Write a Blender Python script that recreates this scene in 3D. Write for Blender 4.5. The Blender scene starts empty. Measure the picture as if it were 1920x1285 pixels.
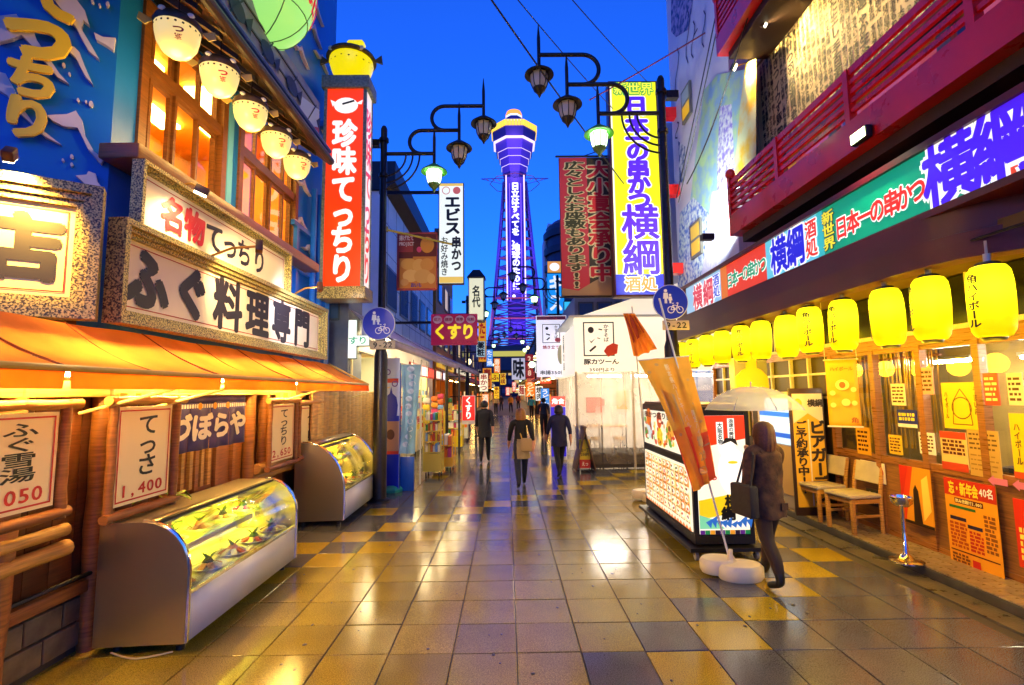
import bpy, bmesh, math, random
from mathutils import Vector, Matrix
R = math.radians
random.seed(7)
sc = bpy.context.scene
COL = sc.collection

# ---------------------------------------------------------------- camera
F_PX, CAM_H = 940.0, 1.9
PITCH, YAW, ROLL = math.atan(93 / 940), math.atan(10 / 940), 0.012
CAM_R = Matrix.Rotation(-YAW, 3, 'Z') @ Matrix.Rotation(math.pi / 2 + PITCH, 3, 'X') @ Matrix.Rotation(-ROLL, 3, 'Z')
CAM_P = Vector((0, 0, CAM_H))
cam = bpy.data.cameras.new('camera')
cam.sensor_width = 36.0
cam.lens = F_PX / 1920 * 36
cam.clip_start, cam.clip_end = 0.05, 3000
cam_ob = bpy.data.objects.new('camera', cam)
COL.objects.link(cam_ob)
cam_ob.matrix_world = Matrix.Translation(CAM_P) @ CAM_R.to_4x4()
sc.camera = cam_ob

# ---------------------------------------------------------------- world: clear sky just after sunset
world = bpy.data.worlds.new('World')
sc.world = world
world.use_nodes = True
nt = world.node_tree
bg = nt.nodes['Background']
sky = nt.nodes.new('ShaderNodeTexSky')
sky.sky_type = 'NISHITA'
sky.sun_disc = False
sky.sun_elevation = R(3.0)
sky.sun_rotation = R(180)
sky.air_density, sky.dust_density, sky.ozone_density = 1.0, 0.0, 6.0
tint = nt.nodes.new('ShaderNodeMix')
tint.data_type, tint.blend_type = 'RGBA', 'MULTIPLY'
tint.inputs[0].default_value = 1.0
tint.inputs[7].default_value = (1.3, 1.12, 2.2, 1)
nt.links.new(sky.outputs[0], tint.inputs[6])
nt.links.new(tint.outputs[2], bg.inputs[0])
bg.inputs[1].default_value = 0.15

# ---------------------------------------------------------------- exposure
sc.view_settings.view_transform = 'Standard'
sc.view_settings.look = 'None'
EXPO = 1.4
sc.view_settings.exposure = EXPO
sc.view_settings.gamma = 1.0
sc.cycles.use_denoising = True
sc.cycles.max_bounces = 6
sc.cycles.diffuse_bounces = 3
sc.cycles.glossy_bounces = 3
sc.cycles.transmission_bounces = 4
sc.cycles.transparent_max_bounces = 12
sc.cycles.sample_clamp_indirect = 4.0
sc.cycles.caustics_reflective = False
sc.cycles.caustics_refractive = False
sc.cycles.blur_glossy = 0.5

# ---------------------------------------------------------------- photo pixels to points (a pixel gives a direction only)
def ray(px, py):
    return CAM_R @ Vector(((px - 960) / F_PX, -(py - 642.5) / F_PX, -1))
def onX(px, py, X):
    d = ray(px, py); return CAM_P + d * (X / d.x)
def onY(px, py, Y):
    d = ray(px, py); return CAM_P + d * (Y / d.y)
def onZ(px, py, Z=0.0):
    d = ray(px, py); return CAM_P + d * ((Z - CAM_H) / d.z)
def onP(px, py, pt, n):
    d = ray(px, py); return CAM_P + d * ((Vector(pt) - CAM_P).dot(n) / d.dot(n))

# ---------------------------------------------------------------- materials
def s2l(v):
    return v / 12.92 if v <= 0.04045 else ((v + 0.055) / 1.055) ** 2.4
def C(h):
    if not isinstance(h, str): return tuple(h)
    h = h.lstrip('#')
    return tuple(s2l(int(h[i:i + 2], 16) / 255) for i in (0, 2, 4))
MATS = {}
def mat(name, col=(.5, .5, .5), rough=.5, metal=0, emit=None, es=0, noise=0, scale=8, bump=0, bscale=40, alpha=None, trans=0,
        coat=0, stretch=None, rand=0, spec=.5):
    """Principled surface; noise varies its own colour (grain, dirt), bump is fine relief, rand varies it from piece to piece."""
    if name in MATS: return MATS[name]
    m = bpy.data.materials.new(name); m.use_nodes = True
    t = m.node_tree; p = t.nodes['Principled BSDF']
    col = C(col)
    p.inputs['Base Color'].default_value = (*col, 1)
    p.inputs['Roughness'].default_value = rough
    p.inputs['Metallic'].default_value = metal
    p.inputs['Specular IOR Level'].default_value = spec
    if coat: p.inputs['Coat Weight'].default_value = coat; p.inputs['Coat Roughness'].default_value = .1
    if trans: p.inputs['Transmission Weight'].default_value = trans
    if alpha is not None: p.inputs['Alpha'].default_value = alpha
    vec = None
    if noise or bump:
        tc = t.nodes.new('ShaderNodeTexCoord'); mp = t.nodes.new('ShaderNodeMapping')
        t.links.new(tc.outputs['Object'], mp.inputs[0])
        mp.inputs['Scale'].default_value = stretch or (1, 1, 1)
        vec = mp.outputs[0]
    last = None
    if noise:
        n = t.nodes.new('ShaderNodeTexNoise'); n.inputs['Scale'].default_value = scale; n.inputs['Detail'].default_value = 5
        t.links.new(vec, n.inputs['Vector'])
        r = t.nodes.new('ShaderNodeMapRange')
        r.inputs[1].default_value, r.inputs[2].default_value = .3, .7
        r.inputs[3].default_value, r.inputs[4].default_value = 1 - noise, 1 + noise
        t.links.new(n.outputs[0], r.inputs[0])
        last = r.outputs[0]
        rr = t.nodes.new('ShaderNodeMapRange')
        rr.inputs[3].default_value, rr.inputs[4].default_value = max(.03, rough - .12), min(1, rough + .12)
        t.links.new(n.outputs[0], rr.inputs[0]); t.links.new(rr.outputs[0], p.inputs['Roughness'])
    if rand:
        oi = t.nodes.new('ShaderNodeObjectInfo'); r2 = t.nodes.new('ShaderNodeMapRange')
        r2.inputs[3].default_value, r2.inputs[4].default_value = 1 - rand, 1 + rand
        t.links.new(oi.outputs['Random'], r2.inputs[0])
        if last is None: last = r2.outputs[0]
        else:
            mu = t.nodes.new('ShaderNodeMath'); mu.operation = 'MULTIPLY'
            t.links.new(last, mu.inputs[0]); t.links.new(r2.outputs[0], mu.inputs[1]); last = mu.outputs[0]
    if last is not None:
        vm = t.nodes.new('ShaderNodeVectorMath'); vm.operation = 'SCALE'
        vm.inputs[0].default_value = col
        t.links.new(last, vm.inputs['Scale']); t.links.new(vm.outputs[0], p.inputs['Base Color'])
    if bump:
        n2 = t.nodes.new('ShaderNodeTexNoise'); n2.inputs['Scale'].default_value = bscale; n2.inputs['Detail'].default_value = 4
        t.links.new(vec, n2.inputs['Vector'])
        b = t.nodes.new('ShaderNodeBump'); b.inputs['Strength'].default_value = bump; b.inputs['Distance'].default_value = .02
        t.links.new(n2.outputs[0], b.inputs['Height']); t.links.new(b.outputs[0], p.inputs['Normal'])
    if emit is not None:
        p.inputs['Emission Color'].default_value = (*C(emit), 1); p.inputs['Emission Strength'].default_value = es
    MATS[name] = m
    return m
def lit(col, es=1.0, rough=.3):
    """backlit acrylic or lamp: gives off light in its own colour"""
    return mat('lit_%s_%g' % (col, es), tuple(.6 * v for v in C(col)), rough, emit=col, es=es / 2 ** EXPO)
def paint(col, rough=.5, **k):
    return mat('paint_%s_%g_%s' % (col, rough, '_'.join('%s%s' % i for i in sorted(k.items()))), col, rough, **k)
def woodmat(name, col, rough=.45, grain=.35, sc_=(2, 2, 30), rand=.12):
    return mat(name, col, rough, noise=grain, scale=2.2, stretch=sc_, bump=.15, bscale=6, rand=rand)
def glass_mat(name='glass', tint_=(1, 1, 1), rough=.02, refl=1.0):
    """thin pane: clear with a mirror reflection by angle"""
    if name in MATS: return MATS[name]
    m = bpy.data.materials.new(name); m.use_nodes = True; t = m.node_tree
    t.nodes.remove(t.nodes['Principled BSDF'])
    o = t.nodes['Material Output']; g = t.nodes.new('ShaderNodeBsdfGlossy'); tr = t.nodes.new('ShaderNodeBsdfTransparent')
    g.inputs['Roughness'].default_value = rough; tr.inputs[0].default_value = (*tint_, 1)
    lw_ = t.nodes.new('ShaderNodeLayerWeight'); lw_.inputs[0].default_value = .5
    pw = t.nodes.new('ShaderNodeMath'); pw.operation = 'POWER'; pw.inputs[1].default_value = 4.0
    ml = t.nodes.new('ShaderNodeMath'); ml.operation = 'MULTIPLY_ADD'; ml.inputs[1].default_value = .8 * refl; ml.inputs[2].default_value = .04 * refl
    mx = t.nodes.new('ShaderNodeMixShader')
    t.links.new(lw_.outputs['Facing'], pw.inputs[0]); t.links.new(pw.outputs[0], ml.inputs[0]); t.links.new(ml.outputs[0], mx.inputs[0])
    t.links.new(tr.outputs[0], mx.inputs[1]); t.links.new(g.outputs[0], mx.inputs[2]); t.links.new(mx.outputs[0], o.inputs[0])
    MATS[name] = m
    return m
def sheet_mat(name, col, opacity=.5, rough=.4, transl=.5):
    """translucent cloth or film"""
    if name in MATS: return MATS[name]
    m = bpy.data.materials.new(name); m.use_nodes = True; t = m.node_tree
    p = t.nodes['Principled BSDF']; o = t.nodes['Material Output']
    p.inputs['Base Color'].default_value = (*C(col), 1); p.inputs['Roughness'].default_value = rough
    tl = t.nodes.new('ShaderNodeBsdfTranslucent'); tl.inputs[0].default_value = (*C(col), 1)
    geo = t.nodes.new('ShaderNodeNewGeometry'); n = t.nodes.new('ShaderNodeTexNoise'); n.inputs['Scale'].default_value = 2.2; n.inputs['Detail'].default_value = 6
    r = t.nodes.new('ShaderNodeMapRange'); r.inputs[1].default_value, r.inputs[2].default_value, r.inputs[3].default_value, r.inputs[4].default_value = .3, .7, .72, 1.12
    vm = t.nodes.new('ShaderNodeVectorMath'); vm.operation = 'SCALE'; vm.inputs[0].default_value = C(col)
    t.links.new(geo.outputs['Position'], n.inputs['Vector']); t.links.new(n.outputs[0], r.inputs[0]); t.links.new(r.outputs[0], vm.inputs['Scale'])
    t.links.new(vm.outputs[0], p.inputs['Base Color']); t.links.new(vm.outputs[0], tl.inputs[0])
    tr = t.nodes.new('ShaderNodeBsdfTransparent')
    a = t.nodes.new('ShaderNodeMixShader'); a.inputs[0].default_value = transl
    b = t.nodes.new('ShaderNodeMixShader'); b.inputs[0].default_value = opacity
    t.links.new(p.outputs[0], a.inputs[1]); t.links.new(tl.outputs[0], a.inputs[2])
    t.links.new(tr.outputs[0], b.inputs[1]); t.links.new(a.outputs[0], b.inputs[2]); t.links.new(b.outputs[0], o.inputs[0])
    MATS[name] = m
    return m

# ---------------------------------------------------------------- mesh builder
class MB:
    def __init__(s): s.v = []; s.f = []; s.sm = False
    def add(s, vs, fs, M=None):
        o = len(s.v)
        s.v += [tuple(M @ Vector(v)) if M is not None else tuple(v) for v in vs]
        s.f += [tuple(i + o for i in f) for f in fs]
        return s
    def box(s, x0, x1, y0, y1, z0, z1, M=None):
        return s.add([(x, y, z) for z in (z0, z1) for y in (y0, y1) for x in (x0, x1)],
                     [(0, 2, 3, 1), (4, 5, 7, 6), (0, 1, 5, 4), (2, 6, 7, 3), (0, 4, 6, 2), (1, 3, 7, 5)], M)
    def bbox(s, x0, x1, y0, y1, z0, z1, b=.01, M=None):
        """box with bevelled edges"""
        bm = bmesh.new(); bmesh.ops.create_cube(bm, size=1)
        for v in bm.verts:
            v.co = Vector((x0 if v.co.x < 0 else x1, y0 if v.co.y < 0 else y1, z0 if v.co.z < 0 else z1))
        bmesh.ops.bevel(bm, geom=bm.edges[:], offset=b, segments=2, affect='EDGES', profile=.5)
        bm.verts.index_update()
        s.add([v.co.copy() for v in bm.verts], [tuple(v.index for v in f.verts) for f in bm.faces], M)
        bm.free(); return s
    def tube(s, pts, r, n=10, caps=True, M=None):
        pts = [Vector(p) for p in pts]; m = len(pts)
        rs = r if isinstance(r, (list, tuple)) else [r] * m
        vs = []; fs = []; up = None
        for i, p in enumerate(pts):
            d = (pts[min(i + 1, m - 1)] - pts[max(i - 1, 0)]).normalized()
            if up is None:
                up = Vector((0, 0, 1)) if abs(d.z) < .9 else Vector((1, 0, 0))
            a = d.cross(up)
            if a.length < 1e-6: a = d.orthogonal()
            a.normalize(); b = a.cross(d).normalized(); up = b
            for k in range(n):
                t = 2 * math.pi * k / n
                vs.append(p + (a * math.cos(t) + b * math.sin(t)) * rs[i])
        for i in range(m - 1):
            for k in range(n):
                k2 = (k + 1) % n
                fs.append((i * n + k, i * n + k2, (i + 1) * n + k2, (i + 1) * n + k))
        if caps:
            fs.append(tuple(range(n - 1, -1, -1))); fs.append(tuple((m - 1) * n + k for k in range(n)))
        return s.add(vs, fs, M)
    def lathe(s, prof, n=20, M=None, sq=None, a0=0.0):
        vs = []; fs = []
        for (r, z) in prof:
            for k in range(n):
                t = 2 * math.pi * k / n + a0
                vs.append((r * math.cos(t), r * math.sin(t), z))
        m = len(prof)
        for i in range(m - 1):
            for k in range(n):
                k2 = (k + 1) % n
                fs.append((i * n + k, i * n + k2, (i + 1) * n + k2, (i + 1) * n + k))
        if prof[0][0] > 1e-5: fs.append(tuple(range(n - 1, -1, -1)))
        if prof[-1][0] > 1e-5: fs.append(tuple((m - 1) * n + k for k in range(n)))
        return s.add(vs, fs, M)
    def prism(s, poly, y0, y1, M=None):
        """polygon in local x,z given thickness along y"""
        n = len(poly)
        vs = [(x, y0, z) for x, z in poly] + [(x, y1, z) for x, z in poly]
        fs = [tuple(range(n)), tuple(range(2 * n - 1, n - 1, -1))] + [(i, i + n, (i + 1) % n + n, (i + 1) % n) for i in range(n)]
        return s.add(vs, fs, M)
    def grid(s, fn, nu, nv, thick=0):
        vs = [fn(u / nu, v / nv) for v in range(nv + 1) for u in range(nu + 1)]
        fs = [(v * (nu + 1) + u, v * (nu + 1) + u + 1, (v + 1) * (nu + 1) + u + 1, (v + 1) * (nu + 1) + u) for v in range(nv) for u in range(nu)]
        return s.add(vs, fs)
    def mesh(s, name, m=None, smooth=None):
        me = bpy.data.meshes.new(name)
        me.from_pydata([tuple(v) for v in s.v], [], s.f)
        if m is not None: me.materials.append(m)
        bm = bmesh.new(); bm.from_mesh(me)
        bmesh.ops.recalc_face_normals(bm, faces=bm.faces[:])
        if smooth:
            for f in bm.faces: f.smooth = True
            for e in bm.edges:
                if len(e.link_faces) == 2 and e.calc_face_angle(0) > R(smooth): e.smooth = False
        bm.to_mesh(me); bm.free()
        return me
    def obj(s, name, m, parent=None, smooth=35, **tags):
        o = bpy.data.objects.new(name, s.mesh(name, m, smooth))
        COL.objects.link(o)
        if parent is not None: o.parent = parent
        for k, v in tags.items(): o[k] = v
        return o
def thing(name, label, cat, loc=(0, 0, 0), rot=0, group=None):
    o = bpy.data.objects.new(name, None); COL.objects.link(o)
    o.location = loc; o.rotation_euler = (0, 0, rot); o.empty_display_size = .1
    o['label'] = label; o['category'] = cat
    if group: o['group'] = group
    return o
def box(parent, name, m, x0, x1, y0, y1, z0, z1, b=0, **k):
    mb = MB()
    (mb.bbox(x0, x1, y0, y1, z0, z1, b) if b else mb.box(x0, x1, y0, y1, z0, z1))
    return mb.obj(name, m, parent, **k)
def copy_tree(o, parent=None, **tags):
    c = o.copy(); COL.objects.link(c); c.parent = parent
    for k, v in tags.items(): c[k] = v
    for ch in list(o.children): copy_tree(ch, c)
    return c
def solidify(o, t):
    md = o.modifiers.new('solid', 'SOLIDIFY'); md.thickness = t; md.offset = 0
    return o
def lamp(name, kind, loc, energy, col, parent=None, size=.2, aim=None, spot=80, sy=None):
    l = bpy.data.lights.new(name, kind); l.energy = energy * 2.0; l.color = C(col)
    if kind == 'AREA':
        l.size = size
        if sy: l.shape = 'RECTANGLE'; l.size_y = sy
    elif kind in ('POINT', 'SPOT'): l.shadow_soft_size = size
    if kind == 'SPOT': l.spot_size = R(spot); l.spot_blend = .8
    o = bpy.data.objects.new(name, l); COL.objects.link(o); o.location = loc
    if aim is not None:
        o.rotation_euler = (Vector(aim) - Vector(loc)).to_track_quat('-Z', 'Y').to_euler()
    if parent is not None: o.parent = parent
    return o

# ---------------------------------------------------------------- lettering
WORK = bpy.data.scenes.new('workbench')     # a small side scene for evaluating one object at a time; removed at the end
def evaluated(o):
    WORK.collection.objects.link(o)
    with bpy.context.temp_override(scene=WORK, view_layer=WORK.view_layers[0]):
        dg = bpy.context.evaluated_depsgraph_get(); dg.update()
        me = bpy.data.meshes.new_from_object(o.evaluated_get(dg))
    WORK.collection.objects.unlink(o)
    return me
_G = {}
def _glyph(ch):
    if ch in _G: return _G[ch]
    cu = bpy.data.curves.new('g', 'FONT'); cu.body = ch; cu.size = 1; cu.resolution_u = 3
    o = bpy.data.objects.new('g', cu)
    me = evaluated(o)
    vs = [(v.co.x, v.co.y) for v in me.vertices]; fs = [tuple(p.vertices) for p in me.polygons]
    bpy.data.objects.remove(o); bpy.data.curves.remove(cu); bpy.data.meshes.remove(me)
    if vs:
        xs = [a for a, _ in vs]; ys = [b for _, b in vs]; bb = (min(xs), max(xs), min(ys), max(ys))
    else: bb = (0, .3, 0, .3)
    _G[ch] = (vs, fs, bb)
    return _G[ch]
_ref = _glyph('国')[2]
EM = (_ref[1] - _ref[0]) / .86
EMC = ((_ref[0] + _ref[1]) / 2, (_ref[2] + _ref[3]) / 2)
SMALL = 'っゃゅょァィゥェォッャュョ'
class Ink:
    """characters laid on a face in local x (right) and z (up), front towards -y; one mesh of print"""
    N = [0]
    def __init__(s): s.mb = MB(); s.k = 0
    def lift(s): Ink.N[0] = (Ink.N[0] + 1) % 31; return Ink.N[0] * .0001
    def char(s, ch, cx, cz, w, h, y=-.004, bold=0, rot=0, shear=0):
        vs, fs, bb = _glyph(ch)
        if not fs: return s
        asc = ord(ch) < 0x2000
        ox = (bb[0] + bb[1]) / 2 if asc else EMC[0]
        oy = EMC[1] if not asc else _glyph('0')[2][3] / 2
        offs = [(0, 0)] + ([(bold * math.cos(a), bold * math.sin(a)) for a in [i * math.pi / 4 for i in range(8)]] if bold else [])
        for (dx, dy) in offs:
            yy = y - s.lift()
            out = []
            for (x, z) in vs:
                u, v = (x - ox) / EM + dx, (z - oy) / EM + dy
                if rot: u, v = (v, -u) if rot == 90 else (u * math.cos(rot) - v * math.sin(rot), u * math.sin(rot) + v * math.cos(rot))
                u += shear * v
                out.append((cx + u * w, yy, cz + v * h))
            s.mb.add(out, fs)
        return s
    def row(s, txt, x0, x1, cz, h, y=-.004, bold=0, shear=0):
        adv = [.6 if ord(c) < 0x2000 else 1 for c in txt]
        w = (x1 - x0) / sum(adv); x = x0
        for c, a in zip(txt, adv):
            s.char(c, x + a * w / 2, cz, w, h, y, bold, shear=shear); x += a * w
        return s
    def col(s, txt, cx, z1, z0, w, y=-.004, bold=0, shear=0):
        adv = [.8 if c in SMALL else 1 for c in txt]
        h = (z1 - z0) / sum(adv); z = z1
        for c, a in zip(txt, adv):
            s.char(c, cx, z - a * h / 2, w, h, y, bold, 90 if c in 'ー-' else 0, shear=shear); z -= a * h
        return s
    def rect(s, x0, x1, z0, z1, y=-.003):
        yy = y - s.lift()
        s.mb.add([(x0, yy, z0), (x1, yy, z0), (x1, yy, z1), (x0, yy, z1)], [(0, 1, 2, 3)]); return s
    def border(s, x0, x1, z0, z1, t, y=-.003):
        for a in ((x0, x1, z0, z0 + t), (x0, x1, z1 - t, z1), (x0, x0 + t, z0 + t, z1 - t), (x1 - t, x1, z0 + t, z1 - t)): s.rect(*a, y)
        return s
    def poly(s, pts, y=-.003):
        yy = y - s.lift()
        s.mb.add([(x, yy, z) for x, z in pts], [tuple(range(len(pts)))]); return s
    def disc(s, cx, cz, rx, rz=None, y=-.003, n=20):
        rz = rz or rx
        return s.poly([(cx + rx * math.cos(2 * math.pi * i / n), cz + rz * math.sin(2 * math.pi * i / n)) for i in range(n)], y)
    def ring(s, cx, cz, r, t, y=-.003, n=24):
        yy = y - s.lift()
        vs = []; fs = []
        for i in range(n):
            a = 2 * math.pi * i / n
            vs += [(cx + r * math.cos(a), yy, cz + r * math.sin(a)), (cx + (r - t) * math.cos(a), yy, cz + (r - t) * math.sin(a))]
        for i in range(n):
            j = (i + 1) % n; fs.append((2 * i, 2 * j, 2 * j + 1, 2 * i + 1))
        s.mb.add(vs, fs); return s
    def line(s, pts, t, y=-.003):
        for (a, b) in zip(pts, pts[1:]):
            d = Vector((b[0] - a[0], b[1] - a[1])); L = d.length or 1; n = Vector((-d.y, d.x)) / L * t / 2
            s.poly([(a[0] + n.x, a[1] + n.y), (b[0] + n.x, b[1] + n.y), (b[0] - n.x, b[1] - n.y), (a[0] - n.x, a[1] - n.y)], y)
        return s
    def obj(s, m, parent, name='lettering', M=None):
        if not s.mb.v: return None
        if M is not None: s.mb.v = [tuple(M @ Vector(v)) for v in s.mb.v]
        me = bpy.data.meshes.new(name); me.from_pydata([tuple(v) for v in s.mb.v], [], s.mb.f); me.materials.append(m)
        o = bpy.data.objects.new(name, me); COL.objects.link(o); o.parent = parent
        return o
LEFT, RIGHT, FRONT = R(90), R(-90), 0.0      # which way a face on the left row, the right row or across the street looks
BLACK = paint('#0b0a0c', .45)
IRON = mat('iron', (.018, .014, .016), .35, metal=.3, noise=.3, scale=20)
# ================================================================ ground and street
def structure(o): o['kind'] = 'structure'; return o
structure(box(None, 'ground', mat('asphalt', (.045, .043, .042), .6, noise=.3, scale=3), -700, 700, -30, 1600, -.3, -.03))
T = (onZ(1248.2, 1285).x - onZ(572.2, 1285).x) / 5           # paving tile pitch from the joints
TX = onZ(971.5, 1285).x
TY = onZ(850, 1226).y
def wet(name, col, rough=.11):
    m = mat(name, col, rough, noise=.12, scale=2.0, bump=.0, rand=.14)
    t = m.node_tree; p = t.nodes['Principled BSDF']
    tc = t.nodes.new('ShaderNodeTexCoord')
    geo = t.nodes.new('ShaderNodeNewGeometry')
    n = t.nodes.new('ShaderNodeTexNoise'); n.inputs['Scale'].default_value = 55; n.inputs['Detail'].default_value = 3
    t.links.new(geo.outputs['Position'], n.inputs['Vector'])
    n3 = t.nodes.new('ShaderNodeTexNoise'); n3.inputs['Scale'].default_value = 1.3; n3.inputs['Detail'].default_value = 2
    t.links.new(geo.outputs['Position'], n3.inputs['Vector'])
    b = t.nodes.new('ShaderNodeBump'); b.inputs['Strength'].default_value = .16; b.inputs['Distance'].default_value = .005
    t.links.new(n.outputs[0], b.inputs['Height']); t.links.new(b.outputs[0], p.inputs['Normal'])
    r = t.nodes.new('ShaderNodeMapRange'); r.inputs[1].default_value, r.inputs[2].default_value = .25, .75
    r.inputs[3].default_value, r.inputs[4].default_value = rough - .09, rough + .15
    t.links.new(n3.outputs[0], r.inputs[0]); t.links.new(r.outputs[0], p.inputs['Roughness'])
    # stone speckle in the tile's own colour
    base = p.inputs['Base Color'].links[0].from_socket
    sp = t.nodes.new('ShaderNodeTexNoise'); sp.inputs['Scale'].default_value = 130; sp.inputs['Detail'].default_value = 2
    t.links.new(geo.outputs['Position'], sp.inputs['Vector'])
    sr = t.nodes.new('ShaderNodeMapRange'); sr.inputs[1].default_value, sr.inputs[2].default_value = .35, .65
    sr.inputs[3].default_value, sr.inputs[4].default_value = .6, 1.4
    t.links.new(sp.outputs[0], sr.inputs[0])
    vm = t.nodes.new('ShaderNodeVectorMath'); vm.operation = 'SCALE'
    t.links.new(base, vm.inputs[0]); t.links.new(sr.outputs[0], vm.inputs['Scale']); t.links.new(vm.outputs[0], p.inputs['Base Color'])
    return m
TAN, YEL, GRY = wet('tile_tan', (.235, .17, .022)), wet('tile_yellow', (.33, .22, .012)), wet('tile_grey', (.075, .072, .075))
street = structure(box(None, 'street', mat('joint_sand', (.06, .05, .04), .7), -4.2, 3.94, -4, 60, -.05, -.012))
tm = MB().bbox(-T / 2 + .004, T / 2 - .004, -T / 2 + .004, T / 2 - .004, -.03, 0, .004).mesh('paving_tile', TAN)
ci0, ci1 = math.floor((-3.3 - TX) / T), math.ceil((3.92 - TX) / T) - 1
def tile_mat(c, r):
    X, Y = TX + (c + .5) * T, TY + (r + .5) * T
    d = r - c
    dR, dL = -2, 10
    if dR < d < dL:
        return YEL if (d == dL - 1 and r < 6) else TAN
    if d in (dR, dL): return GRY
    if d in (dR - 1, dL + 1): return YEL
    if d in (dL + 2,): return GRY
    if d > dL + 3 and (r * 3 + c) % 11 == 0: return YEL
    return GRY
cnt = 0
rest = bpy.data.meshes.new('paving'); rv = []; rf = []; rmi = []
for r in range(-4, 80):
    for c in range(ci0, ci1 + 1):
        X = TX + (c + .5) * T; Y = TY + (r + .5) * T - X * .012
        if X + T / 2 > 3.93 or Y < 2.55: continue
        m = tile_mat(c, r)
        if cnt < 300:
            o = bpy.data.objects.new('paving_tile', tm); COL.objects.link(o); o.parent = street
            o.location = (X + random.uniform(-.0015, .0015), Y + random.uniform(-.0015, .0015), random.uniform(-.002, .002)); o.rotation_euler = (R(random.uniform(-.12, .12)), R(random.uniform(-.12, .12)), R(random.uniform(-.35, .35)))
            o.material_slots[0].link = 'OBJECT'; o.material_slots[0].material = m
            cnt += 1
        else:
            k = len(rv); h = T / 2 - .004
            rv += [(X - h, Y - h, 0), (X + h, Y - h, 0), (X + h, Y + h, 0), (X - h, Y + h, 0)]
            rf.append((k, k + 1, k + 2, k + 3)); rmi.append([TAN, YEL, GRY].index(m))
rest.from_pydata(rv, [], rf)
for m in (TAN, YEL, GRY): rest.materials.append(m)
for p, i in zip(rest.polygons, rmi): p.material_index = i
ro = bpy.data.objects.new('paving', rest); COL.objects.link(ro); ro.parent = street; ro['kind'] = 'stuff'
# dark gum spots and leaves trodden into the paving
gm = MB()
for _ in range(130):
    x, y = random.uniform(-2.2, 3.6), random.uniform(2.9, 8); q = random.uniform(.005, .022)
    gm.lathe([(q, .0012), (q * .7, .004), (0, .0045)], 7, Matrix.Translation((x, y, .001)) @ Matrix.Scale(random.uniform(.5, 1), 4, (1, 0, 0)))
go = gm.obj('gum_spots', mat('gum', (.03, .022, .02), .6), street); go['kind'] = 'stuff'
# gutter strip and step in front of the right-hand shop
gut = structure(box(None, 'gutter', mat('gutter_stone', (.1, .085, .06), .3, noise=.5, scale=4, bump=.2), 3.945, 4.195, -2, 12, -.05, .004))
step = structure(box(None, 'pavement_step', mat('step_edge', (.05, .045, .04), .5, noise=.3), 4.2, 4.86, -2, 12.2, -.05, .088, b=.012))
st = .151
for mshade, nm in (((.33, .25, .13), 'a'), ((.27, .2, .1), 'b')): mat('step_tile_' + nm, mshade, .3, noise=.25, scale=9, bump=.1, rand=.15)
stm = MB().bbox(-st / 2 + .003, st / 2 - .003, -st / 2 + .003, st / 2 - .003, 0, .014, .003).mesh('step_tile', MATS['step_tile_a'])
for j in range(46):
    for i in range(4):
        o = bpy.data.objects.new('step_tile', stm); COL.objects.link(o); o.parent = step
        o.location = (4.29 + i * st, 3.2 + j * st, .087 + random.uniform(0, .001))
        if (i * 7 + j * 3) % 5 < 2: o.material_slots[0].link = 'OBJECT'; o.material_slots[0].material = MATS['step_tile_b']

# ================================================================ left row: blowfish restaurant
XW = -3.25                                                   # lower wall
def yx(px, X): return onX(px, 700, X).y
BLUE = mat('blue_paint', C('#0c63cc'), .4, noise=.18, scale=1.2, bump=.08, bscale=12)
DKW = woodmat('dark_wood', (.10, .03, .012)); MDW = woodmat('mid_wood', (.28, .10, .025)); LTW = woodmat('light_wood', (.52, .30, .09), sc_=(2, 2, 14))
LOG = woodmat('log_wood', (.20, .07, .02), rough=.5)
HON = woodmat('honey_wood', (.50, .25, .06))
XB = -3.2
rest_b = thing('restaurant', 'blue two-storey restaurant with wave reliefs, wooden windows and a low orange awning', 'building', (XB, 0, 0), LEFT)
# local: x = world Y, y = -(world X - XB)
def LX(X): return XB - X
w1a, w1b, w2a, w2b = yx(213, XB), yx(402, XB), yx(428, XB), yx(546, XB)
ZW0, ZW1, ZTOP, YEND = 3.92, 5.45, 11.5, 9.0
CY = yx(214, -3.05) - .0                                     # the wall's corner
mb = MB()
mb.box(CY, YEND, 0, .15, 2.2, ZW0); mb.box(CY, YEND, 0, .15, ZW1, ZTOP)
mb.box(CY, w1a + .06, 0, .15, ZW0, ZW1); mb.box(w1b, w2a, 0, .15, ZW0, ZW1); mb.box(w2b, YEND, 0, .15, ZW0, ZW1)
mb.box(YEND - .15, YEND, .15, 5, 0, ZTOP)
mb.obj('wall', BLUE, rest_b)
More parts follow.
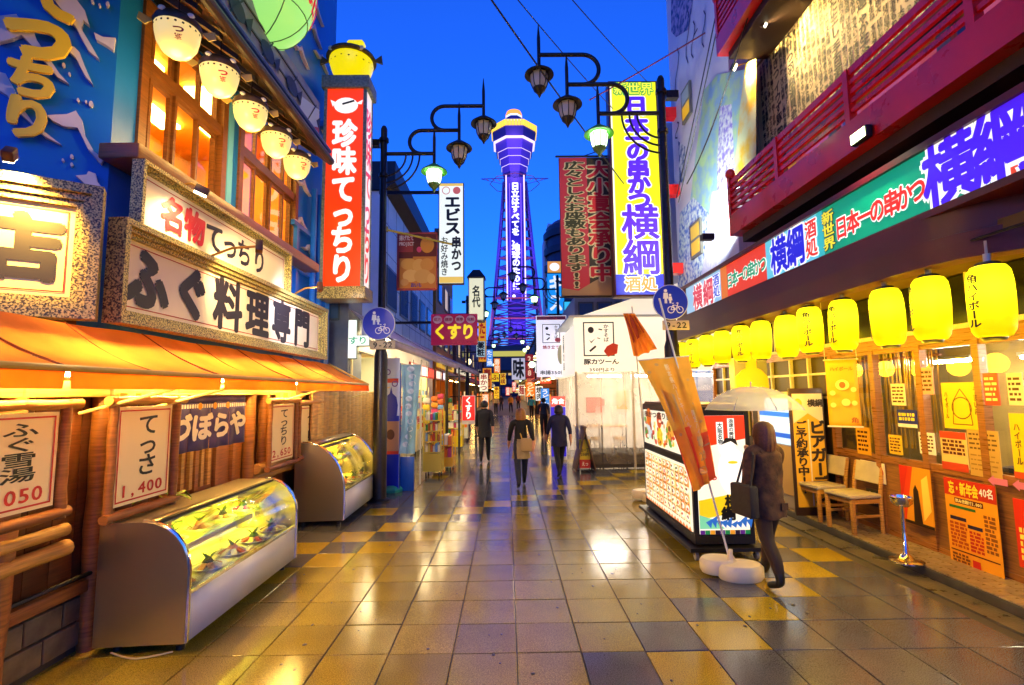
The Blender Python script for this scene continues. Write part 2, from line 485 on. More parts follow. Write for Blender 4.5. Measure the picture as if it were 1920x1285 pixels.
# corner wall turned towards the crossing
cd = Vector((.84, .54, 0)).normalized(); cn = Vector((cd.y, -cd.x, 0)); CP = Vector((XB, CY, 0))
Mc = Matrix.Translation((CY, 0, 0)) @ Matrix.Rotation(-LEFT, 4, 'Z') @ Matrix.Rotation(math.atan2(cd.y, cd.x), 4, 'Z')
MB().box(-3.4, 0, 0, .15, 2.2, ZTOP, Mc).obj('corner_wall', BLUE, rest_b)
CUT = mat('relief_white', C('#c9bfd2'), .5, noise=.1, scale=3)
def wallpts(pts, org=(0, 0), k=2.9875):
    out = []
    for (zx, zy) in pts:
        p = onP(org[0] + zx / k, org[1] + zy / k, CP, cn) - CP
        out.append((p.dot(cd), p.z))
    return out
waves = [[(0, 110), (100, 100), (150, 170), (190, 180), (210, 240), (340, 430), (390, 485), (330, 450), (210, 300), (130, 215), (60, 240), (0, 255)],
         [(300, 0), (420, 0), (480, 80), (505, 160), (470, 130), (460, 180), (520, 280), (560, 350), (500, 300), (430, 170), (340, 60)],
         [(340, 265), (420, 280), (450, 310), (480, 390), (525, 490), (480, 440), (430, 340), (385, 300)],
         [(0, 420), (40, 430), (85, 510), (120, 600), (190, 700), (350, 825), (260, 780), (110, 640), (50, 550), (0, 520)],
         [(270, 660), (380, 655), (430, 635), (465, 690), (480, 770), (530, 860), (585, 905), (570, 930), (500, 850), (440, 730), (360, 720), (300, 690)],
         [(430, 995), (490, 990), (500, 970), (540, 985), (550, 1030), (600, 1095), (540, 1060), (480, 1040)],
         [(530, 200), (580, 225), (650, 230), (640, 300), (600, 270), (545, 240)]]
for w in waves: MB().prism(wallpts(w), -.045, 0, Mc).obj('wave', CUT, rest_b)
for (x, y, r) in [(360, 375, 12), (392, 424, 9), (512, 592, 17), (440, 570, 11), (485, 580, 9), (405, 885, 13), (405, 930, 11), (355, 905, 9), (520, 20, 10), (605, 35, 14), (560, 40, 8)]:
    MB().prism(wallpts([(x + r * .7 * math.cos(i * .63), y + r * math.sin(i * .63)) for i in range(10)]), -.03, 0, Mc).obj('wave_drop', CUT, rest_b)
ink = Ink()
for ch, zx, zy, w, bo in (('て', 300, 10, .42, .05), ('っ', 225, 215, .5, .05), ('ち', 195, 470, .33, .05), ('り', 165, 690, .33, .05)):
    (u, v), = wallpts([(zx, zy)])
    ink.char(ch, u, v, w * .95, w * 1.0, -.07, .055)
yl = ink.obj(mat('gold_letter', C('#ffd012'), .4), rest_b, M=Mc); solidify(yl, .03)
# waves on the far part of the wall, beyond the windows
for (px, py, s) in [(585, 60, 1), (600, 115, .9), (575, 190, .9), (600, 240, .8), (560, 420, .8), (575, 470, .7), (575, 505, .7), (565, 350, .8), (590, 20, .9), (560, 100, .9)]:
    p = onX(px, py, XB)
    pts = [(-.35, -.02), (-.1, .03), (0, .14), (.12, .04), (.36, -.06), (.12, -.03), (0, .05), (-.12, -.04)]
    MB().prism([(p.y + a * s, p.z + b * s) for a, b in pts], -.05, 0).obj('wave', CUT, rest_b)
# windows
BRN = woodmat('window_wood', (.16, .055, .015), rough=.35)
GLASS = glass_mat()
warm = mat('room_wall', C('#d99a2e'), .7, noise=.2, scale=2)
def window(y0, y1, mull, name='window'):
    fr = MB()
    fr.box(y0, y1, -.03, .12, ZW0, ZW0 + .09); fr.box(y0, y1, -.03, .12, ZW1 - .07, ZW1)
    fr.box(y0, y0 + .09, -.028, .12, ZW0 + .09, ZW1 - .07); fr.box(y1 - .09, y1, -.028, .12, ZW0 + .09, ZW1 - .07)
    fr.box(y0 + .09, y1 - .09, -.012, .1, 4.82, 4.93)
    w = fr.obj('window', BRN, rest_b)
    ys = [y0 + .09] + mull + [y1 - .09]
    for i, (a, b) in enumerate(zip(ys, ys[1:])):
        for (za, zb) in ((ZW0 + .09, 4.82), (4.93, ZW1 - .07)):
            f = MB(); dd = .01 + .03 * (i % 2)
            f.box(a, a + .035, dd, dd + .04, za, zb); f.box(b - .035, b, dd, dd + .04, za, zb)
            f.box(a + .035, b - .035, dd + .002, dd + .038, za, za + .04); f.box(a + .035, b - .035, dd + .002, dd + .038, zb - .04, zb)
            f.obj('sash', BRN, w)
            MB().box(a + .035, b - .035, dd + .018, dd + .022, za + .04, zb - .04).obj('pane', GLASS, w)
window(w1a + .06, w1b, [yx(p, XB) for p in (256, 302, 352)])
window(w2a, w2b, [yx(p, XB) for p in (466, 495, 522)])
rm = MB()
rm.box(CY, YEND - .2, 2.5, 2.6, ZW0 - .2, 6.2); rm.box(CY, YEND - .2, .16, 2.5, ZW0 - .25, ZW0 - .2); rm.box(CY, YEND - .2, .16, 2.5, 6.1, 6.2)
rm.box(CY, CY + .1, .16, 2.5, ZW0 - .2, 6.1); rm.box(YEND - .3, YEND - .2, .16, 2.5, ZW0 - .2, 6.1)
rm.obj('room', warm, rest_b)
for (yy, xx) in ((4.5, 1.0), (5.6, 1.3), (6.6, 1.0), (7.6, 1.4), (5.0, 1.9), (7.0, 2.0)):
    box(rest_b, 'ceiling_light', lit('#ffcf62', 48), yy - .12, yy + .5, xx - .15, xx + .15, 6.04, 6.09)
pr = MB()
for yy in (4.2, 5.0, 5.9, 6.8): pr.box(yy, yy + .5, 2.38, 2.5, ZW0 + .4, ZW0 + 1.1)
pr.obj('wall_picture', mat('room_picture', C('#8a5a1c'), .6), rest_b)
# window sill board
box(rest_b, 'window_sill', BRN, CY - .12, w2b + .15, LX(-2.88), .0, 3.77, 3.9, b=.015)
MB().box(w1b + .02, w1b + .12, -.03, 0, ZW0, ZW1).obj('downpipe', mat('pale_blue', C('#5ea8e8'), .4), rest_b)
for px in (566, 578): MB().tube([(yx(px, XB), -.12, 2.4), (yx(px, XB), -.12, 5.2)], .045, 10).obj('downpipe', BLUE, rest_b)
fr = MB()
for z in (3.1, 3.75, 4.4): fr.box(7.2, 8.6, -.1, -.04, z, z + .07)
for y in (7.3, 8.5): fr.box(y, y + .07, -.098, -.042, 2.4, 4.4)
fr.obj('sign_bracket', BLUE, rest_b)
# eave above the windows
EX = LX(-2.38); EY0, EY1, EZ = 1.5, yx(603, -2.38), 4.98
DARK = mat('eave_dark', (.022, .018, .014), .5, noise=.4, scale=6)
ev = MB()
ev.add([(EY0, EX, EZ), (EY1, EX, EZ), (EY1, 0, 5.6), (EY0, 0, 5.6), (EY0, EX, EZ + .12), (EY1, EX, EZ + .12), (EY1, 0, 5.85), (EY0, 0, 5.85)],
       [(0, 1, 2, 3), (4, 5, 6, 7), (0, 1, 5, 4), (1, 2, 6, 5), (2, 3, 7, 6), (3, 0, 4, 7)])
eave = ev.obj('eave', DARK, rest_b)
for k in range(int((EY1 - EY0) / .3)):
    y = EY0 + .1 + k * .3
    MB().add([(y, EX + .03, EZ - .05), (y + .06, EX + .03, EZ - .05), (y + .06, 0, 5.5), (y, 0, 5.5), (y, EX + .03, EZ), (y + .06, EX + .03, EZ), (y + .06, 0, 5.59), (y, 0, 5.59)],
             [(0, 1, 2, 3), (4, 5, 6, 7), (0, 1, 5, 4), (1, 2, 6, 5), (2, 3, 7, 6), (3, 0, 4, 7)]).obj('rafter', DARK, eave)
MB().tube([(EY0, EX - .05, EZ + .02), (EY1, EX - .05, EZ + .02)], .05, 10).obj('gutter', mat('gutter_brown', C('#3a2322'), .4), rest_b)
MB().tube([(EY0, EX - .03, EZ + .16), (EY1, EX - .03, EZ + .16)], .03, 8).obj('blue_rail', mat('rail_blue', C('#1d3fae'), .4), rest_b)
# painted parapet board standing on the eave
pb = thing('parapet_board', 'grey painted board with dark fish above the lantern eave', 'sign board', (-2.5, EY0, EZ + .22), LEFT)
L_ = EY1 - EY0
box(pb, 'panel', mat('parapet_grey', C('#8b8fa0'), .5, noise=.25, scale=3), 0, L_, 0, .05, 0, .62)
for z in (.12, .3, .48): box(pb, 'batten', mat('parapet_line', C('#40414c'), .5), 0, L_, -.012, 0, z, z + .02)
fi = Ink()
for k in range(8):
    x = .5 + k * .6
    fi.poly([(x + .13 * math.cos(a) * (1.3 if math.cos(a) < 0 else 1), .3 + .1 * math.sin(a)) for a in [i * .4488 for i in range(14)]], -.016)
    fi.poly([(x + .12, .3), (x + .26, .42), (x + .22, .2)], -.018); fi.line([(x - .2, .1), (x + .1, .5)], .02, -.02)
fi.obj(mat('fish_dark', C('#23242d'), .5), pb, 'fish_motif')
fi = Ink()
fi.poly([(L_ - .75, 0.02), (L_ - .05, .02), (L_ - .05, .5), (L_ - .6, .35)], -.016)
fi.obj(mat('parapet_pale', C('#c7d6f2'), .5), pb, 'wave_motif')
fi = Ink(); fi.poly([(L_ - .5, .05), (L_ - .05, .05), (L_ - .05, .25)], -.022); fi.obj(mat('parapet_red', C('#b0324a'), .5), pb, 'red_motif')

# ---- big pale green lantern over the parapet
gc = onX(488, -28, -2.62)
gl = thing('giant_paper_lantern', 'huge glowing pale green lantern with red characters above the eave', 'lantern', gc, LEFT)
prof = [(.57 * math.sin(math.pi * i / 24), -.66 * math.cos(math.pi * i / 24)) for i in range(25)]
prof = [(max(r, .0), z) for r, z in prof]
MB().lathe(prof, 36).obj('shade', lit('#9fe878', .95), gl, smooth=60)
rb = MB()
for a in range(8):
    t = a * math.pi / 4 + .2
    rb.tube([(.573 * math.sin(q) * math.cos(t), .573 * math.sin(q) * math.sin(t), -.663 * math.cos(q)) for q in [math.pi * i / 16 for i in range(1, 16)]], .006, 5)
for z in (-.35, 0, .35):
    r_ = .573 * math.sqrt(1 - (z / .66) ** 2)
    rb.tube([(r_ * math.cos(i * .2618), r_ * math.sin(i * .2618), z) for i in range(25)], .006, 5)
rb.obj('wire_rib', mat('lantern_wire', C('#6a8a50'), .6), gl)
ink = Ink(); ink.row('は日本一', -.12, .5, -.14, .24, 0, .035)
ob = ink.obj(mat('lantern_red', C('#b01818'), .5, emit='#b01818', es=.5), gl)
for v in ob.data.vertices:
    x, z = v.co.x, v.co.z - .24 * v.co.x
    v.co.z = z
    q = max(.02, 1 - (z / .66) ** 2 - (x / .57) ** 2); v.co.y += -.585 * math.sqrt(q)
MB().lathe([(.1, .64), (.1, .72), (0, .72)], 16).obj('cap', BLACK, gl)
MB().tube([(0, 0, .7), (0, .0, 1.2), (0, .4, 1.25)], .02, 8).obj('bracket', IRON, gl)

# ---- blowfish-shaped paper lanterns under the eave
def puffer(scale=1.0):
    t = bpy.data.objects.new('blowfish_lantern', None); COL.objects.link(t)
    lo = [(.0, -.2), (.05, -.195), (.1, -.16), (.135, -.1), (.15, -.03), (.155, .02)]
    MB().lathe(lo, 24).obj('paper_belly', lit('#ffdc86', .8), t, smooth=60)
    up = [(.155, .02), (.165, .05), (.15, .085), (.11, .12), (.05, .14), (0, .142)]
    MB().lathe(up, 24).obj('back', mat('puffer_back', C('#3a2a17'), .5, noise=.6, scale=14), t, smooth=60)
    d = MB()
    for k in range(20):
        a = 2 * math.pi * k / 20
        d.lathe([(.009, 0), (.0, .004)], 8, Matrix.Rotation(a, 4, 'Z') @ Matrix.Translation((.1535, 0, -.0)) @ Matrix.Rotation(R(90), 4, 'Y'))
    d.obj('spot_row', BLACK, t)
    for s in (-1, 1):
        MB().lathe([(.028, 0), (.02, .014), (0, .018)], 12, Matrix.Translation((s * .09, -.12, .085)) @ Matrix.Rotation(R(60), 4, 'X')).obj('eye', paint('#f4f0da', .3), t)
        MB().prism([(0, 0), (.09 * s, .035), (.1 * s, -.02), (.05 * s, -.05)], -.006, .006, Matrix.Translation((s * .155, 0, .05))).obj('fin', mat('puffer_fin', C('#b89a4a'), .5), t)
    MB().prism([(0, 0), (.06, .07), (.1, .05), (.08, 0)], -.008, .008, Matrix.Translation((-.04, .06, .13)) @ Matrix.Rotation(R(90), 4, 'Z')).obj('tail', MATS['puffer_fin'], t)
    MB().tube([(0, 0, .14), (0, 0, .4)], .006, 6).obj('hanger', IRON, t)
    q = Ink(); q.col('つ', .02, -.03, -.09, .075, -.148, .05); q.col('ぼらや', .02, -.09, -.14, .05, -.138, .04)
    q.obj(paint('#c01818', .5), t)
    return t
p0 = puffer()
words_ = ['nearest', 'second nearest', 'middle', 'second farthest', 'farthest']
for i, (px, py) in enumerate([(333, 62), (412, 140), (470, 208), (518, 262), (557, 305)]):
    o = p0 if i == 0 else copy_tree(p0)
    o.location = onX(px, py, -2.5); o.rotation_euler = (0, 0, R(28 + 4 * i))
    o['label'] = 'glowing blowfish paper lantern under the restaurant eave, %s of the five' % words_[i]
    o['category'] = 'lantern'; o['group'] = 'blowfish lanterns under the eave'
    lamp('lantern_spill', 'POINT', (0, 0, -.32), 4, '#ffd070', o, .12)  # point light added below the shade to throw the lantern's light

# ---- framed sign boards
MARB = mat('marble_frame', (.42, .40, .34), .35)
t = MARB.node_tree; p = t.nodes['Principled BSDF']
geo = t.nodes.new('ShaderNodeNewGeometry'); n = t.nodes.new('ShaderNodeTexNoise'); n.inputs['Scale'].default_value = 85; n.inputs['Detail'].default_value = 5
t.links.new(geo.outputs['Position'], n.inputs['Vector'])
cr = t.nodes.new('ShaderNodeValToRGB'); cr.color_ramp.elements[0].position = .42; cr.color_ramp.elements[1].position = .58
cr.color_ramp.elements[0].color = (.035, .026, .012, 1); cr.color_ramp.elements[1].color = (.62, .48, .15, 1)
t.links.new(n.outputs[0], cr.inputs[0]); t.links.new(cr.outputs[0], p.inputs['Base Color'])
def framed(name, label, loc, rot, w, h, ft, face, dep=.14):
    s = thing(name, label, 'sign', loc, rot)
    fr = MB()
    for (o_, t_, d_) in ((0, ft * .42, dep), (ft * .42, ft * .3, dep * .72), (ft * .72, ft * .28, dep * .5)):
        a, b, c, d = o_, w - o_, o_, h - o_
        fr.box(a, b, -d_, 0, c, c + t_); fr.box(a, b, -d_, 0, d - t_, d)
        fr.box(a, a + t_, -d_ + .003, -.001, c + t_, d - t_); fr.box(b - t_, b, -d_ + .003, -.001, c + t_, d - t_)
    fr.obj('frame', MARB, s)
    box(s, 'panel', face, ft, w - ft, -.03, .03, ft, h - ft)
    i = Ink(); i.border(ft + .035, w - ft - .035, ft + .035, h - ft - .035, .009, -.033); i.obj(paint('#b02a20', .5), s, 'border_line')
    return s
SIGNW = mat('sign_cream', C('#f3e2cd'), .55, noise=.06, scale=2)
INKB = mat('brush_ink', C('#231c26'), .5)
XS = -2.88
ya, yb = yx(183, XS), yx(596, XS)
zb, zt = onX(183, 604, XS).z, onX(183, 398, XS).z
fs = framed('framed_sign', 'long cream sign with dark brush characters in a marbled frame above the awning', (XS, ya, zb), LEFT, yb - ya, zt - zb, .11, SIGNW)
W, H = yb - ya, zt - zb
ink = Ink()
for ch, px, py, k in (('ふ', 268, 535, .92), ('ぐ', 353, 545, .9), ('料', 422, 585, 1), ('理', 478, 592, 1), ('専', 523, 608, 1), ('門', 562, 615, 1)):
    q = onX(px, py, XS)
    ink.char(ch, q.y - ya, H / 2 + (.0 if ch != 'ふ' else .0), .52 * k, .52 * k, -.034, .07 if k < 1 else .042)
ink.obj(INKB, fs)
X2 = -2.9
ya2, yb2 = yx(222, X2), yx(527, X2)
zb2, zt2 = zt - .06, 3.745
s2 = framed('framed_sign', 'cream sign with red and dark characters in a marbled frame under the window sill', (X2, ya2, zb2), LEFT, yb2 - ya2, zt2 - zb2, .075, SIGNW, .1)
W2, H2 = yb2 - ya2, zt2 - zb2
i1, i2 = Ink(), Ink()
for k_, (ch, px) in enumerate((('名', 318), ('物', 360), ('て', 398), ('っ', 428), ('ち', 455), ('り', 484))):
    q = onX(px, 400, X2)
    (i1 if k_ < 2 else i2).char(ch, q.y - ya2, H2 * .5, .3, .3, -.034, .045 if k_ < 2 else .03)
i1.obj(paint('#c8161a', .5), s2); i2.obj(INKB, s2)
# corner sign
cs = Vector((XS, ya - .03, zb - .02))
zb3 = (onP(5, 592, cs, cn).z + onP(150, 605, cs, cn).z) / 2; zt3 = (onP(5, 328, cs, cn).z + onP(170, 362, cs, cn).z) / 2; cs.z = zb3
ang = math.atan2(cd.y, cd.x)
s3 = framed('framed_sign', 'square cream corner sign with one large dark character in a wide marbled frame', cs - cd * 1.5, ang, 1.5, zt3 - zb3, .15, mat('sign_cream_warm', C('#f5dca0'), .55, noise=.06, scale=2))
ink = Ink(); q = onP(35, 465, cs, cn); u = (q - cs).dot(cd) + 1.5
ink.char('店', u, (zt3 - zb3) / 2, .46, .46, -.034, .05); ink.char('門', u - .5, H / 2, .44, .44, -.034, .03); ink.obj(INKB, s3)
MB().box(-.9, .2, .02, .3, .3, .5, ).box(.9, 1.3, .02, .42, .3, .4).obj('bracket', IRON, s3)
# sign spotlights on arms
def sign_lamp(label, base, head, aim, e=16, col='#ffdf9a'):
    s = thing('sign_spotlight', label, 'spotlight', base)
    b, h = Vector(base), Vector(head) - Vector(base)
    MB().tube([(0, 0, 0), h * .5 + Vector((0, 0, .04)), h], .011, 8).obj('arm', mat('lamp_arm', C('#b98a3a'), .4), s)
    dr = (Vector(aim) - Vector(head)).normalized(); Mh = Matrix.Translation(h) @ dr.to_track_quat('Z', 'Y').to_matrix().to_4x4()
    MB().bbox(-.03, .03, -.055, .055, -.03, .04, .008, Mh).obj('housing', mat('lamp_brown', C('#4a2f1d'), .4), s)
    MB().box(-.024, .024, -.048, .048, .041, .044, Mh).obj('lens', lit('#fff0c0', 30), s)
    lamp('spot', 'SPOT', h + dr * .06, e * 2.2, col, s, .05, h + dr, 110)
    return s
sign_lamp('arm lamp aimed at the long sign, bracket near its first character', (-2.89, yx(320, -2.88), 3.76), (-2.66, yx(320, -2.88) - .05, 3.7), (XS, yx(290, XS), zb + .5), 9)
sign_lamp('arm lamp with square head hanging in front of the red and dark sign', (XS + .02, yx(372, XS), zt + .01), onX(486, 462, -2.25), (XS, yx(470, XS), zb + .45), 11)
sign_lamp('arm lamp near the far end of the long sign', (XS + .02, yx(540, XS), zt + .02), onX(600, 538, -2.2), (XS, yx(555, XS), zb + .4), 10, '#e8f0ff')
sign_lamp('brown hooded lamp over the corner sign', onP(-10, 300, CP, cn), onP(18, 288, CP + cn * .8, cn), onP(40, 470, CP + cn * .38, cn), 34, '#ffc850')

# ---- lower front: wall, posts, base, logs
lw = thing('timber_facade', 'dark timber ground floor front with log rails and stone base under the awning', 'facade', (XW, 0, 0), LEFT)
def LW(X): return XW - X
box(lw, 'wall', DKW, .5, YEND, .06, .3, 0, 2.5)
y = 1.2
k = 0
while y < 8.9:
    if not (yx(325, XW) - .1 < y < yx(462, XW)):
        box(lw, 'plank', [DKW, woodmat('dark_wood_b', (.15, .045, .015)), woodmat('dark_wood_c', (.075, .022, .01))][k % 3], y, y + .19, .02, .06, .55, 2.4, b=.004)
    y += .195; k += 1
STONE = mat('base_stone', (.16, .12, .08), .35, noise=.5, scale=5, bump=.3, bscale=15, rand=.3)
sm = MB().bbox(0, .285, 0, .05, 0, .165, .008).mesh('base_stone', STONE)
for j in range(2):
    for i in range(20):
        o = bpy.data.objects.new('base_stone', sm); COL.objects.link(o); o.parent = lw
        o.location = (1.6 + i * .3 - (j % 2) * .15, -.02 + random.uniform(0, .012), .06 + j * .18)
box(lw, 'base', mat('base_mortar', (.06, .05, .04), .6), .5, YEND, .02, .058, 0, .44)
box(lw, 'ledge', MDW, 1.0, yx(330, XW), -.06, .06, .44, .53, b=.01)
MB().tube([(1.0, -.05, .57), (yx(200, XW), -.06, .57)], .018, 8).obj('cable_duct', BLACK, lw)
def log(parent, a, b, r, m, name='log'):
    a, b = Vector(a), Vector(b); n = 9; pts = []; rs = []
    for i in range(n):
        f = i / (n - 1); pts.append(a.lerp(b, f) + Vector((random.uniform(-1, 1), random.uniform(-1, 1), random.uniform(-1, 1))) * r * .1); rs.append(r * random.uniform(.9, 1.1))
    o = MB().tube(pts, rs, 10).obj(name, m, parent, smooth=60)
    return o
log(lw, (1.3, -.1, .97), (yx(118, XW), -.1, .97), .045, HON); log(lw, (1.3, -.06, .83), (yx(128, XW), -.08, .83), .055, HON)
log(lw, (yx(468, XW), -.12, .98), (yx(560, XW), -.12, .98), .06, HON); log(lw, (yx(470, XW), -.05, .86), (yx(560, XW), -.05, .86), .05, HON)
for px in (20, 190, 318, 466, 492, 600): log(lw, (yx(px, XW), -.03, .0), (yx(px, XW), -.03, 2.35), .07, MDW, 'post')
box(lw, 'lintel', HON, 1.0, YEND, -.1, .02, 1.9, 2.02, b=.01)
for i, px in enumerate((205, 232, 262, 292, 505, 520, 535, 550)):
    yq = yx(px, XW); box(lw, 'dentil', HON, yq, yq + .09, -.16, -.1, 1.86, 1.93)
# doorway behind the curtain
ydA, ydB = yx(326, XW), yx(462, XW)
box(lw, 'door', woodmat('door_wood', (.24, .075, .02)), ydA, ydB, .02, .055, 0, 1.9)
for f in (.28, .55, .8):
    yq = ydA + (ydB - ydA) * f; box(lw, 'door_stile', MDW, yq, yq + .06, -.02, .02, .0, 1.9)
for f in (.02, .12, .22, .36, .45):
    yq = ydA + (ydB - ydA) * f; box(lw, 'door_slat', HON, yq, yq + .05, -.015, .02, .95, 1.42)
# light timber fence panel beyond the second display case
fx = -2.98
fp = thing('timber_hoarding', 'tall pale yellow timber boarding behind the far display case', 'fence', (fx, 0, 0), LEFT)
y = yx(588, fx); k = 0
while y < yx(704, fx) :
    box(fp, 'plank', [LTW, woodmat('light_wood_b', (.60, .37, .12), sc_=(2, 2, 14)), woodmat('light_wood_c', (.45, .25, .07), sc_=(2, 2, 14))][k % 3], y, y + .236, 0, .03, .05, 1.95, b=.004); y += .24; k += 1
box(fp, 'backing', DKW, yx(588, fx), y, .031, .06, .05, 1.9)

# ---- orange awning
aw = thing('awning', 'low orange canvas awning glowing over the restaurant front', 'awning', (0, 0, 0))
AX0, AX1, AZ0, AZ1 = -2.28, -2.93, onX(300, 699, -2.28).z, zb - .03
VH = AZ0 - onX(300, 731, -2.28).z
AY0, AY1 = 1.2, yx(596, XS) + .6
ORG = sheet_mat('awning_canvas', '#ffa24a', 1.0, .9, .62)
ncl = 5
for k in range(ncl):
    a, b = AY0 + (AY1 - AY0) * k / ncl, AY0 + (AY1 - AY0) * (k + 1) / ncl
    def f(u, v, a=a, b=b):
        return (AX0 + (AX1 - AX0) * v, a + (b - a) * u + .002, AZ0 + (AZ1 - AZ0) * v - .035 * math.sin(math.pi * v) - .02 * math.sin(math.pi * u) * math.sin(math.pi * v) + .006 * math.sin(9 * u + 5 * v + k))
    MB().grid(f, 14, 8).obj('canvas', ORG, aw, smooth=60)
VAL = sheet_mat('awning_valance', '#ff6f18', 1.0, .9, .55)
for k in range(ncl):
    a, b = AY0 + (AY1 - AY0) * k / ncl + .012, AY0 + (AY1 - AY0) * (k + 1) / ncl - .012
    def f(u, v, a=a, b=b): return (AX0 + .012 + .012 * math.sin(u * 17 + k) * (1 - v), a + (b - a) * u, AZ0 - .02 - (VH - .02) * (1 - v))
    MB().grid(f, 20, 3).obj('valance', VAL, aw, smooth=60)
for k in range(1, ncl * 2):
    ys = AY0 + (AY1 - AY0) * k / ncl / 2
    MB().tube([(AX0 + (AX1 - AX0) * f, ys, AZ0 + (AZ1 - AZ0) * f - .035 * math.sin(math.pi * f) + (.006 if k % 2 == 0 else -.016 * math.sin(math.pi * f))) for f in [j / 8 for j in range(9)]], .006 if k % 2 == 0 else .003, 5).obj('seam', mat('seam_orange', C('#a04a10'), .7), aw)
MB().tube([(AX0, AY0, AZ0 - .005), (AX0, AY1, AZ0 - .005)], .02, 10).obj('front_bar', mat('bar_yellow', C('#c89a3a'), .35), aw)
for px in (150, 270, 505, 640):
    q = onX(px, 760, -3.18)
    MB().tube([(-3.18, q.y, 1.78), (AX0, q.y + .1, AZ0 - .03)], .013, 8).obj('strut', mat('strut_cream', C('#f0d890'), .4), aw)
MB().tube([(AX0, AY1, AZ0), (AX1, AY1, AZ1)], .015, 8).obj('end_bar', MATS['bar_yellow'], aw)
for k, yy in enumerate((2.0, 3.3, 4.55, 5.8, 7.0)):
    s = thing('fluorescent_lamp', 'warm tube lamp fixed under the orange awning, %s from the near end' % ['first', 'second', 'third', 'fourth', 'fifth'][k], 'lamp', (-3.02, yy, 2.06), LEFT, 'tube lamps under the awning')
    box(s, 'housing', paint('#d8c8a0', .4), -.45, .45, -.04, .04, .02, .05)
    MB().tube([(-.43, 0, 0), (.43, 0, 0)], .018, 10).obj('tube', lit('#ffcc66', 330), s)

# ---- log-framed menu boards
def menu_board(label, pxl, pxr, pyt, pyb, txt, price, X=-3.1, tilt=0, left_open=False):
    y0, y1 = yx(pxl, X), yx(pxr, X); z1, z0 = onX(pxr, pyt, X).z, onX(pxl, pyb, X).z
    s = thing('menu_board', label, 'menu board', (X, y0, z0), LEFT)
    s.rotation_euler = (R(tilt), 0, LEFT) if tilt else (0, 0, LEFT)
    w, h = y1 - y0, z1 - z0
    box(s, 'panel', mat('menu_cream', C('#f6e6bd'), .5), 0, w, -.02, .02, 0, h)
    i = Ink(); i.border(.025, w - .025, .025, h - .025, .012, -.022)
    if price: i.row(price, .06, w - .08 if w < .8 else w - .05, .105, .12, -.022, .02)
    i.obj(paint('#c0201a', .5), s, 'price_lettering')
    i = Ink(); i.col(txt, w * (.55 if w < .8 else .72), h - .06, (.19 if price else .04), min(.24, w * .55), -.022, .018 if len(txt) < 6 else .01); i.obj(BLACK, s)
    for x in (-.045, w + .045): log(s, (x, -.03, -.1), (x, -.03, h + .08), .034, LOG, 'side_log')
    log(s, (-.12, -.04, h + .05), (w + .14, -.04, h + .05), .036, HON, 'top_log')
    log(s, (-.1, -.04, -.06), (w + .1, -.04, -.06), .036, LOG, 'bottom_log')
    return s
menu_board('large log-framed menu board with long black text and a red price ending 050', -60, 112, 772, 985, 'ふぐ雪湯', '1,050')
menu_board('tall log-framed menu board with three characters and red price 1,400', 220, 322, 760, 950, 'てっさ', '1,400', -3.0)
menu_board('narrow log-framed menu board with red price beyond the navy curtain', 508, 551, 757, 868, 'てっちり', '2,650', -3.05)
menu_board('narrowest log-framed menu board beside the pale timber boarding', 562, 597, 760, 850, 'ふく白子', '', -3.05)

# ---- navy shop curtain
nx = -3.05
ny0, ny1 = yx(318, nx), yx(461, nx); nz1, nz0 = 1.9, onX(455, 829, nx).z
nr = thing('shop_curtain', 'navy split shop curtain with white characters over the doorway', 'curtain', (nx, ny0, nz0), LEFT)
NAVY = mat('navy_cloth', C('#3a3478'), .8, noise=.15, scale=30)
nw, nh = ny1 - ny0, nz1 - nz0
def fold(x, z): return .018 * math.sin(x * 23) * (1 - z / nh * .7)
for k in range(4):
    a, b = nw * k / 4 + .004, nw * (k + 1) / 4 - .004
    solidify(MB().grid(lambda u, v: (a + (b - a) * u, fold(a + (b - a) * u, nh * v), nh * .86 * v), 12, 6).obj('curtain_panel', NAVY, nr, smooth=60), .003)
solidify(MB().grid(lambda u, v: (nw * u, fold(nw * u, nh * (.86 + .14 * v)), nh * (.862 + .138 * v)), 40, 2).obj('header', NAVY, nr, smooth=60), .003)
MB().tube([(-.1, 0, nh + .012), (nw + .1, 0, nh + .012)], .014, 8).obj('rod', HON, nr)
ink = Ink()
for k, ch in enumerate('づぼらや'): ink.char(ch, nw * (k + .5) / 4, nh * .42, nw * .25, nh * .5, -.02, .05)
for k in range(34): ink.rect(nw * (k + .15) / 34, nw * (k + .8) / 34, nh * .775, nh * .845, -.02)
ink.obj(mat('white_print', C('#f5efe6'), .7), nr)
ink = Ink()
for f in (.33, .52, .7): ink.disc(nw * f, nh * .81, .035, y=-.026)
ink.obj(mat('gold_print', C('#e0a020'), .7), nr, 'crest')
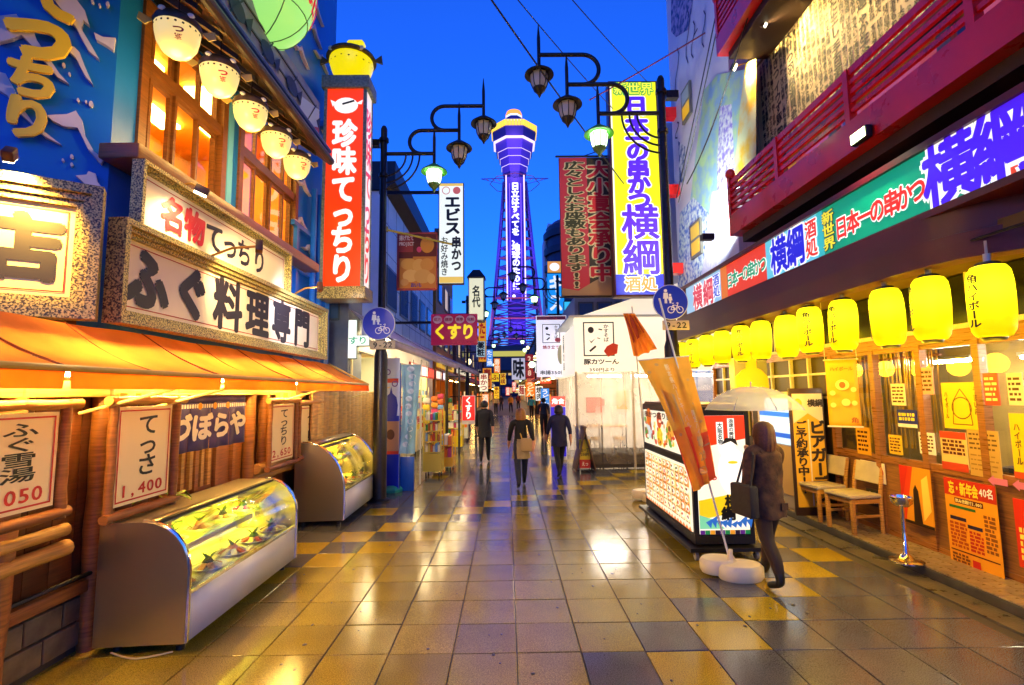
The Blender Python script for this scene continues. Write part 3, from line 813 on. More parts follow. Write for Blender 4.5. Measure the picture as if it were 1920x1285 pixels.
# ---- leafy arrangement by the door
pl = thing('potted_plant', 'long-leaved green plant beside the doorway behind the near display case', 'plant', (-3.02, yx(330, -3.02), .0))
MB().lathe([(.0, 0), (.1, 0), (.13, .3), (.12, .32), (0, .3)], 16).obj('pot', mat('pot_clay', C('#3c2a20'), .5), pl)
MB().tube([(0, 0, .3), (0, .02, .9)], .02, 8).obj('stem', MDW, pl)
LEAF = mat('leaf', C('#6f8f1c'), .4, noise=.3, scale=10)
for k in range(16):
    a = k * 2.4; L2 = random.uniform(.2, .34); up = random.uniform(.1, .4); q = Vector((math.cos(a), math.sin(a), 0)); w_ = Vector((-q.y, q.x, 0)) * .028
    c0 = Vector((0, 0, .72 + .02 * k)); pts = [c0 + q * (L2 * f) + Vector((0, 0, up * f - .6 * up * f * f * 1.6)) for f in (0, .3, .65, 1)]
    vs = []
    for p_, ww in zip(pts, (.3, 1, .8, .05)): vs += [p_ - w_ * ww, p_ + Vector((0, 0, .01)), p_ + w_ * ww]
    fs_ = []
    for r_ in range(3):
        for c_ in range(2): fs_.append((r_ * 3 + c_, r_ * 3 + c_ + 1, r_ * 3 + c_ + 4, r_ * 3 + c_ + 3))
    MB().add(vs, fs_).obj('leaf', LEAF, pl)

# ================================================================ display cases
STEEL = mat('brushed_steel', (.62, .56, .44), .32, metal=1)
STEELW = mat('pale_panel', C('#c9c6cf'), .35, noise=.08, scale=2)
CHROME = mat('chrome', (.75, .73, .7), .12, metal=1)
def display_case(label, X, y0, L, D, H, front, glass, tubes, shelf):
    """front: outline from the front foot to the back top as (depth, height); glass: indices of it that are glazed"""
    s = thing('display_case', label, 'display case', (X, y0, 0), LEFT)
    n = len(front); z0 = .07
    outline = front + [(D, H), (D, z0)]
    poly = [(d, z) for d, z in outline]
    Mx = Matrix.Rotation(R(90), 4, 'Z')
    for (xa, xb) in ((0, .035), (L - .035, L)):
        vs = [(xa, d, z) for d, z in poly] + [(xb, d, z) for d, z in poly]; m_ = len(poly)
        MB().add(vs, [tuple(range(m_)), tuple(range(2 * m_ - 1, m_ - 1, -1))] + [(i, i + m_, (i + 1) % m_ + m_, (i + 1) % m_) for i in range(m_)]).obj('end_panel', STEEL, s)
        rim = MB().tube([((xa + xb) / 2, d - .004, z + .004) for d, z in front], .016, 8); rim.obj('edge_trim', CHROME, s)
    g0, g1 = glass
    def strip(i0, i1, m, name, off=0):
        vs = []; fs = []
        for i in range(i0, i1 + 1): vs += [(.036, front[i][0] + off, front[i][1]), (L - .036, front[i][0] + off, front[i][1])]
        for i in range(i1 - i0): fs.append((2 * i, 2 * i + 1, 2 * i + 3, 2 * i + 2))
        return solidify(MB().add(vs, fs).obj(name, m, s, smooth=60), .006)
    strip(0, g0, STEELW, 'front_panel'); strip(g0, g1, GLASS, 'curved_glass'); strip(g1, n - 1, STEEL, 'top_panel')
    box(s, 'sill_rail', CHROME, .036, L - .036, front[g0][0] - .012, front[g0][0] + .03, front[g0][1] - .012, front[g0][1] + .01)
    box(s, 'glass_rail', BLACK, .036, L - .036, front[g1][0] - .01, front[g1][0] + .03, front[g1][1] - .012, front[g1][1] + .012)
    box(s, 'top_back', STEEL, .036, L - .036, front[-1][0], D, H - .006, H)
    box(s, 'back_panel', mat('case_back', C('#d9cf7e'), .35), .036, L - .036, D - .02, D, z0, H - .007)
    zd = front[g0][1] + .0
    box(s, 'deck', mat('case_deck', C('#e6dc96'), .3), .036, L - .036, .02, D - .021, zd - .04, zd - .015)
    box(s, 'glass_shelf', glass_mat('shelf_glass', (.8, .9, .6), .05), .036, L - .036, D - shelf[0], D - .021, shelf[1], shelf[1] + .012)
    for k, (d, z) in enumerate(tubes):
        MB().tube([(.06, d, z), (L - .06, d, z)], .013, 8).obj('tube_light', lit('#fff04a', 90), s)
        box(s, 'tube_shield', STEEL, .05, L - .05, d - .035, d - .02, z - .02, z + .03)
    for (x, d) in ((.12, .1), (L - .12, .1), (.12, D - .1), (L - .12, D - .1)):
        MB().lathe([(.0, 0), (.03, .0), (.03, .035), (.015, .04), (.015, z0)], 12, Matrix.Translation((x, d, 0))).obj('foot', BLACK, s)
    box(s, 'base_tray', BLACK, .03, L - .03, .03, D - .02, z0 - .0, z0 + .03)
    return s, zd - .015, shelf[1] + .012
c1y, c1e = onZ(344, 1232).y, onZ(528, 1068).y + .12
X1 = onZ(344, 1232).x
H1 = .96
f1 = [(0, .09), (0, .44), (0, .6)] + [(.36 - .36 * math.cos(R(a)), .6 + .36 * math.sin(R(a))) for a in (15, 30, 45, 60, 75, 90)]
case1, zd1, zs1 = display_case('low stainless display case with curved glass in the foreground', X1, c1y, c1e - c1y, .67, H1, f1, (1, 7), [(.42, .9), (.5, .56)], (.3, .64))
c2y, c2e = onZ(643, 988).y, onZ(704, 938).y
X2c = onZ(643, 988).x
f2 = [(0, .09), (0, .5)] + [(.62 - .62 * math.cos(R(a)), .5 + .7 * math.sin(R(a))) for a in (10, 20, 30, 40, 50, 60, 70, 80, 90)]
case2, zd2, zs2 = display_case('taller quarter-round display case beside the lamp post', X2c, c2y, c2e - c2y, .72, 1.2, f2, (1, 8), [(.5, 1.08), (.55, .78)], (.3, .8))
# cable loop under the near case
cp = [(X1 - .1 - .45 * f, c1y + .03 - .06 * math.sin(math.pi * f), .008 + .03 * abs(f - .5)) for f in [i / 12 for i in range(13)]]
cb = thing('power_cable', 'thin pale cable looping out under the near display case', 'cable', (0, 0, 0))
MB().tube(cp, .006, 6).obj('cord', paint('#a89c80', .5), cb)
# dishes
PLATE = paint('#f2efe4', .2); FOODC = [paint(c, .45) for c in ('#e8c9b0', '#d8893a', '#f0e2c8', '#b8481c', '#e9d27a', '#7a3a1c')]
GREEN = paint('#3f6a14', .5); DKG = paint('#26300f', .5)
ords = ['first', 'second', 'third', 'fourth', 'fifth', 'sixth', 'seventh', 'eighth']
def dish(loc, r, kind, label, group):
    t = thing('dish', label, 'dish', loc, random.uniform(0, 6), group)
    MB().lathe([(0, .008), (r * .55, .006), (r * .6, .0), (r * .7, .006), (r, .026), (r * .97, .03), (r * .65, .014), (0, .012)], 20).obj('plate', PLATE, t, smooth=50)
    n = 7
    for k in range(n):
        a = k * 6.283 / n; rr = r * .52
        M_ = Matrix.Translation((rr * math.cos(a), rr * math.sin(a), .03)) @ Matrix.Rotation(a, 4, 'Z') @ Matrix.Rotation(R(25), 4, 'Y')
        MB().bbox(-r * .28, r * .28, -r * .16, r * .16, -.012, .012, .008, M_).obj('slice', FOODC[(kind + k % 2) % 6], t)
    MB().lathe([(r * .3, .02), (r * .34, .05), (r * .2, .085), (0, .1)], 7).obj('garnish', [GREEN, DKG, FOODC[1]][kind % 3], t)
    for k in range(3):
        a = k * 2.1; MB().add([(0, 0, .06), (.02, .03, .11), (0, .07, .13), (-.02, .03, .11)], [(0, 1, 2, 3)], Matrix.Rotation(a, 4, 'Z')).obj('leaf', GREEN, t)
    return t
for (X, y0, L, D, zd, zs, nd, ns, nm) in ((X1, c1y, c1e - c1y, .67, zd1, zs1, 5, 5, 'near'), (X2c, c2y, c2e - c2y, .72, zd2, zs2, 4, 4, 'far')):
    for k in range(nd):
        dish((X - .2, y0 + L * (k + .55) / nd, zd), min(.15, L / nd * .46), k + (nm == 'far'), 'dish on the lower deck of the %s display case, %s from its near end' % (nm, ords[k]), 'dishes in the display cases')
    for k in range(ns):
        dish((X - D + .16, y0 + L * (k + .5) / ns, zs), min(.13, L / ns * .44), k * 2 + 1, 'dish on the glass shelf of the %s display case, %s from its near end' % (nm, ords[k]), 'dishes in the display cases')

# ================================================================ tall red sign tower with blowfish lantern
RX0, RX1, RY0, RY1 = onY(599, 520, 8.0).x, onY(681, 520, 8.0).x, 8.0, 8.42
rz0, rz1 = onY(640, 560, 8.0).z, onY(640, 143, 8.0).z
rt = thing('sign_tower', 'tall red lit box sign with white characters on the restaurant corner', 'sign', (RX0, RY0, rz0))
rw, rh = RX1 - RX0, rz1 - rz0
GST = mat('green_stone', (.22, .26, .2), .5, noise=.45, scale=25)
box(rt, 'cap', GST, -.04, rw + .05, -.04, RY1 - RY0 + .04, rh - .22, rh, b=.01)
box(rt, 'foot', MARB, -.03, rw + .04, -.03, RY1 - RY0 + .03, 0, .2, b=.01)
for (x, y) in ((0, 0), (rw - .05, 0), (0, RY1 - RY0 - .05), (rw - .05, RY1 - RY0 - .05)):
    box(rt, 'corner_post', GST, x, x + .05, y, y + .05, .2, rh - .22)
RED = lit('#ff3a0a', 1.0)
box(rt, 'front_panel', RED, .052, rw - .052, .01, .03, .2, rh - .22)
box(rt, 'side_panel', lit('#ffe9e4', .95), rw - .03, rw - .012, .052, RY1 - RY0 - .052, .2, rh - .22)
box(rt, 'core', BLACK, .06, rw - .06, .06, RY1 - RY0 - .06, .2, rh - .22)
ink = Ink(); zz1, zz0 = onY(640, 225, 8).z - rz0, .25
ink.col('珍味てっちり', rw * .5, zz1, zz0, .4, .006, .05)
cxx, czz = rw * .52, rh - .52
ink.poly([(cxx + .2 * math.cos(a), czz + .14 * math.sin(a)) for a in [i * .3307 for i in range(19)]], .004)
ink.poly([(cxx + .15, czz + .03), (cxx + .28, czz + .1), (cxx + .26, czz + .02)], .004); ink.poly([(cxx - .17, czz + .06), (cxx - .26, czz + .1), (cxx - .22, czz - .02)], .004)
ink.obj(lit('#fff8f0', 1.1), rt)
ink = Ink(); ink.line([(cxx - .06, czz + .02), (cxx + .14, czz + .08)], .035, -.004); ink.obj(BLACK, rt, 'fish_motif')
ink = Ink(); ink.col('珍味てっちり', 0, rh - .5, .25, .34, 0, .03)
ink.obj(lit('#f03028', .8), rt, M=Matrix.Translation((rw - .008, (RY1 - RY0) / 2, 0)) @ Matrix.Rotation(R(90), 4, 'Z'))
box(rt, 'bracket', BLUE, -.5, -.001, .15, .27, .5, .6); box(rt, 'bracket', BLUE, -.5, -.001, .15, .27, rh - .8, rh - .7)
fl = thing('blowfish_figure', 'yellow lit blowfish figure on top of the red sign tower', 'sign figure', ((RX0 + RX1) / 2 + .03, 8.2, rz1))
MB().lathe([(0, 0), (.22, .01), (.28, .08), (.33, .2), (.37, .33), (.36, .4)], 24).obj('belly', lit('#f6e000', .95), fl, smooth=60)
MB().lathe([(.40, .39), (.42, .41), (.4, .46), (.3, .52), (.15, .56), (0, .57)], 24, ).obj('back', mat('fish_back', C('#5a4a12'), .5, noise=.5, scale=12), fl, smooth=60)
for s_ in (-1, 1):
    MB().prism([(0, 0), (.14 * s_, .1), (.16 * s_, -.06)], -.015, .015, Matrix.Translation((s_ * .38, 0, .4))).obj('fin', MATS['fish_back'], fl)
    MB().lathe([(.05, 0), (.03, .02), (0, .025)], 12, Matrix.Translation((s_ * .25, -.31, .43)) @ Matrix.Rotation(R(80), 4, 'X')).obj('eye', paint('#f0e8b0', .3), fl)
MB().prism([(-.05, 0), (-.13, .22), (-.1, .25), (.13, .25), (.17, .2), (.1, 0)], -.05, .05, Matrix.Translation((.05, .02, .53))).obj('tail', lit('#f8e800', .95), fl)
d = MB()
for k in range(18):
    a = k * .349
    d.lathe([(.018, 0), (0, .006)], 8, Matrix.Rotation(a, 4, 'Z') @ Matrix.Translation((.355, 0, .28 + .02 * (k % 2))) @ Matrix.Rotation(R(80), 4, 'Y'))
d.obj('spot_row', MATS['fish_back'], fl)
# ================================================================ street lamps with pedestrian signs
def arc(cx, cz, r, a0, a1, n=10): return [(cx + r * math.cos(R(a0 + (a1 - a0) * i / n)), 0, cz + r * math.sin(R(a0 + (a1 - a0) * i / n))) for i in range(n + 1)]
def street_lamp(label, base, lamps_px, Y, sgn, topz, thick=.062):
    """sgn +1: arms reach to +x"""
    s = thing('street_lamp', label, 'street lamp', base, 0, 'street lamps with three lanterns')
    B = Vector(base)
    MB().lathe([(.0, 0), (.19, 0), (.19, .03), (.125, .06), (.12, 2.6), (.09, 2.7), (.085, 3.0), (thick + .008, 3.1), (thick, topz), (thick * .6, topz + .06), (0, topz + .08)], 20).obj('post', IRON, s, smooth=50)
    L = [onY(px, py, Y) - B for px, py in lamps_px]
    zs = [onY(px, py, Y).z for px, py in lamps_px]
    def lantern(c, on):
        t = MB().lathe([(.07, .2), (.245, .07), (.25, .05), (.19, .06), (.12, .12), (.05, .2)], 20, Matrix.Translation(c)).obj('lantern', paint('#4aa02a', .4) if on else IRON, s, smooth=45)  # hood of the lit lantern carries the lamp's green glow as paint
        MB().lathe([(.145, .07), (.155, .04), (.13, -.12), (.1, -.19), (0, -.19)], 8, Matrix.Translation(c)).obj('lantern_glass', lit('#dcffd0', 4) if on else mat('lamp_glass', C('#b9b4ac'), .3), t)
        f = MB()
        for k in range(8):
            a = k * math.pi / 4
            f.tube([(.158 * math.cos(a), .158 * math.sin(a), .05), (.135 * math.cos(a), .135 * math.sin(a), -.12), (.1 * math.cos(a), .1 * math.sin(a), -.2)], .008, 5, M=Matrix.Translation(c))
        f.obj('lantern_bars', IRON, t)
        MB().lathe([(.11, -.18), (.1, -.22), (.04, -.28), (.012, -.34), (0, -.36)], 14, Matrix.Translation(c)).obj('lantern_finial', paint('#4f7a3a', .4) if on else IRON, t, smooth=50)  # finial of the lit lantern has the same glow painted in
        MB().tube([c + Vector((0, 0, .18)), c + Vector((0, 0, .72)), c + Vector((0, 0, .98))], [.03, .03, .006], 8).obj('lantern_stem', IRON, t)
        if on: lamp('bulb', 'POINT', c + Vector((0, 0, -.02)), 34, '#e4ffd4', s, .14)
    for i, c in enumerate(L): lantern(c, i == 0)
    za = [c.z + .42 for c in L]
    # arms: each upper one grows from the hook at the end of the one below
    x0 = 0; r_ = (za[1] - za[0]) / 2
    MB().tube([(0, 0, za[0]), (L[0].x, 0, za[0])], .036, 10).obj('arm', IRON, s)
    for k in (1, 2):
        r_ = (za[k] - za[k - 1]) / 2; cx = (sgn * (.5 if k == 1 else .95))
        cx = L[k - 1].x - sgn * .12 * 2.0 if k == 1 else L[k - 1].x - sgn * .28
        pts = [(L[k - 1].x, 0, za[k - 1])] if k == 2 else [(cx + sgn * .15, 0, za[0])]
        a = arc(cx, za[k - 1] + r_, r_, -90, -270 if sgn > 0 else 90, 12)
        pts = pts + a + [(L[k].x, 0, za[k])]
        MB().tube(pts, .036, 10).obj('arm', IRON, s, smooth=60)
    for k, rr in enumerate((.42, .55, .68)):
        MB().tube([(sgn * (.0 + rr * math.sin(R(q))), 0, za[0] - rr * math.cos(R(q)) - .02 + .0) for q in [i * 9 for i in range(11)]], .018, 8).obj('scroll', IRON, s, smooth=60)
    for z in (topz - .25, topz - .95): MB().lathe([(thick + .03, z), (thick + .03, z + .06)], 14).obj('band', IRON, s)
    box(s, 'speaker', IRON, -sgn * .28, -sgn * .08, -.06, .06, topz - .35, topz - .22)
    return s
def ped_sign(label, loc, r=.3):
    s = thing('road_sign', label, 'road sign', loc, 0, 'pedestrian and cycle signs')
    M_ = Matrix.Rotation(R(90), 4, 'X')
    MB().lathe([(0, -.006), (r, -.006), (r, .0), (r * .985, .006), (0, .006)], 40, M_).obj('rim', paint('#c8d0e0', .4), s)
    MB().lathe([(0, 0), (r * .955, 0), (r * .955, .009), (0, .009)], 40, M_).obj('disc', mat('sign_blue', C('#1430c8'), .3), s)
    k = r / .3
    i = Ink(); y = -.012
    i.disc(-.08 * k, .195 * k, .028 * k, y=y); i.poly([(-.115 * k, .16 * k), (-.045 * k, .16 * k), (-.035 * k, .06 * k), (-.06 * k, .06 * k), (-.06 * k, -.02 * k), (-.075 * k, -.02 * k), (-.08 * k, .05 * k), (-.085 * k, -.02 * k), (-.1 * k, -.02 * k), (-.1 * k, .06 * k), (-.125 * k, .06 * k)], y)
    i.disc(-.005 * k, .12 * k, .02 * k, y=y); i.poly([(-.03 * k, .095 * k), (.02 * k, .095 * k), (.03 * k, .03 * k), (.012 * k, .03 * k), (.01 * k, -.02 * k), (-.02 * k, -.02 * k), (-.022 * k, .03 * k), (-.035 * k, .03 * k)], y)
    i.ring(-.0 * k, -.13 * k, .06 * k, .012 * k, y); i.ring(.15 * k, -.13 * k, .06 * k, .012 * k, y)
    i.line([(0, -.13 * k), (.035 * k, -.05 * k), (.11 * k, -.06 * k), (.15 * k, -.13 * k)], .012 * k, y); i.line([(.035 * k, -.05 * k), (.07 * k, -.13 * k), (.11 * k, -.06 * k)], .012 * k, y); i.line([(0, -.13 * k), (.07 * k, -.13 * k)], .012 * k, y)
    i.line([(.02 * k, -.02 * k), (.055 * k, -.02 * k)], .014 * k, y); i.line([(.09 * k, -.02 * k), (.125 * k, -.01 * k), (.11 * k, -.06 * k)], .012 * k, y)
    i.obj(paint('#e8ecf4', .4), s, 'pictogram')
    box(s, 'plate', paint('#b7a98c', .5), -.15 * k, .3 * k, -.006, .006, -.47 * k, -.31 * k, b=.004)
    i = Ink(); i.row('9-22', -.1 * k, .26 * k, -.39 * k, .13 * k, -.008, .025); i.obj(BLACK, s)
    box(s, 'clamp', IRON, -.03, .03, .006, .06, -.2, .2)
    return s
YL = 9.15
bl = onZ(712, 932); bl = Vector((onY(712, 850, YL).x, YL, 0))
street_lamp('dark street lamp post rising beside the far display case', bl, [(814, 328), (861, 284), (907, 238)], YL, 1, onY(717, 243, YL).z)
p_ = onY(710, 607, YL - .12); ped_sign('round blue pedestrian and bicycle sign beside the green cross', p_)
YR = 8.0
br = Vector((onY(1256, 560, YR).x, YR, 0))
street_lamp('dark street lamp post in front of the yellow vertical sign', br, [(1123, 258), (1064, 203), (1011, 147)], YR, -1, onY(1238, 150, YR).z)
p_ = onY(1257, 567, YR - .12); ped_sign('round blue pedestrian and bicycle sign beside the row of yellow lanterns', p_, .285)

# ================================================================ observation tower
TD = 175.0
tb = onY(970, 735, TD); tb.z = 0
tw = thing('observation_tower', 'tall steel observation tower outlined in white and violet neon at the end of the street', 'tower', tb)
STL = mat('tower_steel', C('#6a5ab0'), .5, metal=.1)
DKP = mat('tower_panel', C('#3a2a80'), .4)
NEON = lit('#e6d0ff', 1.5); NEOV = lit('#8a60ff', 1.6)
def tz(py): return onY(970, py, TD).z
zA, zB = 16.0, tz(350)
def half(z): f = (z - zA) / (zB - zA); return 9.8 + (3.9 - 9.8) * (f ** .8 if f > 0 else f)
legs = [(1, 1), (-1, 1), (1, -1), (-1, -1)]
for (sx, sy) in legs:
    pts = [(sx * half(z), sy * half(z), z) for z in [zA + (zB - zA) * i / 10 for i in range(11)]]
    MB().tube([(sx * half(zA) * 1.35, sy * half(zA) * 1.35, 0)] + pts, .55, 6).obj('leg', STL, tw)
ORGN = mat('tower_orange', C('#d07060'), .5)
zr = [zA + (zB - zA) * i / 17 for i in range(18)]
for i, (a, b) in enumerate(zip(zr, zr[1:])):
    ha, hb = half(a), half(b)
    g = MB(); hz = MB()
    for q in range(4):
        Mq = Matrix.Rotation(q * math.pi / 2, 4, 'Z')
        g.tube([(-ha, -ha, a), (hb, -hb, b)], .22, 5, M=Mq); g.tube([(ha, -ha, a), (-hb, -hb, b)], .22, 5, M=Mq)
        hz.tube([(-ha, -ha, a), (ha, -ha, a)], .28, 5, M=Mq)
    g.obj('cross_brace', STL, tw); hz.obj('ring_beam', ORGN if i % 2 else STL, tw)
# sign shaft with neon
sw = 3.0
box(tw, 'sign_shaft', DKP, -sw, sw, -7.2, -2, zA, tz(348))
for x in (-sw - .1, sw + .1): box(tw, 'neon_strip', NEON, x - .22, x + .22, -7.6, -7.2, tz(572), tz(345))
for x in (-1.95, 1.95): box(tw, 'neon_strip', NEOV, x - .1, x + .1, -7.5, -7.2, tz(572), tz(360))
ink = Ink(); ink.col('日立はすべてを、地球のために。', 0, tz(358), tz(566), 2.7, -7.3, .045); ink.obj(lit('#f2f4ff', 1.9), tw)
def ring(rr, z0, z1, name, m, n=8, r2=None):
    return MB().lathe([(0, z0), (rr, z0), (r2 or rr, z1), (0, z1)], n, a0=math.pi / 8).obj(name, m, tw)
k8 = 1 / math.cos(math.pi / 8)
def wpx(w): return w / 2 / F_PX * TD * k8
VIO = mat('tower_violet', C('#7a55c0'), .45)
ring(wpx(30), tz(372), tz(330), 'neck', DKP, r2=wpx(44))
steps = [(44, 330, 318), (50, 318, 304), (58, 304, 292), (68, 292, 276)]
for w, a, b in steps:
    ring(wpx(w), tz(a), tz(b), 'lower_deck', VIO, r2=wpx(w + 5)); ring(wpx(w + 6), tz(b) - .12, tz(b) + .2, 'neon_ring', NEON)
ring(wpx(74), tz(276), tz(258), 'deck', DKP, r2=wpx(84)); ring(wpx(82), tz(258), tz(248), 'deck', STL, r2=wpx(84))
ring(wpx(80), tz(275) - .3, tz(275) + .3, 'neon_ring', NEON)
# observation windows
for k in range(8):
    Mk = Matrix.Rotation(k * math.pi / 4, 4, 'Z'); rr = wpx(86.5) / k8
    for j in range(6):
        x = (-.5 + (j + .5) / 6) * 2 * rr * math.tan(math.pi / 8)
        MB().box(x - .5, x + .5, -rr - .12, -rr + .3, tz(256), tz(246), Mk).obj('window', lit('#ffcf3a', 1.3), tw)
ring(wpx(86), tz(247), tz(245.5), 'neon_ring', NEON)
ring(wpx(86), tz(245), tz(237), 'roof_deck', DKP, r2=wpx(44)); ring(wpx(46), tz(237.5), tz(236), 'neon_ring', NEON)
ring(wpx(30), tz(237), tz(222), 'top_drum', DKP); ring(wpx(31), tz(224), tz(221), 'neon_ring', lit('#cfe0ff', 1.6))
MB().lathe([(wpx(30), tz(221)), (wpx(30), tz(217)), (wpx(26), tz(212)), (wpx(14), tz(209)), (0, tz(208.5))], 20).obj('weather_dome', lit('#ff9a3a', 1.6), tw)
for s_ in (-1, 1):
    MB().tube([(s_ * 4, -3, tz(341)), (s_ * 12.0, -3, tz(342))], .16, 6).obj('mast_arm', STL, tw)
    for q in (5, 7, 9): MB().tube([(s_ * q, -3, tz(346)), (s_ * (q + 1.5), -3, tz(341))], .1, 5).obj('mast_arm', ORGN, tw)
    MB().tube([(s_ * 4, -3, tz(352)), (s_ * 12.0, -3, tz(342))], .1, 5).obj('mast_arm', STL, tw)
for q in range(8):
    a = q * math.pi / 4; MB().tube([(9 * math.cos(a), 9 * math.sin(a), tz(345)), (9 * math.cos(a + math.pi / 4), 9 * math.sin(a + math.pi / 4), tz(345))], .12, 5).obj('ring_beam', ORGN, tw)
for z_ in (24, 38, 52, 66): lamp('neon_wash', 'SPOT', (0, -14, z_), 700, '#7a50ff', tw, .5, (0, 0, z_), 150)
lamp('neon_wash', 'SPOT', (0, -17, tz(330)), 1300, '#8a60ff', tw, .5, (0, 0, tz(320)), 150); lamp('neon_wash', 'SPOT', (0, -19, tz(275)), 1000, '#8a60ff', tw, .5, (0, 0, tz(262)), 150)
for s_ in (-1, 1): lamp('orange_wash', 'SPOT', (s_ * 14, -14, 26), 900, '#ff8a50', tw, .5, (s_ * 5, 0, 30), 140); lamp('neon_wash', 'SPOT', (s_ * 12, -12, 50), 400, '#7a60ff', tw, .5, (s_ * 4, 0, 50), 140)
box(tw, 'base_block', mat('tower_base', C('#2a2c48'), .5), -13, 13, -12, 12, 9, zA + 1); 
for s_ in (-1, 1): box(tw, 'base_pier', MATS['tower_base'], s_ * 9 - 3, s_ * 9 + 3, -11, 11, 0, 9)
box(tw, 'base_sign', lit('#d8c84a', .8), -12, 12, -12.4, -12, 13.5, 15.2)

# ================================================================ right row: skewer restaurant
XF, XC = 4.72, 3.5
rr_ = thing('restaurant', 'right-hand restaurant with red balconies and timber sliding doors', 'building', (XF, 0, 0), RIGHT)
# local x = -world Y, local y = world X - XF
DARKB = mat('brown_band', C('#5c2c3a'), .4, noise=.15, scale=2); SOF = mat('soffit', C('#6a5220'), .6, noise=.1)
REDP = mat('red_lacquer', C('#e2180a'), .3, noise=.12, scale=3, coat=.3)
FY0, FY1 = 1.5, 11.4
CEIL = 3.05
# canopy: fascia with rounded near corner
cz0, cz1 = onX(1600, 540, XC).z, onX(1600, 462, XC).z
fa = MB()
path = [(XC, 10.2), (XC, 4.3), (XC + .02, 4.05), (XC + .08, 3.85), (XC + .2, 3.65), (XC + .5, 3.35), (XC + 1.1, 3.0)]
def sweep(path, prof, m, name, parent):
    vs = []; fs = []; n = len(prof)
    for i, (x, y) in enumerate(path):
        a = Vector(path[max(i - 1, 0)]); b = Vector(path[min(i + 1, len(path) - 1)]); d = (b - a).normalized(); nn = Vector((d.y, -d.x))
        for (o, z) in prof: vs.append((-(y + nn.y * o), x + nn.x * o - XF, z))
    for i in range(len(path) - 1):
        for k in range(n): fs.append((i * n + k, i * n + (k + 1) % n, (i + 1) * n + (k + 1) % n, (i + 1) * n + k))
    fs.append(tuple(range(n))); fs.append(tuple((len(path) - 1) * n + k for k in range(n)))
    return MB().add(vs, fs).obj(name, m, parent, smooth=40)
sweep(path, [(0, cz0), (.03, cz0 + (cz1 - cz0) * .48), (.0, cz0 + (cz1 - cz0) * .5), (.02, cz1), (-.2, cz1), (-.2, cz0)], DARKB, 'fascia', rr_)
box(rr_, 'soffit', SOF, -10.2, -3.4, XC - XF - .1 + .31, .0, CEIL + .02, CEIL + .1)
# upper wall
UW = mat('upper_wall', C('#6b4a3c'), .6, noise=.2, scale=2)
XU = 4.35
ub = MB(); ub.box(-9.0, 2, XU - XF, 3, CEIL + .12, 4.9); ub.box(-9.0, 2, XU - XF, 3, 7.4, 12)
for (a, b) in ((8.35, 8.6),): ub.box(-b, -a, XU - XF, .2, 4.9, 7.4)
ub.obj('upper_wall', UW, rr_)
# sign board over the canopy
sz0, sz1 = onX(1600, 455, XC).z, onX(1600, 356, XC).z
SX = XC + .06
sb = thing('shop_sign', 'long lit sign in red, green and pale blue panels above the lantern canopy', 'sign', (SX, 10.1, sz0), RIGHT)
SL, SH = 10.1 - 1.6, sz1 - sz0
def sxp(px): return 10.1 - onX(px, 500, SX).y
box(sb, 'casing', mat('sign_red_frame', C('#5c0c12'), .4), -.05, SL, .0, .25, -.05, SH + .05)
box(sb, 'rail', MATS['sign_red_frame'], -.05, SL, -.06, 0, SH, SH + .06); box(sb, 'rail', MATS['sign_red_frame'], -.05, SL, -.06, 0, -.06, 0)
bounds = [(1286, 1352, '#9fd0f0'), (1352, 1364, '#f08030'), (1364, 1440, '#f2452c'), (1440, 1540, '#6fd6ee'), (1540, 1552, '#3cc0c8'), (1552, 1880, '#0a9a78'), (1880, 3000, '#f04a28')]
for (a, b, c_) in bounds: box(sb, 'panel', lit(c_, .8), sxp(a), min(sxp(b), SL - .02) if b < 2000 else SL - .02, -.02, .0, 0.0, SH)
def outlined(txtitems, fill, line, parent, ol=.06):
    a, b = Ink(), Ink()
    for (ch, x, z, w, h, bo) in txtitems:
        a.char(ch, x, z, w, h, -.022, bo + ol); b.char(ch, x, z, w, h, -.028, bo)
    a.obj(line, parent, 'letter_outline'); b.obj(fill, parent)
WHT = lit('#fffdf5', 1.05)
def rowitems(txt, pxs, z, h, wk=1.0, bo=.03):
    out = []
    for ch, px in zip(txt, pxs):
        d1, d2 = sxp(px - 1), sxp(px + 1); out.append((ch, sxp(px), z, wk, h, bo))
    return out
outlined([(c_, sxp(px), SH * .5, .47, .56, .035) for c_, px in zip('横綱', (1802, 1912))], lit('#4a1af0', .9), WHT, sb)
outlined([(c_, sxp(px), SH * .42, .19, .24, .035) for c_, px in zip('日本一の串かつ', (1588, 1611, 1633, 1659, 1687, 1712, 1739))], lit('#e8281c', .9), WHT, sb)
outlined([(c_, sxp(1563), SH * z, .2, .14, .03) for c_, z in zip('新世界', (.78, .5, .22))], lit('#f0e030', .9), lit('#103a50', .5), sb)
outlined([(c_, sxp(px), SH * .5, .38, .48, .035) for c_, px in zip('横綱', (1465, 1498))], lit('#2222d8', .9), WHT, sb)
outlined([(c_, sxp(1529), SH * z, .22, .22, .03) for c_, z in zip('酒処', (.72, .3))], lit('#e83020', .9), WHT, sb)
outlined([(c_, sxp(px), SH * .48, .2, .24, .03) for c_, px in zip('日本一の串かつ', (1370, 1380, 1390, 1400, 1411, 1422, 1434))], lit('#0a9a70', .9), WHT, sb, .05)
outlined([(c_, sxp(px), SH * .45, .44, .46, .03) for c_, px in zip('横綱', (1308, 1328))], lit('#d83a50', .9), WHT, sb)
outlined([(c_, sxp(1344), SH * z, .26, .2, .03) for c_, z in zip('酒処', (.72, .35))], lit('#3a5ad0', .9), WHT, sb)
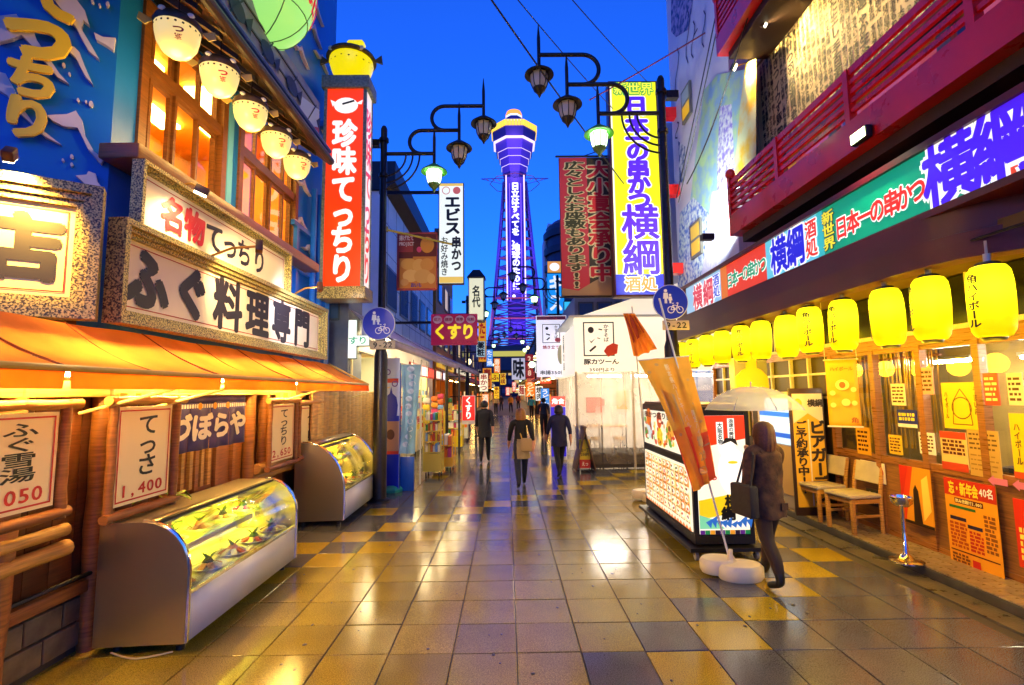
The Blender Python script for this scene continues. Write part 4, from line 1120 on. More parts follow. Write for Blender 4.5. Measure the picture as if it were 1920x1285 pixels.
# balconies
def balcony(z0, yend, ynear, X, post=True):
    b = box(rr_, 'balcony', REDP, -yend, -ynear, X - XF, XU - XF, z0, z0 + .32)
    y = yend
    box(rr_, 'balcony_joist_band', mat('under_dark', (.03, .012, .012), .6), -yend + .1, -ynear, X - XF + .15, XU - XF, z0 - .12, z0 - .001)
    for k in range(5): box(rr_, 'rail', REDP, -yend + .05, -ynear, X - XF + .02, X - XF + .06, z0 + .4 + k * .1, z0 + .4 + k * .1 + (.045 if k < 4 else .075))
    y = yend
    k = 0
    while y > ynear:
        MB().box(-y, -y + .07, X - XF + .0, X - XF + .08, z0 + .32, z0 + .87 + (.05 if k == 0 else 0)).obj('rail_post', REDP, rr_)
        y -= 1.35; k += 1
    MB().lathe([(0, 0), (.05, 0), (.075, .05), (.07, .1), (.04, .14), (0, .15)], 14, Matrix.Translation((-yend + .035, X - XF + .04, z0 + .92))).obj('post_finial', REDP, rr_, smooth=60)
    for k in range(5): box(rr_, 'rail', REDP, -yend, -yend + .045, X - XF + .08, XU - XF, z0 + .4 + k * .1, z0 + .4 + k * .1 + (.045 if k < 4 else .075))
bz = onX(1371, 440, XC - .02).z - .02
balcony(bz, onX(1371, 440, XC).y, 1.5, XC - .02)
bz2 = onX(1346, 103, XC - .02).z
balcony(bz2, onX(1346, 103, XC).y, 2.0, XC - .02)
# balcony soffit light
q = onX(1622, 255, XC - .02)
s = thing('floodlight', 'small glowing greenish floodlight on the red balcony edge', 'lamp', q + Vector((-.0, 0, 0)), RIGHT)
box(s, 'housing', BLACK, -.11, .11, -.07, -.005, -.06, .06, b=.01); box(s, 'lens', lit('#e6ffb0', 14), -.095, .095, -.076, -.07, -.045, .045)
lamp('beam', 'SPOT', (0, -.12, 0), 25, '#e8ffc0', s, .05, (0, -.4, -1), 130)
# second-floor windows
GLZ = glass_mat('window_glass', (.95, .9, .9), .03)
FRM = mat('alu_frame', C('#8c7a58'), .35, metal=.6)
wy = [8.35, 7.55, 6.3, 4.6, 2.9]
PINK = mat('pink_curtain', C('#c06a72'), .8, emit='#d0607a', es=.22)  # curtain glows by itself in place of a lit room behind
YROOM = mat('yellow_blind_glow', C('#d8a848'), .7, emit='#e0a030', es=.25)  # blind's own glow stands in for the room light
uz0, uz1 = bz + .32, onX(1560, 215, XU).z
for i, (a, b) in enumerate(zip(wy, wy[1:])):
    f = MB(); f.box(-a, -a + .08, -.0, .07, uz0, uz1, Matrix.Translation((0, XU - XF, 0))); f.box(-b - .08, -b, 0, .07, uz0, uz1, Matrix.Translation((0, XU - XF, 0)))
    f.box(-a + .08, -b - .08, 0.002, .068, uz1 - .08, uz1, Matrix.Translation((0, XU - XF, 0))); f.box(-a + .08, -b - .08, .002, .068, uz0, uz0 + .08, Matrix.Translation((0, XU - XF, 0)))
    w = f.obj('window', FRM, rr_)
    box(w, 'pane', GLZ, -a + .08, -b - .08, XU - XF + .03, XU - XF + .034, uz0 + .08, uz1 - .08)
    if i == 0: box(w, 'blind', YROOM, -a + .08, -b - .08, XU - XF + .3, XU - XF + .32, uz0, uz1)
    else:
        aa, bb = a - .08, b + .08
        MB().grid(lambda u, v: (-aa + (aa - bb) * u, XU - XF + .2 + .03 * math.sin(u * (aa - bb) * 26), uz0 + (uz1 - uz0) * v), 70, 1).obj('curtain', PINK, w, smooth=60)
        box(w, 'neon_trim', lit('#ffb030', 1.3), -aa + .05, -bb - .05, XU - XF + .07, XU - XF + .085, uz1 - .14, uz1 - .115)
# menu wall panel above the windows
mz0, mz1 = uz1 + .03, bz2 - .05
ma, mb_ = onX(1420, 150, XU - .08).y, 2.2
mp_ = thing('menu_sign', 'huge cream wall panel crowded with black handwritten menu columns', 'menu sign', (XU - .1, ma, mz0), RIGHT)
MW, MH = ma - mb_, mz1 - mz0
box(mp_, 'panel', mat('menu_panel_cream', C('#d9c394'), .6, noise=.1, scale=2), 0, MW, 0, .05, .06, MH)
fr = MB(); fr.box(-.06, MW, -.05, .06, -.02, .06); fr.box(-.06, MW, -.05, .06, MH, MH + .06); fr.box(-.06, 0, -.048, .058, .06, MH); fr.obj('frame', mat('grey_frame', C('#7c7a68'), .4), mp_)
KAN = '串かつ牛肉豚海老いかたこ玉子うずら貝柱きすししゃも餅チーズ紅生姜玉ねぎ茄子しいたけ蓮根アスパラ手羽先つくねウインナー百円本日おすすめ名物どて焼土生中大瓶冷酒熱燗湯豆腐枝豆塩辛'
ink = Ink(); rnd = random.Random(3)
x = .12; lastx = 0
while x < MW - .1:
    big = rnd.random() < .2; cw = .17 if big else .088
    z = MH - .05
    while z > .12:
        n = rnd.randint(4, 9) if not big else rnd.randint(3, 5)
        h_ = cw * 1.0; e = max(z - n * h_, .1)
        ink.col(''.join(rnd.choice(KAN) for _ in range(n)), x + cw / 2, z, e, cw * .95, -.003, .035)
        z = e - .05
    x += cw + .012
ink.obj(mat('menu_ink', C('#1a1410'), .6), mp_)
for k, px in enumerate((1412, 1480, 1600)):
    q = onX(px, 90, XU - .2)
    sign_lamp('small hooded spotlight lighting the menu panel, %s' % ['at its far corner', 'a little nearer than its far corner', 'over its middle'][k], Vector((XU - .1, q.y, mz1 + .02)), (XU - .55, q.y, mz1 - .05), (XU, q.y - .6, mz1 - .6), 20, '#ffd880')
# mural wall beyond the balcony
mur = thing('mural_building', 'pale building side covered by a blurred pastel mural beyond the red balconies', 'building', (4.0, 0, 0), RIGHT)
MX = 4.0
MY1 = onX(1258, 200, MX).y; MZ = 13.0
box(mur, 'wall', mat('mural_white', C('#d9cfe0'), .6, noise=.12, scale=1.2), -MY1, -8.36, 0.003, 3.5, 3.3, MZ)
def blob(m, pts, name='painted_patch', k=0):
    i = Ink(); i.k = k
    i.poly([(-onX(px, py, MX).y, onX(px, py, MX).z) for px, py in pts], -.003); i.obj(m, mur, name)
MURALS = []
def mural_mat(nm, c1, c2, sc_):
    m = mat(nm, c1, .6); t = m.node_tree; p = t.nodes['Principled BSDF']
    geo = t.nodes.new('ShaderNodeNewGeometry'); n = t.nodes.new('ShaderNodeTexNoise'); n.inputs['Scale'].default_value = sc_; n.inputs['Detail'].default_value = 7
    cr = t.nodes.new('ShaderNodeValToRGB'); cr.color_ramp.elements[0].position = .4; cr.color_ramp.elements[1].position = .58
    cr.color_ramp.elements[0].color = (*C(c1), 1); cr.color_ramp.elements[1].color = (*C(c2), 1)
    t.links.new(geo.outputs['Position'], n.inputs['Vector']); t.links.new(n.outputs[0], cr.inputs[0]); t.links.new(cr.outputs[0], p.inputs['Base Color'])
    return m
blob(mural_mat('mural_green', '#b9d9a0', '#8fb8d8', 3), [(1320, 170), (1345, 140), (1400, 130), (1415, 190), (1415, 330), (1390, 350), (1300, 520), (1285, 640), (1272, 560), (1300, 330)], k=1)
blob(mural_mat('mural_blue', '#5a78d0', '#dfe6ea', 9), [(1275, 400), (1300, 370), (1330, 400), (1335, 480), (1320, 600), (1285, 645), (1270, 560)], k=3)
blob(mural_mat('mural_yellow', '#e8b830', '#d9d8a8', 2.5), [(1398, 120), (1418, 110), (1418, 345), (1375, 352), (1388, 200)], k=5)
blob(mural_mat('mural_violet', '#8a78d8', '#e6e4f0', 10), [(1350, 200), (1372, 195), (1378, 320), (1345, 420), (1345, 300)], k=7)
blob(mural_mat('mural_navy', '#25387a', '#b99ac0', 7), [(1258, 0), (1300, 0), (1292, 55), (1268, 70), (1259, 60)], k=9)
blob(mural_mat('mural_navy2', '#2c4a90', '#e0dce6', 6), [(1272, 265), (1285, 275), (1283, 345), (1274, 340)], k=11)
blob(mural_mat('mural_cone', '#d8d2e8', '#c3bce8', 11), [(1335, 360), (1372, 352), (1375, 470), (1310, 560), (1322, 470)], k=13)
for (a, b, c_, d) in ((1283, 1296, 150, 235), (1300, 1316, 408, 488)):
    q0, q1 = onX(a, d, MX), onX(b, c_, MX)
    w = box(mur, 'window', mat('window_recess', C('#6a6460'), .4), -q0.y, -q1.y, -.05, 0, q0.z, q1.z)
    zm = (q0.z + q1.z) / 2
    box(w, 'pane', lit('#e8b020', .6), -q0.y + .06, -q1.y - .06, -.056, -.05, q0.z + .06, zm - .03); box(w, 'pane', lit('#8a94a8', .3) if a == 1283 else lit('#e0b030', .6), -q0.y + .06, -q1.y - .06, -.056, -.05, zm + .03, q1.z - .06)
ln = Ink()
for (a, b) in (((1290, 20), (1285, 120)), ((1300, 40), (1310, 110)), ((1270, 90), (1280, 180)), ((1320, 20), (1335, 90)), ((1305, 60), (1340, 60)), ((1270, 230), (1290, 260))):
    ln.line([(-onX(a[0] + 4 * math.sin(i * 1.3), a[1] + (b[1] - a[1]) * i / 5, MX).y, onX(a[0], a[1] + (b[1] - a[1]) * i / 5, MX).z) for i in range(6)], .035, -.006)
ln.obj(mat('mural_line', C('#3a2a5a'), .6), mur, 'painted_line')
q = onX(1420, 400, MX)
fl_ = thing('floodlight', 'white floodlight washing the mural wall from the balcony end', 'lamp', (3.4, 8.2, bz + .2))
box(fl_, 'housing', BLACK, -.1, .1, -.06, .06, -.05, .05); box(fl_, 'lens', lit('#f4ffe0', 8), -.09, .09, .06, .064, -.04, .04)
lamp('beam', 'SPOT', (0, .1, .05), 110, '#f0ffe8', fl_, .1, (.75, 2.0, 2.2), 140)

# ---- ground floor front: timber frames, glass, posters
TIM = woodmat('door_timber', (.30, .115, .025), rough=.3)
post_px = [1395, 1447, 1562, 1585, 1652, 1728, 1838]
YP = [11.4, 9.4, onX(1575, 900, XF).y, onX(1655, 900, XF).y, onX(1745, 900, XF).y, onX(1858, 900, XF).y, 3.1, 2.2]
HEAD = onX(1800, 640, XF).z
box(rr_, 'head_beam', TIM, -FY1, -FY0, -.06, .06, HEAD, HEAD + .12)
for y in YP: box(rr_, 'post', TIM, -y - .04, -y + .04, -.035, .05, .1, HEAD)
SIL = 1.02
INT = mat('interior_wall', C('#a08446'), .7, noise=.2, scale=3)
it = MB(); it.box(-FY1, -FY0, 2.2, 2.3, .1, 3.1); it.box(-FY1, -FY0, .1, 2.2, .02, .1); it.box(-FY1, -FY0, .06, 2.2, 3.02, 3.06); it.box(-FY1, -FY1 + .1, .06, 2.2, .1, 3.02); it.box(-FY0 - .1, -FY0, .06, 2.2, .1, 3.02)
it.obj('dining_room', INT, rr_)
for i in range(len(YP) - 1):
    a, b = YP[i] - .045, YP[i + 1] + .045
    if i < 2:
        box(rr_, 'door_panel', mat('dark_recess', C('#3a2c16'), .5), -a, -b, .03, .05, .1, HEAD)
        continue
    d = box(rr_, 'sliding_door', TIM, -a, -b, -.02, .03, .1, .16)
    box(d, 'lower_panel', woodmat('panel_wood', (.26, .11, .03)), -a, -b, -.008, .018, .16, SIL - .05)
    box(d, 'mid_rail', TIM, -a, -b, -.025, .035, SIL - .05, SIL + .04); box(d, 'top_rail', TIM, -a, -b, -.025, .035, HEAD - .05, HEAD - .001)
    box(d, 'pane', GLASS, -a, -b, .002, .006, SIL + .04, HEAD - .05)
# glazing above the doors, white bars
WB = mat('white_bar', C('#d8d0a0'), .4)
TOPZ = CEIL + .02
TG = mat('transom_dark', C('#131206'), .2, noise=.2, scale=3)
box(rr_, 'transom_backing', TG, -FY1, -FY0, .04, .06, HEAD + .12, TOPZ)
box(rr_, 'transom_rail', WB, -FY1, -FY0, -.05, -.0, HEAD + .125, HEAD + .175)
y = 11.2
while y > 2.4:
    box(rr_, 'transom_bar', WB, -y - .018, -y + .018, -.02, .04, HEAD + .18, TOPZ); y -= .62
for (yy, z0, z1) in ((10.9, 1.0, HEAD), (10.3, 1.0, HEAD), (9.9, 1.0, HEAD), (8.9, 1.6, HEAD), (8.3, 1.6, HEAD), (7.8, 1.6, HEAD)):
    box(rr_, 'window_bar', WB, -yy - .02, -yy + .02, -.02, .03, z0, z1)
for z in (1.75, 2.1): box(rr_, 'window_bar', WB, -11.3, -7.3, -.015, .028, z, z + .035)
# room lamps, bead curtain, shelves
for (y, x) in ((4.4, 1.0), (5.6, 1.4), (3.5, 1.3), (6.6, 1.2), (2.8, .9)):
    s = thing('tube_lamp', 'white fluorescent batten on the dining room ceiling, %.0f m along' % y, 'lamp', (XF + x, y, 2.24), RIGHT, 'dining room tube lamps'); s['label'] = 'white hanging tube lamp inside the dining room, %s from the fridge end' % {6.6: 'first', 5.6: 'second', 4.4: 'third', 3.5: 'fourth', 2.8: 'fifth'}[y]
    box(s, 'housing', paint('#d8d8d0', .4), -.3, .3, -.05, .05, .02, .06); MB().tube([(-.29, 0, 0), (.29, 0, 0)], .02, 8).obj('tube', lit('#fbf0cc', 330), s); MB().tube([(-.2, 0, .05), (-.2, 0, .78)], .006, 5).obj('drop_rod', IRON, s)
bc = thing('bead_curtain', 'golden bead curtain hanging inside the middle sliding doors', 'curtain', (XF + .25, YP[2], 0), RIGHT)
GOLD = mat('bead_gold', C('#b08a20'), .3, metal=.6)
for k in range(46):
    x = .05 + k * (YP[2] - YP[4] - .1) / 46; wv = [(x + .008 * math.sin(k + z * 9), .02 * math.sin(k * 1.7), z) for z in [1.15 + .2 * j for j in range(7)]]
    MB().tube(wv, .008, 4).obj('bead_strand', GOLD, bc)
MB().tube([(0, 0, HEAD - .1), (YP[2] - YP[4], 0, HEAD - .1)], .015, 8).obj('rod', TIM, bc)
shf = thing('back_shelf', 'dark shelving with bottles along the dining room wall', 'shelf', (XF + 1.75, 5.2, .1), RIGHT)
for z in (1.1, 1.45, 1.8): box(shf, 'shelf_board', DKW, 0, 2.9, 0, .3, z, z + .03)
bt = MB().lathe([(0, 0), (.035, 0), (.035, .15), (.014, .2), (.014, .26), (0, .26)], 10).mesh('bottle', mat('bottle_brown', C('#3a1a0c'), .15))
for z in (1.13, 1.48, 1.83):
    for k in range(20):
        o = bpy.data.objects.new('bottle', bt); COL.objects.link(o); o.parent = shf; o.location = (.1 + k * .142, .15, z)
        if (k * 7 + int(z * 10)) % 3 == 0: o.material_slots[0].link = 'OBJECT'; o.material_slots[0].material = [paint('#8a1c14', .3), paint('#1c4a2a', .3), paint('#c8a830', .3)][k % 3]
ct = thing('counter', 'blue-topped counter inside the sliding doors', 'counter', (XF + .5, 5.4, .1), RIGHT)
box(ct, 'top', mat('counter_blue', C('#1c2c5a'), .2), 0, 2.4, 0, .5, .9, .95); box(ct, 'front', MDW, .02, 2.38, .03, .47, 0, .9)
# ================================================================ yellow paper lanterns under the canopy
YLAN = sheet_mat('lantern_vinyl', '#fff01e', 1.0, .4, .88)
BULB = lit('#fff3a0', 85)
def paper_lantern(txt):
    t = bpy.data.objects.new('paper_lantern', None); COL.objects.link(t)
    prof = [(.1, -.27), (.135, -.262), (.165, -.22), (.178, -.14), (.182, 0), (.178, .14), (.165, .22), (.135, .262), (.1, .27)]
    fine = []
    for (a, b) in zip(prof, prof[1:]):
        for k in range(3): f = k / 3; fine.append((a[0] + (b[0] - a[0]) * f + (.0012 if k == 1 else 0), a[1] + (b[1] - a[1]) * f))
    fine.append(prof[-1])
    MB().lathe(fine, 28).obj('paper_shade', YLAN, t, smooth=70)
    MB().lathe([(0, .04), (.03, .05), (.045, .09), (.03, .13), (0, .14)], 12).obj('bulb', BULB, t, smooth=60)
    MB().lathe([(0, -.295), (.085, -.295), (.1, -.28), (.1, -.268), (0, -.268)], 20).obj('bottom_ring', BLACK, t)
    MB().lathe([(0, .268), (.1, .268), (.1, .285), (.08, .295), (0, .295)], 20).obj('top_ring', BLACK, t)
    MB().tube([(0, 0, .29), (0, 0, .46)], .012, 6).obj('hanger', paint('#c8c0a8', .4), t)
    MB().lathe([(0, .3), (.03, .3), (.03, .36), (0, .36)], 10).obj('socket', paint('#d8d4c0', .4), t)
    i = Ink(); i.col(txt, -.0, .2, -.2, .115, 0, .035)
    o = i.obj(BLACK, t)
    for v in o.data.vertices:
        a = v.co.x / .18; v.co.x, v.co.y = .1845 * math.sin(a), -.1845 * math.cos(a) + v.co.y
    return t
l1 = paper_lantern('角ハイボール')
ords2 = ['nearest', 'second', 'third', 'fourth', 'fifth', 'sixth', 'seventh', 'eighth', 'ninth', 'tenth', 'eleventh', 'farthest']
LXX = 3.62
for i, (px, py) in enumerate([(1858, 565), (1745, 579), (1664, 595), (1581, 610), (1519, 619), (1475, 631), (1427, 638), (1390, 644), (1354, 651), (1326, 657), (1300, 663), (1280, 668)]):
    o = l1 if i == 0 else copy_tree(l1)
    o.location = onX(px, py, LXX)
    # lettering turned by a different amount on each
    o.rotation_euler = (R([.5, -1.5, 1, -.5, 1.5, 0, -1, .6, -1.2, .4, 1, 0][i]), R([1, -.6, .4, 1.4, -1, .6, -1.2, .2, .9, -.5, .3, -.8][i]), R([-88, -112, -130, -78, -44, -125, -140, -34, -120, -118, -36, -120][i]))
    o.scale = (.76, .76, 1)
    o['label'] = 'glowing yellow paper lantern under the right-hand canopy, %s in the row from the camera' % ords2[i]
    o['category'] = 'lantern'; o['group'] = 'yellow lanterns under the canopy'
    lamp('lantern_spill', 'POINT', (0, 0, -.42), 4.6, '#ffc81e', o, .12)  # added light under the shade, spreading yellow over floor and front
MB().tube([(-10.2, LXX - XF, CEIL - .02), (-3.3, LXX - XF, CEIL - .02)], .012, 6).obj('lantern_cable', IRON, rr_)

# ================================================================ front of the skewer restaurant
def poster(label, Yc, z0, w, h, face, items, X=XF - .075, group=None, th=.006):
    """a flat print fixed to the right-hand front; items draw on it"""
    s = thing('poster', label, 'poster', (X, Yc + w / 2, z0), RIGHT, group)
    box(s, 'sheet', face, 0, w, 0, th, 0, h)
    inks = {}
    for it in items:
        c_ = it[0]; ik = inks.setdefault(c_, Ink()); getattr(ik, it[1])(*it[2:])
    for c_, ik in inks.items(): ik.obj(mat('print_' + c_, C(c_), .5), s, 'print')
    return s
def pr_rect(pxl, pxr, pyt, pyb, X=XF - .075):
    a, b = onX(pxl, (pyt + pyb) / 2, X), onX(pxr, (pyt + pyb) / 2, X)
    zt_, zb_ = onX(pxl, pyt, X).z, onX(pxl, pyb, X).z
    return (a.y + b.y) / 2, zb_, a.y - b.y, zt_ - zb_
ORP = paint('#f0a020', .35); REDPR = paint('#d83018', .35); YLP = paint('#f2d21a', .35); CRM = paint('#e9c878', .4)
rnd = random.Random(11)
def lines(w, h, z0, z1, n, col, x0=.08, x1=.92, t=.35):
    out = []
    for k in range(n):
        z = z1 - (z1 - z0) * (k + .5) / n
        x = x0 * w
        while x < x1 * w - .02:
            L_ = rnd.uniform(.02, .07); out.append((col, 'rect', x, min(x + L_, x1 * w), z - (z1 - z0) / n * t, z + (z1 - z0) / n * t, -.001)); x += L_ + .012
    return out
Yc, z0, w, h = pr_rect(1776, 1872, 895, 1050)
poster('large orange poster of banquet courses with red header on the door panel', Yc, z0, w, h, ORP,
       [('#c82a10', 'rect', 0, w, h * .8, h, -.001), ('#ffe030', 'row', '忘・新年会', w * .1, w * .68, h * .89, h * .15, -.004, .04), ('#ffffff', 'row', '40名', w * .7, w * .96, h * .9, h * .11, -.004, .03), ('#5a0c08', 'rect', w * .2, w * .75, h * .72, h * .78, -.001), ('#fff0a0', 'row', '飲み放題付2,800', w * .22, w * .73, h * .75, h * .045, -.004, .02),
        ('#c01818', 'rect', w * .45, w * .6, h * .03, h * .11, -.002), ('#5a0c08', 'rect', w * .04, w * .96, h * .16, h * .175, -.001), ('#2a1a40', 'rect', w * .08, w * .4, h * .52, h * .56, -.002), ('#2a6a30', 'rect', w * .08, w * .6, h * .66, h * .69, -.002), ('#2a1a40', 'rect', w * .42, w * .7, h * .46, h * .5, -.002)]
       + lines(w, h, h * .2, h * .5, 7, '#b84a10', .06, .4) + lines(w, h, h * .2, h * .44, 6, '#c02818', .44, .7) + lines(w, h, h * .24, h * .66, 9, '#8a4a10', .74, .95) + lines(w, h, h * .03, h * .14, 3, '#7a3a10', .06, .42))
Yc, z0, w, h = pr_rect(1690, 1747, 872, 975)
poster('tall orange and red poster with a dark tower shape on the door panel', Yc, z0, w, h, ORP, [('#d82818', 'poly', [(0, h * .3), (w * .3, h), (0, h)], -.001), ('#e84018', 'poly', [(w * .2, h), (w * .45, h), (w * .1, 0), (0, 0), (0, h * .2)], -.0015), ('#2a140a', 'poly', [(w * .38, 0), (w * .42, h * .6), (w * .5, h * .7), (w * .58, h * .6), (w * .66, 0)], -.003), ('#2a140a', 'rect', 0, w, 0, h * .05, -.002), ('#ffe060', 'poly', [(w * .7, h * .1), (w * .95, h * .3), (w * .9, h * .9), (w * .7, h * .8)], -.002)])
Yc, z0, w, h = pr_rect(1760, 1832, 718, 802)
poster('yellow poster with a brown bell outline on the door glass', Yc, z0, w, h, YLP, [('#7a5210', 'ring', w * .5, h * .45, w * .26, .012, -.002), ('#7a5210', 'line', [(w * .25, h * .1), (w * .3, h * .6), (w * .5, h * .86), (w * .7, h * .6), (w * .75, h * .1), (w * .25, h * .1)], .01, -.002), ('#5a3c08', 'col', 'うまい串', w * .88, h * .9, h * .3, .05, -.003, .02), ('#5a3c08', 'col', 'ハイボール', w * .12, h * .8, h * .2, .04, -.003, .02)], XF - .03)
Yc, z0, w, h = pr_rect(1757, 1805, 808, 878)
poster('small red and tan notice on the door glass', Yc, z0, w, h, CRM, [('#c84020', 'rect', 0, w, 0, h * .2, -.001), ('#c84020', 'rect', 0, w, h * .82, h, -.001)] + lines(w, h, h * .4, h * .8, 4, '#5a2010') , XF - .03)
Yc, z0, w, h = pr_rect(1808, 1866, 805, 890)
poster('tan handwritten notice on the door glass', Yc, z0, w, h, paint('#c9a050', .5), lines(w, h, h * .55, h * .95, 4, '#6a4a18', .06, .94, .2) + lines(w, h, h * .1, h * .5, 4, '#a07a30', .06, .94, .15), XF - .03)
Yc, z0, w, h = pr_rect(1676, 1712, 768, 800)
poster('small blue notice with yellow text on the door glass', Yc, z0, w, h, paint('#1c2a9a', .35), lines(w, h, h * .35, h * .85, 2, '#e8d83a') + [('#e8ecf4', 'rect', 0, w, 0, h * .2, -.001)], XF - .03)
Yc, z0, w, h = pr_rect(1888, 1990, 775, 895)
poster('yellow poster at the photo edge on the nearest door glass', Yc, z0, w, h, YLP, [('#7a5210', 'line', [(w * .25, h * .1), (w * .3, h * .6), (w * .5, h * .86), (w * .7, h * .6), (w * .75, h * .1)], .012, -.002), ('#5a3c08', 'col', 'ハイボール', w * .14, h * .85, h * .2, .06, -.003, .02), ('#d04a20', 'rect', 0, w, 0, h * .1, -.002)], XF - .03)
Yc, z0, w, h = pr_rect(1905, 2000, 935, 1060)
poster('red and yellow food poster on the nearest door panel', Yc, z0, w, h, REDPR, lines(w, h, h * .1, h * .6, 5, '#ffe060') + [('#ffe8b0', 'disc', w * .5, h * .78, .12, .1, -.002)])
Yc, z0, w, h = pr_rect(1608, 1652, 862, 898)
poster('food photo card on the door panel behind the chairs', Yc, z0, w, h, paint('#e8e0d0', .35), [('#b8501c', 'disc', w * .75, h * .55, w * .2, h * .3, -.002), ('#c82a18', 'disc', w * .2, h * .5, w * .14, h * .3, -.002), ('#1c1a18', 'col', '土手焼', w * .48, h * .9, h * .1, .06, -.003, .02)], XF - .03)
Yc, z0, w, h = pr_rect(1625, 1652, 915, 945)
poster('black notice with white characters low behind the chairs', Yc, z0, w, h, paint('#1c1c20', .4), [('#e8e4d8', 'row', '広間', w * .05, w * .95, h * .5, h * .7, -.003, .03)])
rn3 = random.Random(4)
for k, (pa, pb2, ya2_, yb2_, c_, lab) in enumerate(((1664, 1690, 720, 760, '#f0e4c0', 'cream menu slip high on the bead curtain door glass'), (1716, 1742, 690, 740, '#e8a8a0', 'pink menu slip near the top of the door glass'), (1660, 1684, 815, 850, '#f0c030', 'small yellow slip low on the bead curtain door glass'), (1716, 1745, 810, 850, '#f4f0e0', 'white notice beside the small blue notice'), (1836, 1864, 700, 760, '#d8402a', 'red strip notice beside the bell poster'), (1880, 1910, 700, 760, '#e8dcc0', 'pale strip notice on the nearest door glass'), (1600, 1625, 800, 850, '#f0b020', 'amber card behind the hanging drink banner'))):
    Yc, z0, w, h = pr_rect(pa, pb2, ya2_, yb2_)
    poster(lab, Yc, z0, w, h, paint(c_, .4), lines(w, h, h * .1, h * .9, 5, '#5a2a14' if k != 4 else '#ffe8a0', .1, .9, .25), XF - .03)
# pink arrows on the middle rail
for (px, lab) in ((1868, 'pink arrow sticker on the mid rail of the large door'), (1915, 'pink sticker at the photo edge on the mid rail')):
    q = onX(px, 898, XF - .08)
    s = thing('arrow_sticker', lab, 'sticker', (XF - .078, q.y, SIL - .02), RIGHT)
    MB().prism([(-.09, 0), (-.03, .05), (-.03, .03), (.1, .03), (.1, -.03), (-.03, -.03), (-.03, -.05)], 0, .004).obj('vinyl', paint('#d878a0', .4), s)
# hanging yellow cloth banner
Yh = onX(1580, 740, XF - .35)
s = thing('hanging_banner', 'orange-yellow drink banner hanging in front of the glazed doors', 'banner', (4.3, Yh.y * 4.3 / (XF - .35), 0), R(-35))
a, b = onY(1553, 675, s.location.y), onY(1608, 800, s.location.y)
bw, bh = (b.x - a.x) * 1.1, a.z - b.z; s.location.z = b.z; s.location.x = (a.x + b.x) / 2
solidify(MB().grid(lambda u, v: (-bw / 2 + bw * u, .012 * math.sin(5 * v) + .006 * math.sin(7 * u), bh * v), 6, 12).obj('cloth', paint('#f0a81e', .6), s, smooth=60), .004)
i = Ink(); i.disc(0, bh * .62, bw * .22, bw * .2, -.03); i.disc(bw * .08, bh * .36, bw * .14, bw * .14, -.03); [i.disc(x * bw, z * bh, bw * .09, bw * .09, -.03) for x, z in ((-.32, .5), (.34, .55), (.34, .35), (-.32, .32))]; i.obj(paint('#f6d878', .6), s, 'print')
i = Ink(); i.row('ハイボール', -bw * .36, bw * .36, bh * .86, bw * .16, -.032, .02); i.disc(0, bh * .62, bw * .1, bw * .12, -.036); i.row('角', bw * .2, bw * .44, bh * .1, bw * .2, -.032, .03); i.obj(paint('#a05a10', .6), s)
MB().tube([(-bw / 2 - .02, 0, bh), (bw / 2 + .02, 0, bh)], .01, 6).obj('top_rod', paint('#e8e0d0', .4), s); MB().tube([(-bw / 2 - .02, 0, 0), (bw / 2 + .02, 0, 0)], .012, 6).obj('bottom_rod', paint('#e8e0d0', .4), s)
MB().tube([(-bw / 2, 0, bh), (-bw / 2, 0, 3.05 - b.z)], .003, 4).tube([(bw / 2, 0, bh), (bw / 2, 0, 3.05 - b.z)], .003, 4).obj('string', paint('#d8d0c0', .5), s)

# ---- drinks fridge with the beer garden panel
FXa, FYa, FYb = 4.27, 7.35, 8.6
fz = onY(1520, 735, FYa).z
fg = thing('drinks_fridge', 'tall white drinks fridge with lit blue front and a vertical sign panel', 'fridge', (FXa, FYa, .1))
box(fg, 'cabinet', mat('fridge_white', C('#cfc6b2'), .35), 0, .4, .06, FYb - FYa, 0, fz - .1, b=.015)
box(fg, 'front_glow', lit('#bfe4ff', 1.2), -.012, -.002, .1, FYb - FYa - .1, .95, fz - .2)
for k in range(3): box(fg, 'front_stripe', lit(['#1a5ac8', '#ffffff', '#2a7ae0'][k], 1.2), -.018, -.013, .1, FYb - FYa - .1, 1.05 + k * .16, 1.05 + k * .16 + .07)
box(fg, 'front_poster', mat('fridge_tan', C('#c9a878'), .5), -.01, -.002, .1, FYb - FYa - .1, .2, .93)
sp_ = thing('vertical_sign', 'yellow and white vertical sign panel with large black characters beside the chairs', 'sign', (onY(1487, 850, FYa - .06).x, FYa - .06, .1))
gw = onY(1551, 850, FYa - .06).x - sp_.location.x; gh = onY(1520, 728, FYa - .06).z - .1; g0 = onY(1520, 968, FYa - .06).z - .1
box(sp_, 'frame', mat('sign_dark_frame', C('#3a2418'), .4), 0, gw, 0, .05, max(g0, 0), gh, b=.008)
box(sp_, 'panel', mat('sign_panel_yellow', C('#e8b428'), .45), .03, gw - .03, -.006, 0, .12, gh - .08)
i = Ink(); i.poly([(.03, gh * .72), (gw * .5, gh * .8), (gw - .03, gh * .72), (gw - .03, gh - .08), (.03, gh - .08)], -.008); i.rect(gw * .48, gw * .52, .14, gh * .75, -.008); i.obj(paint('#e8dcb8', .5), sp_, 'print')
i = Ink(); i.col('ビアガーデン', gw * .74, gh * .74, .16, gw * .46, -.012, .05); i.col('ご予約承り中!!', gw * .27, gh * .74, .3, gw * .34, -.012, .04); i.row('横綱', gw * .5, gw * .95, gh * .88, gw * .22, -.012, .04); i.obj(mat('sign_ink', C('#2a1c10'), .5), sp_)
i = Ink(); i.disc(gw * .22, gh * .88, gw * .12, gw * .14, -.012); i.obj(paint('#f0c000', .4), sp_, 'beer_motif')
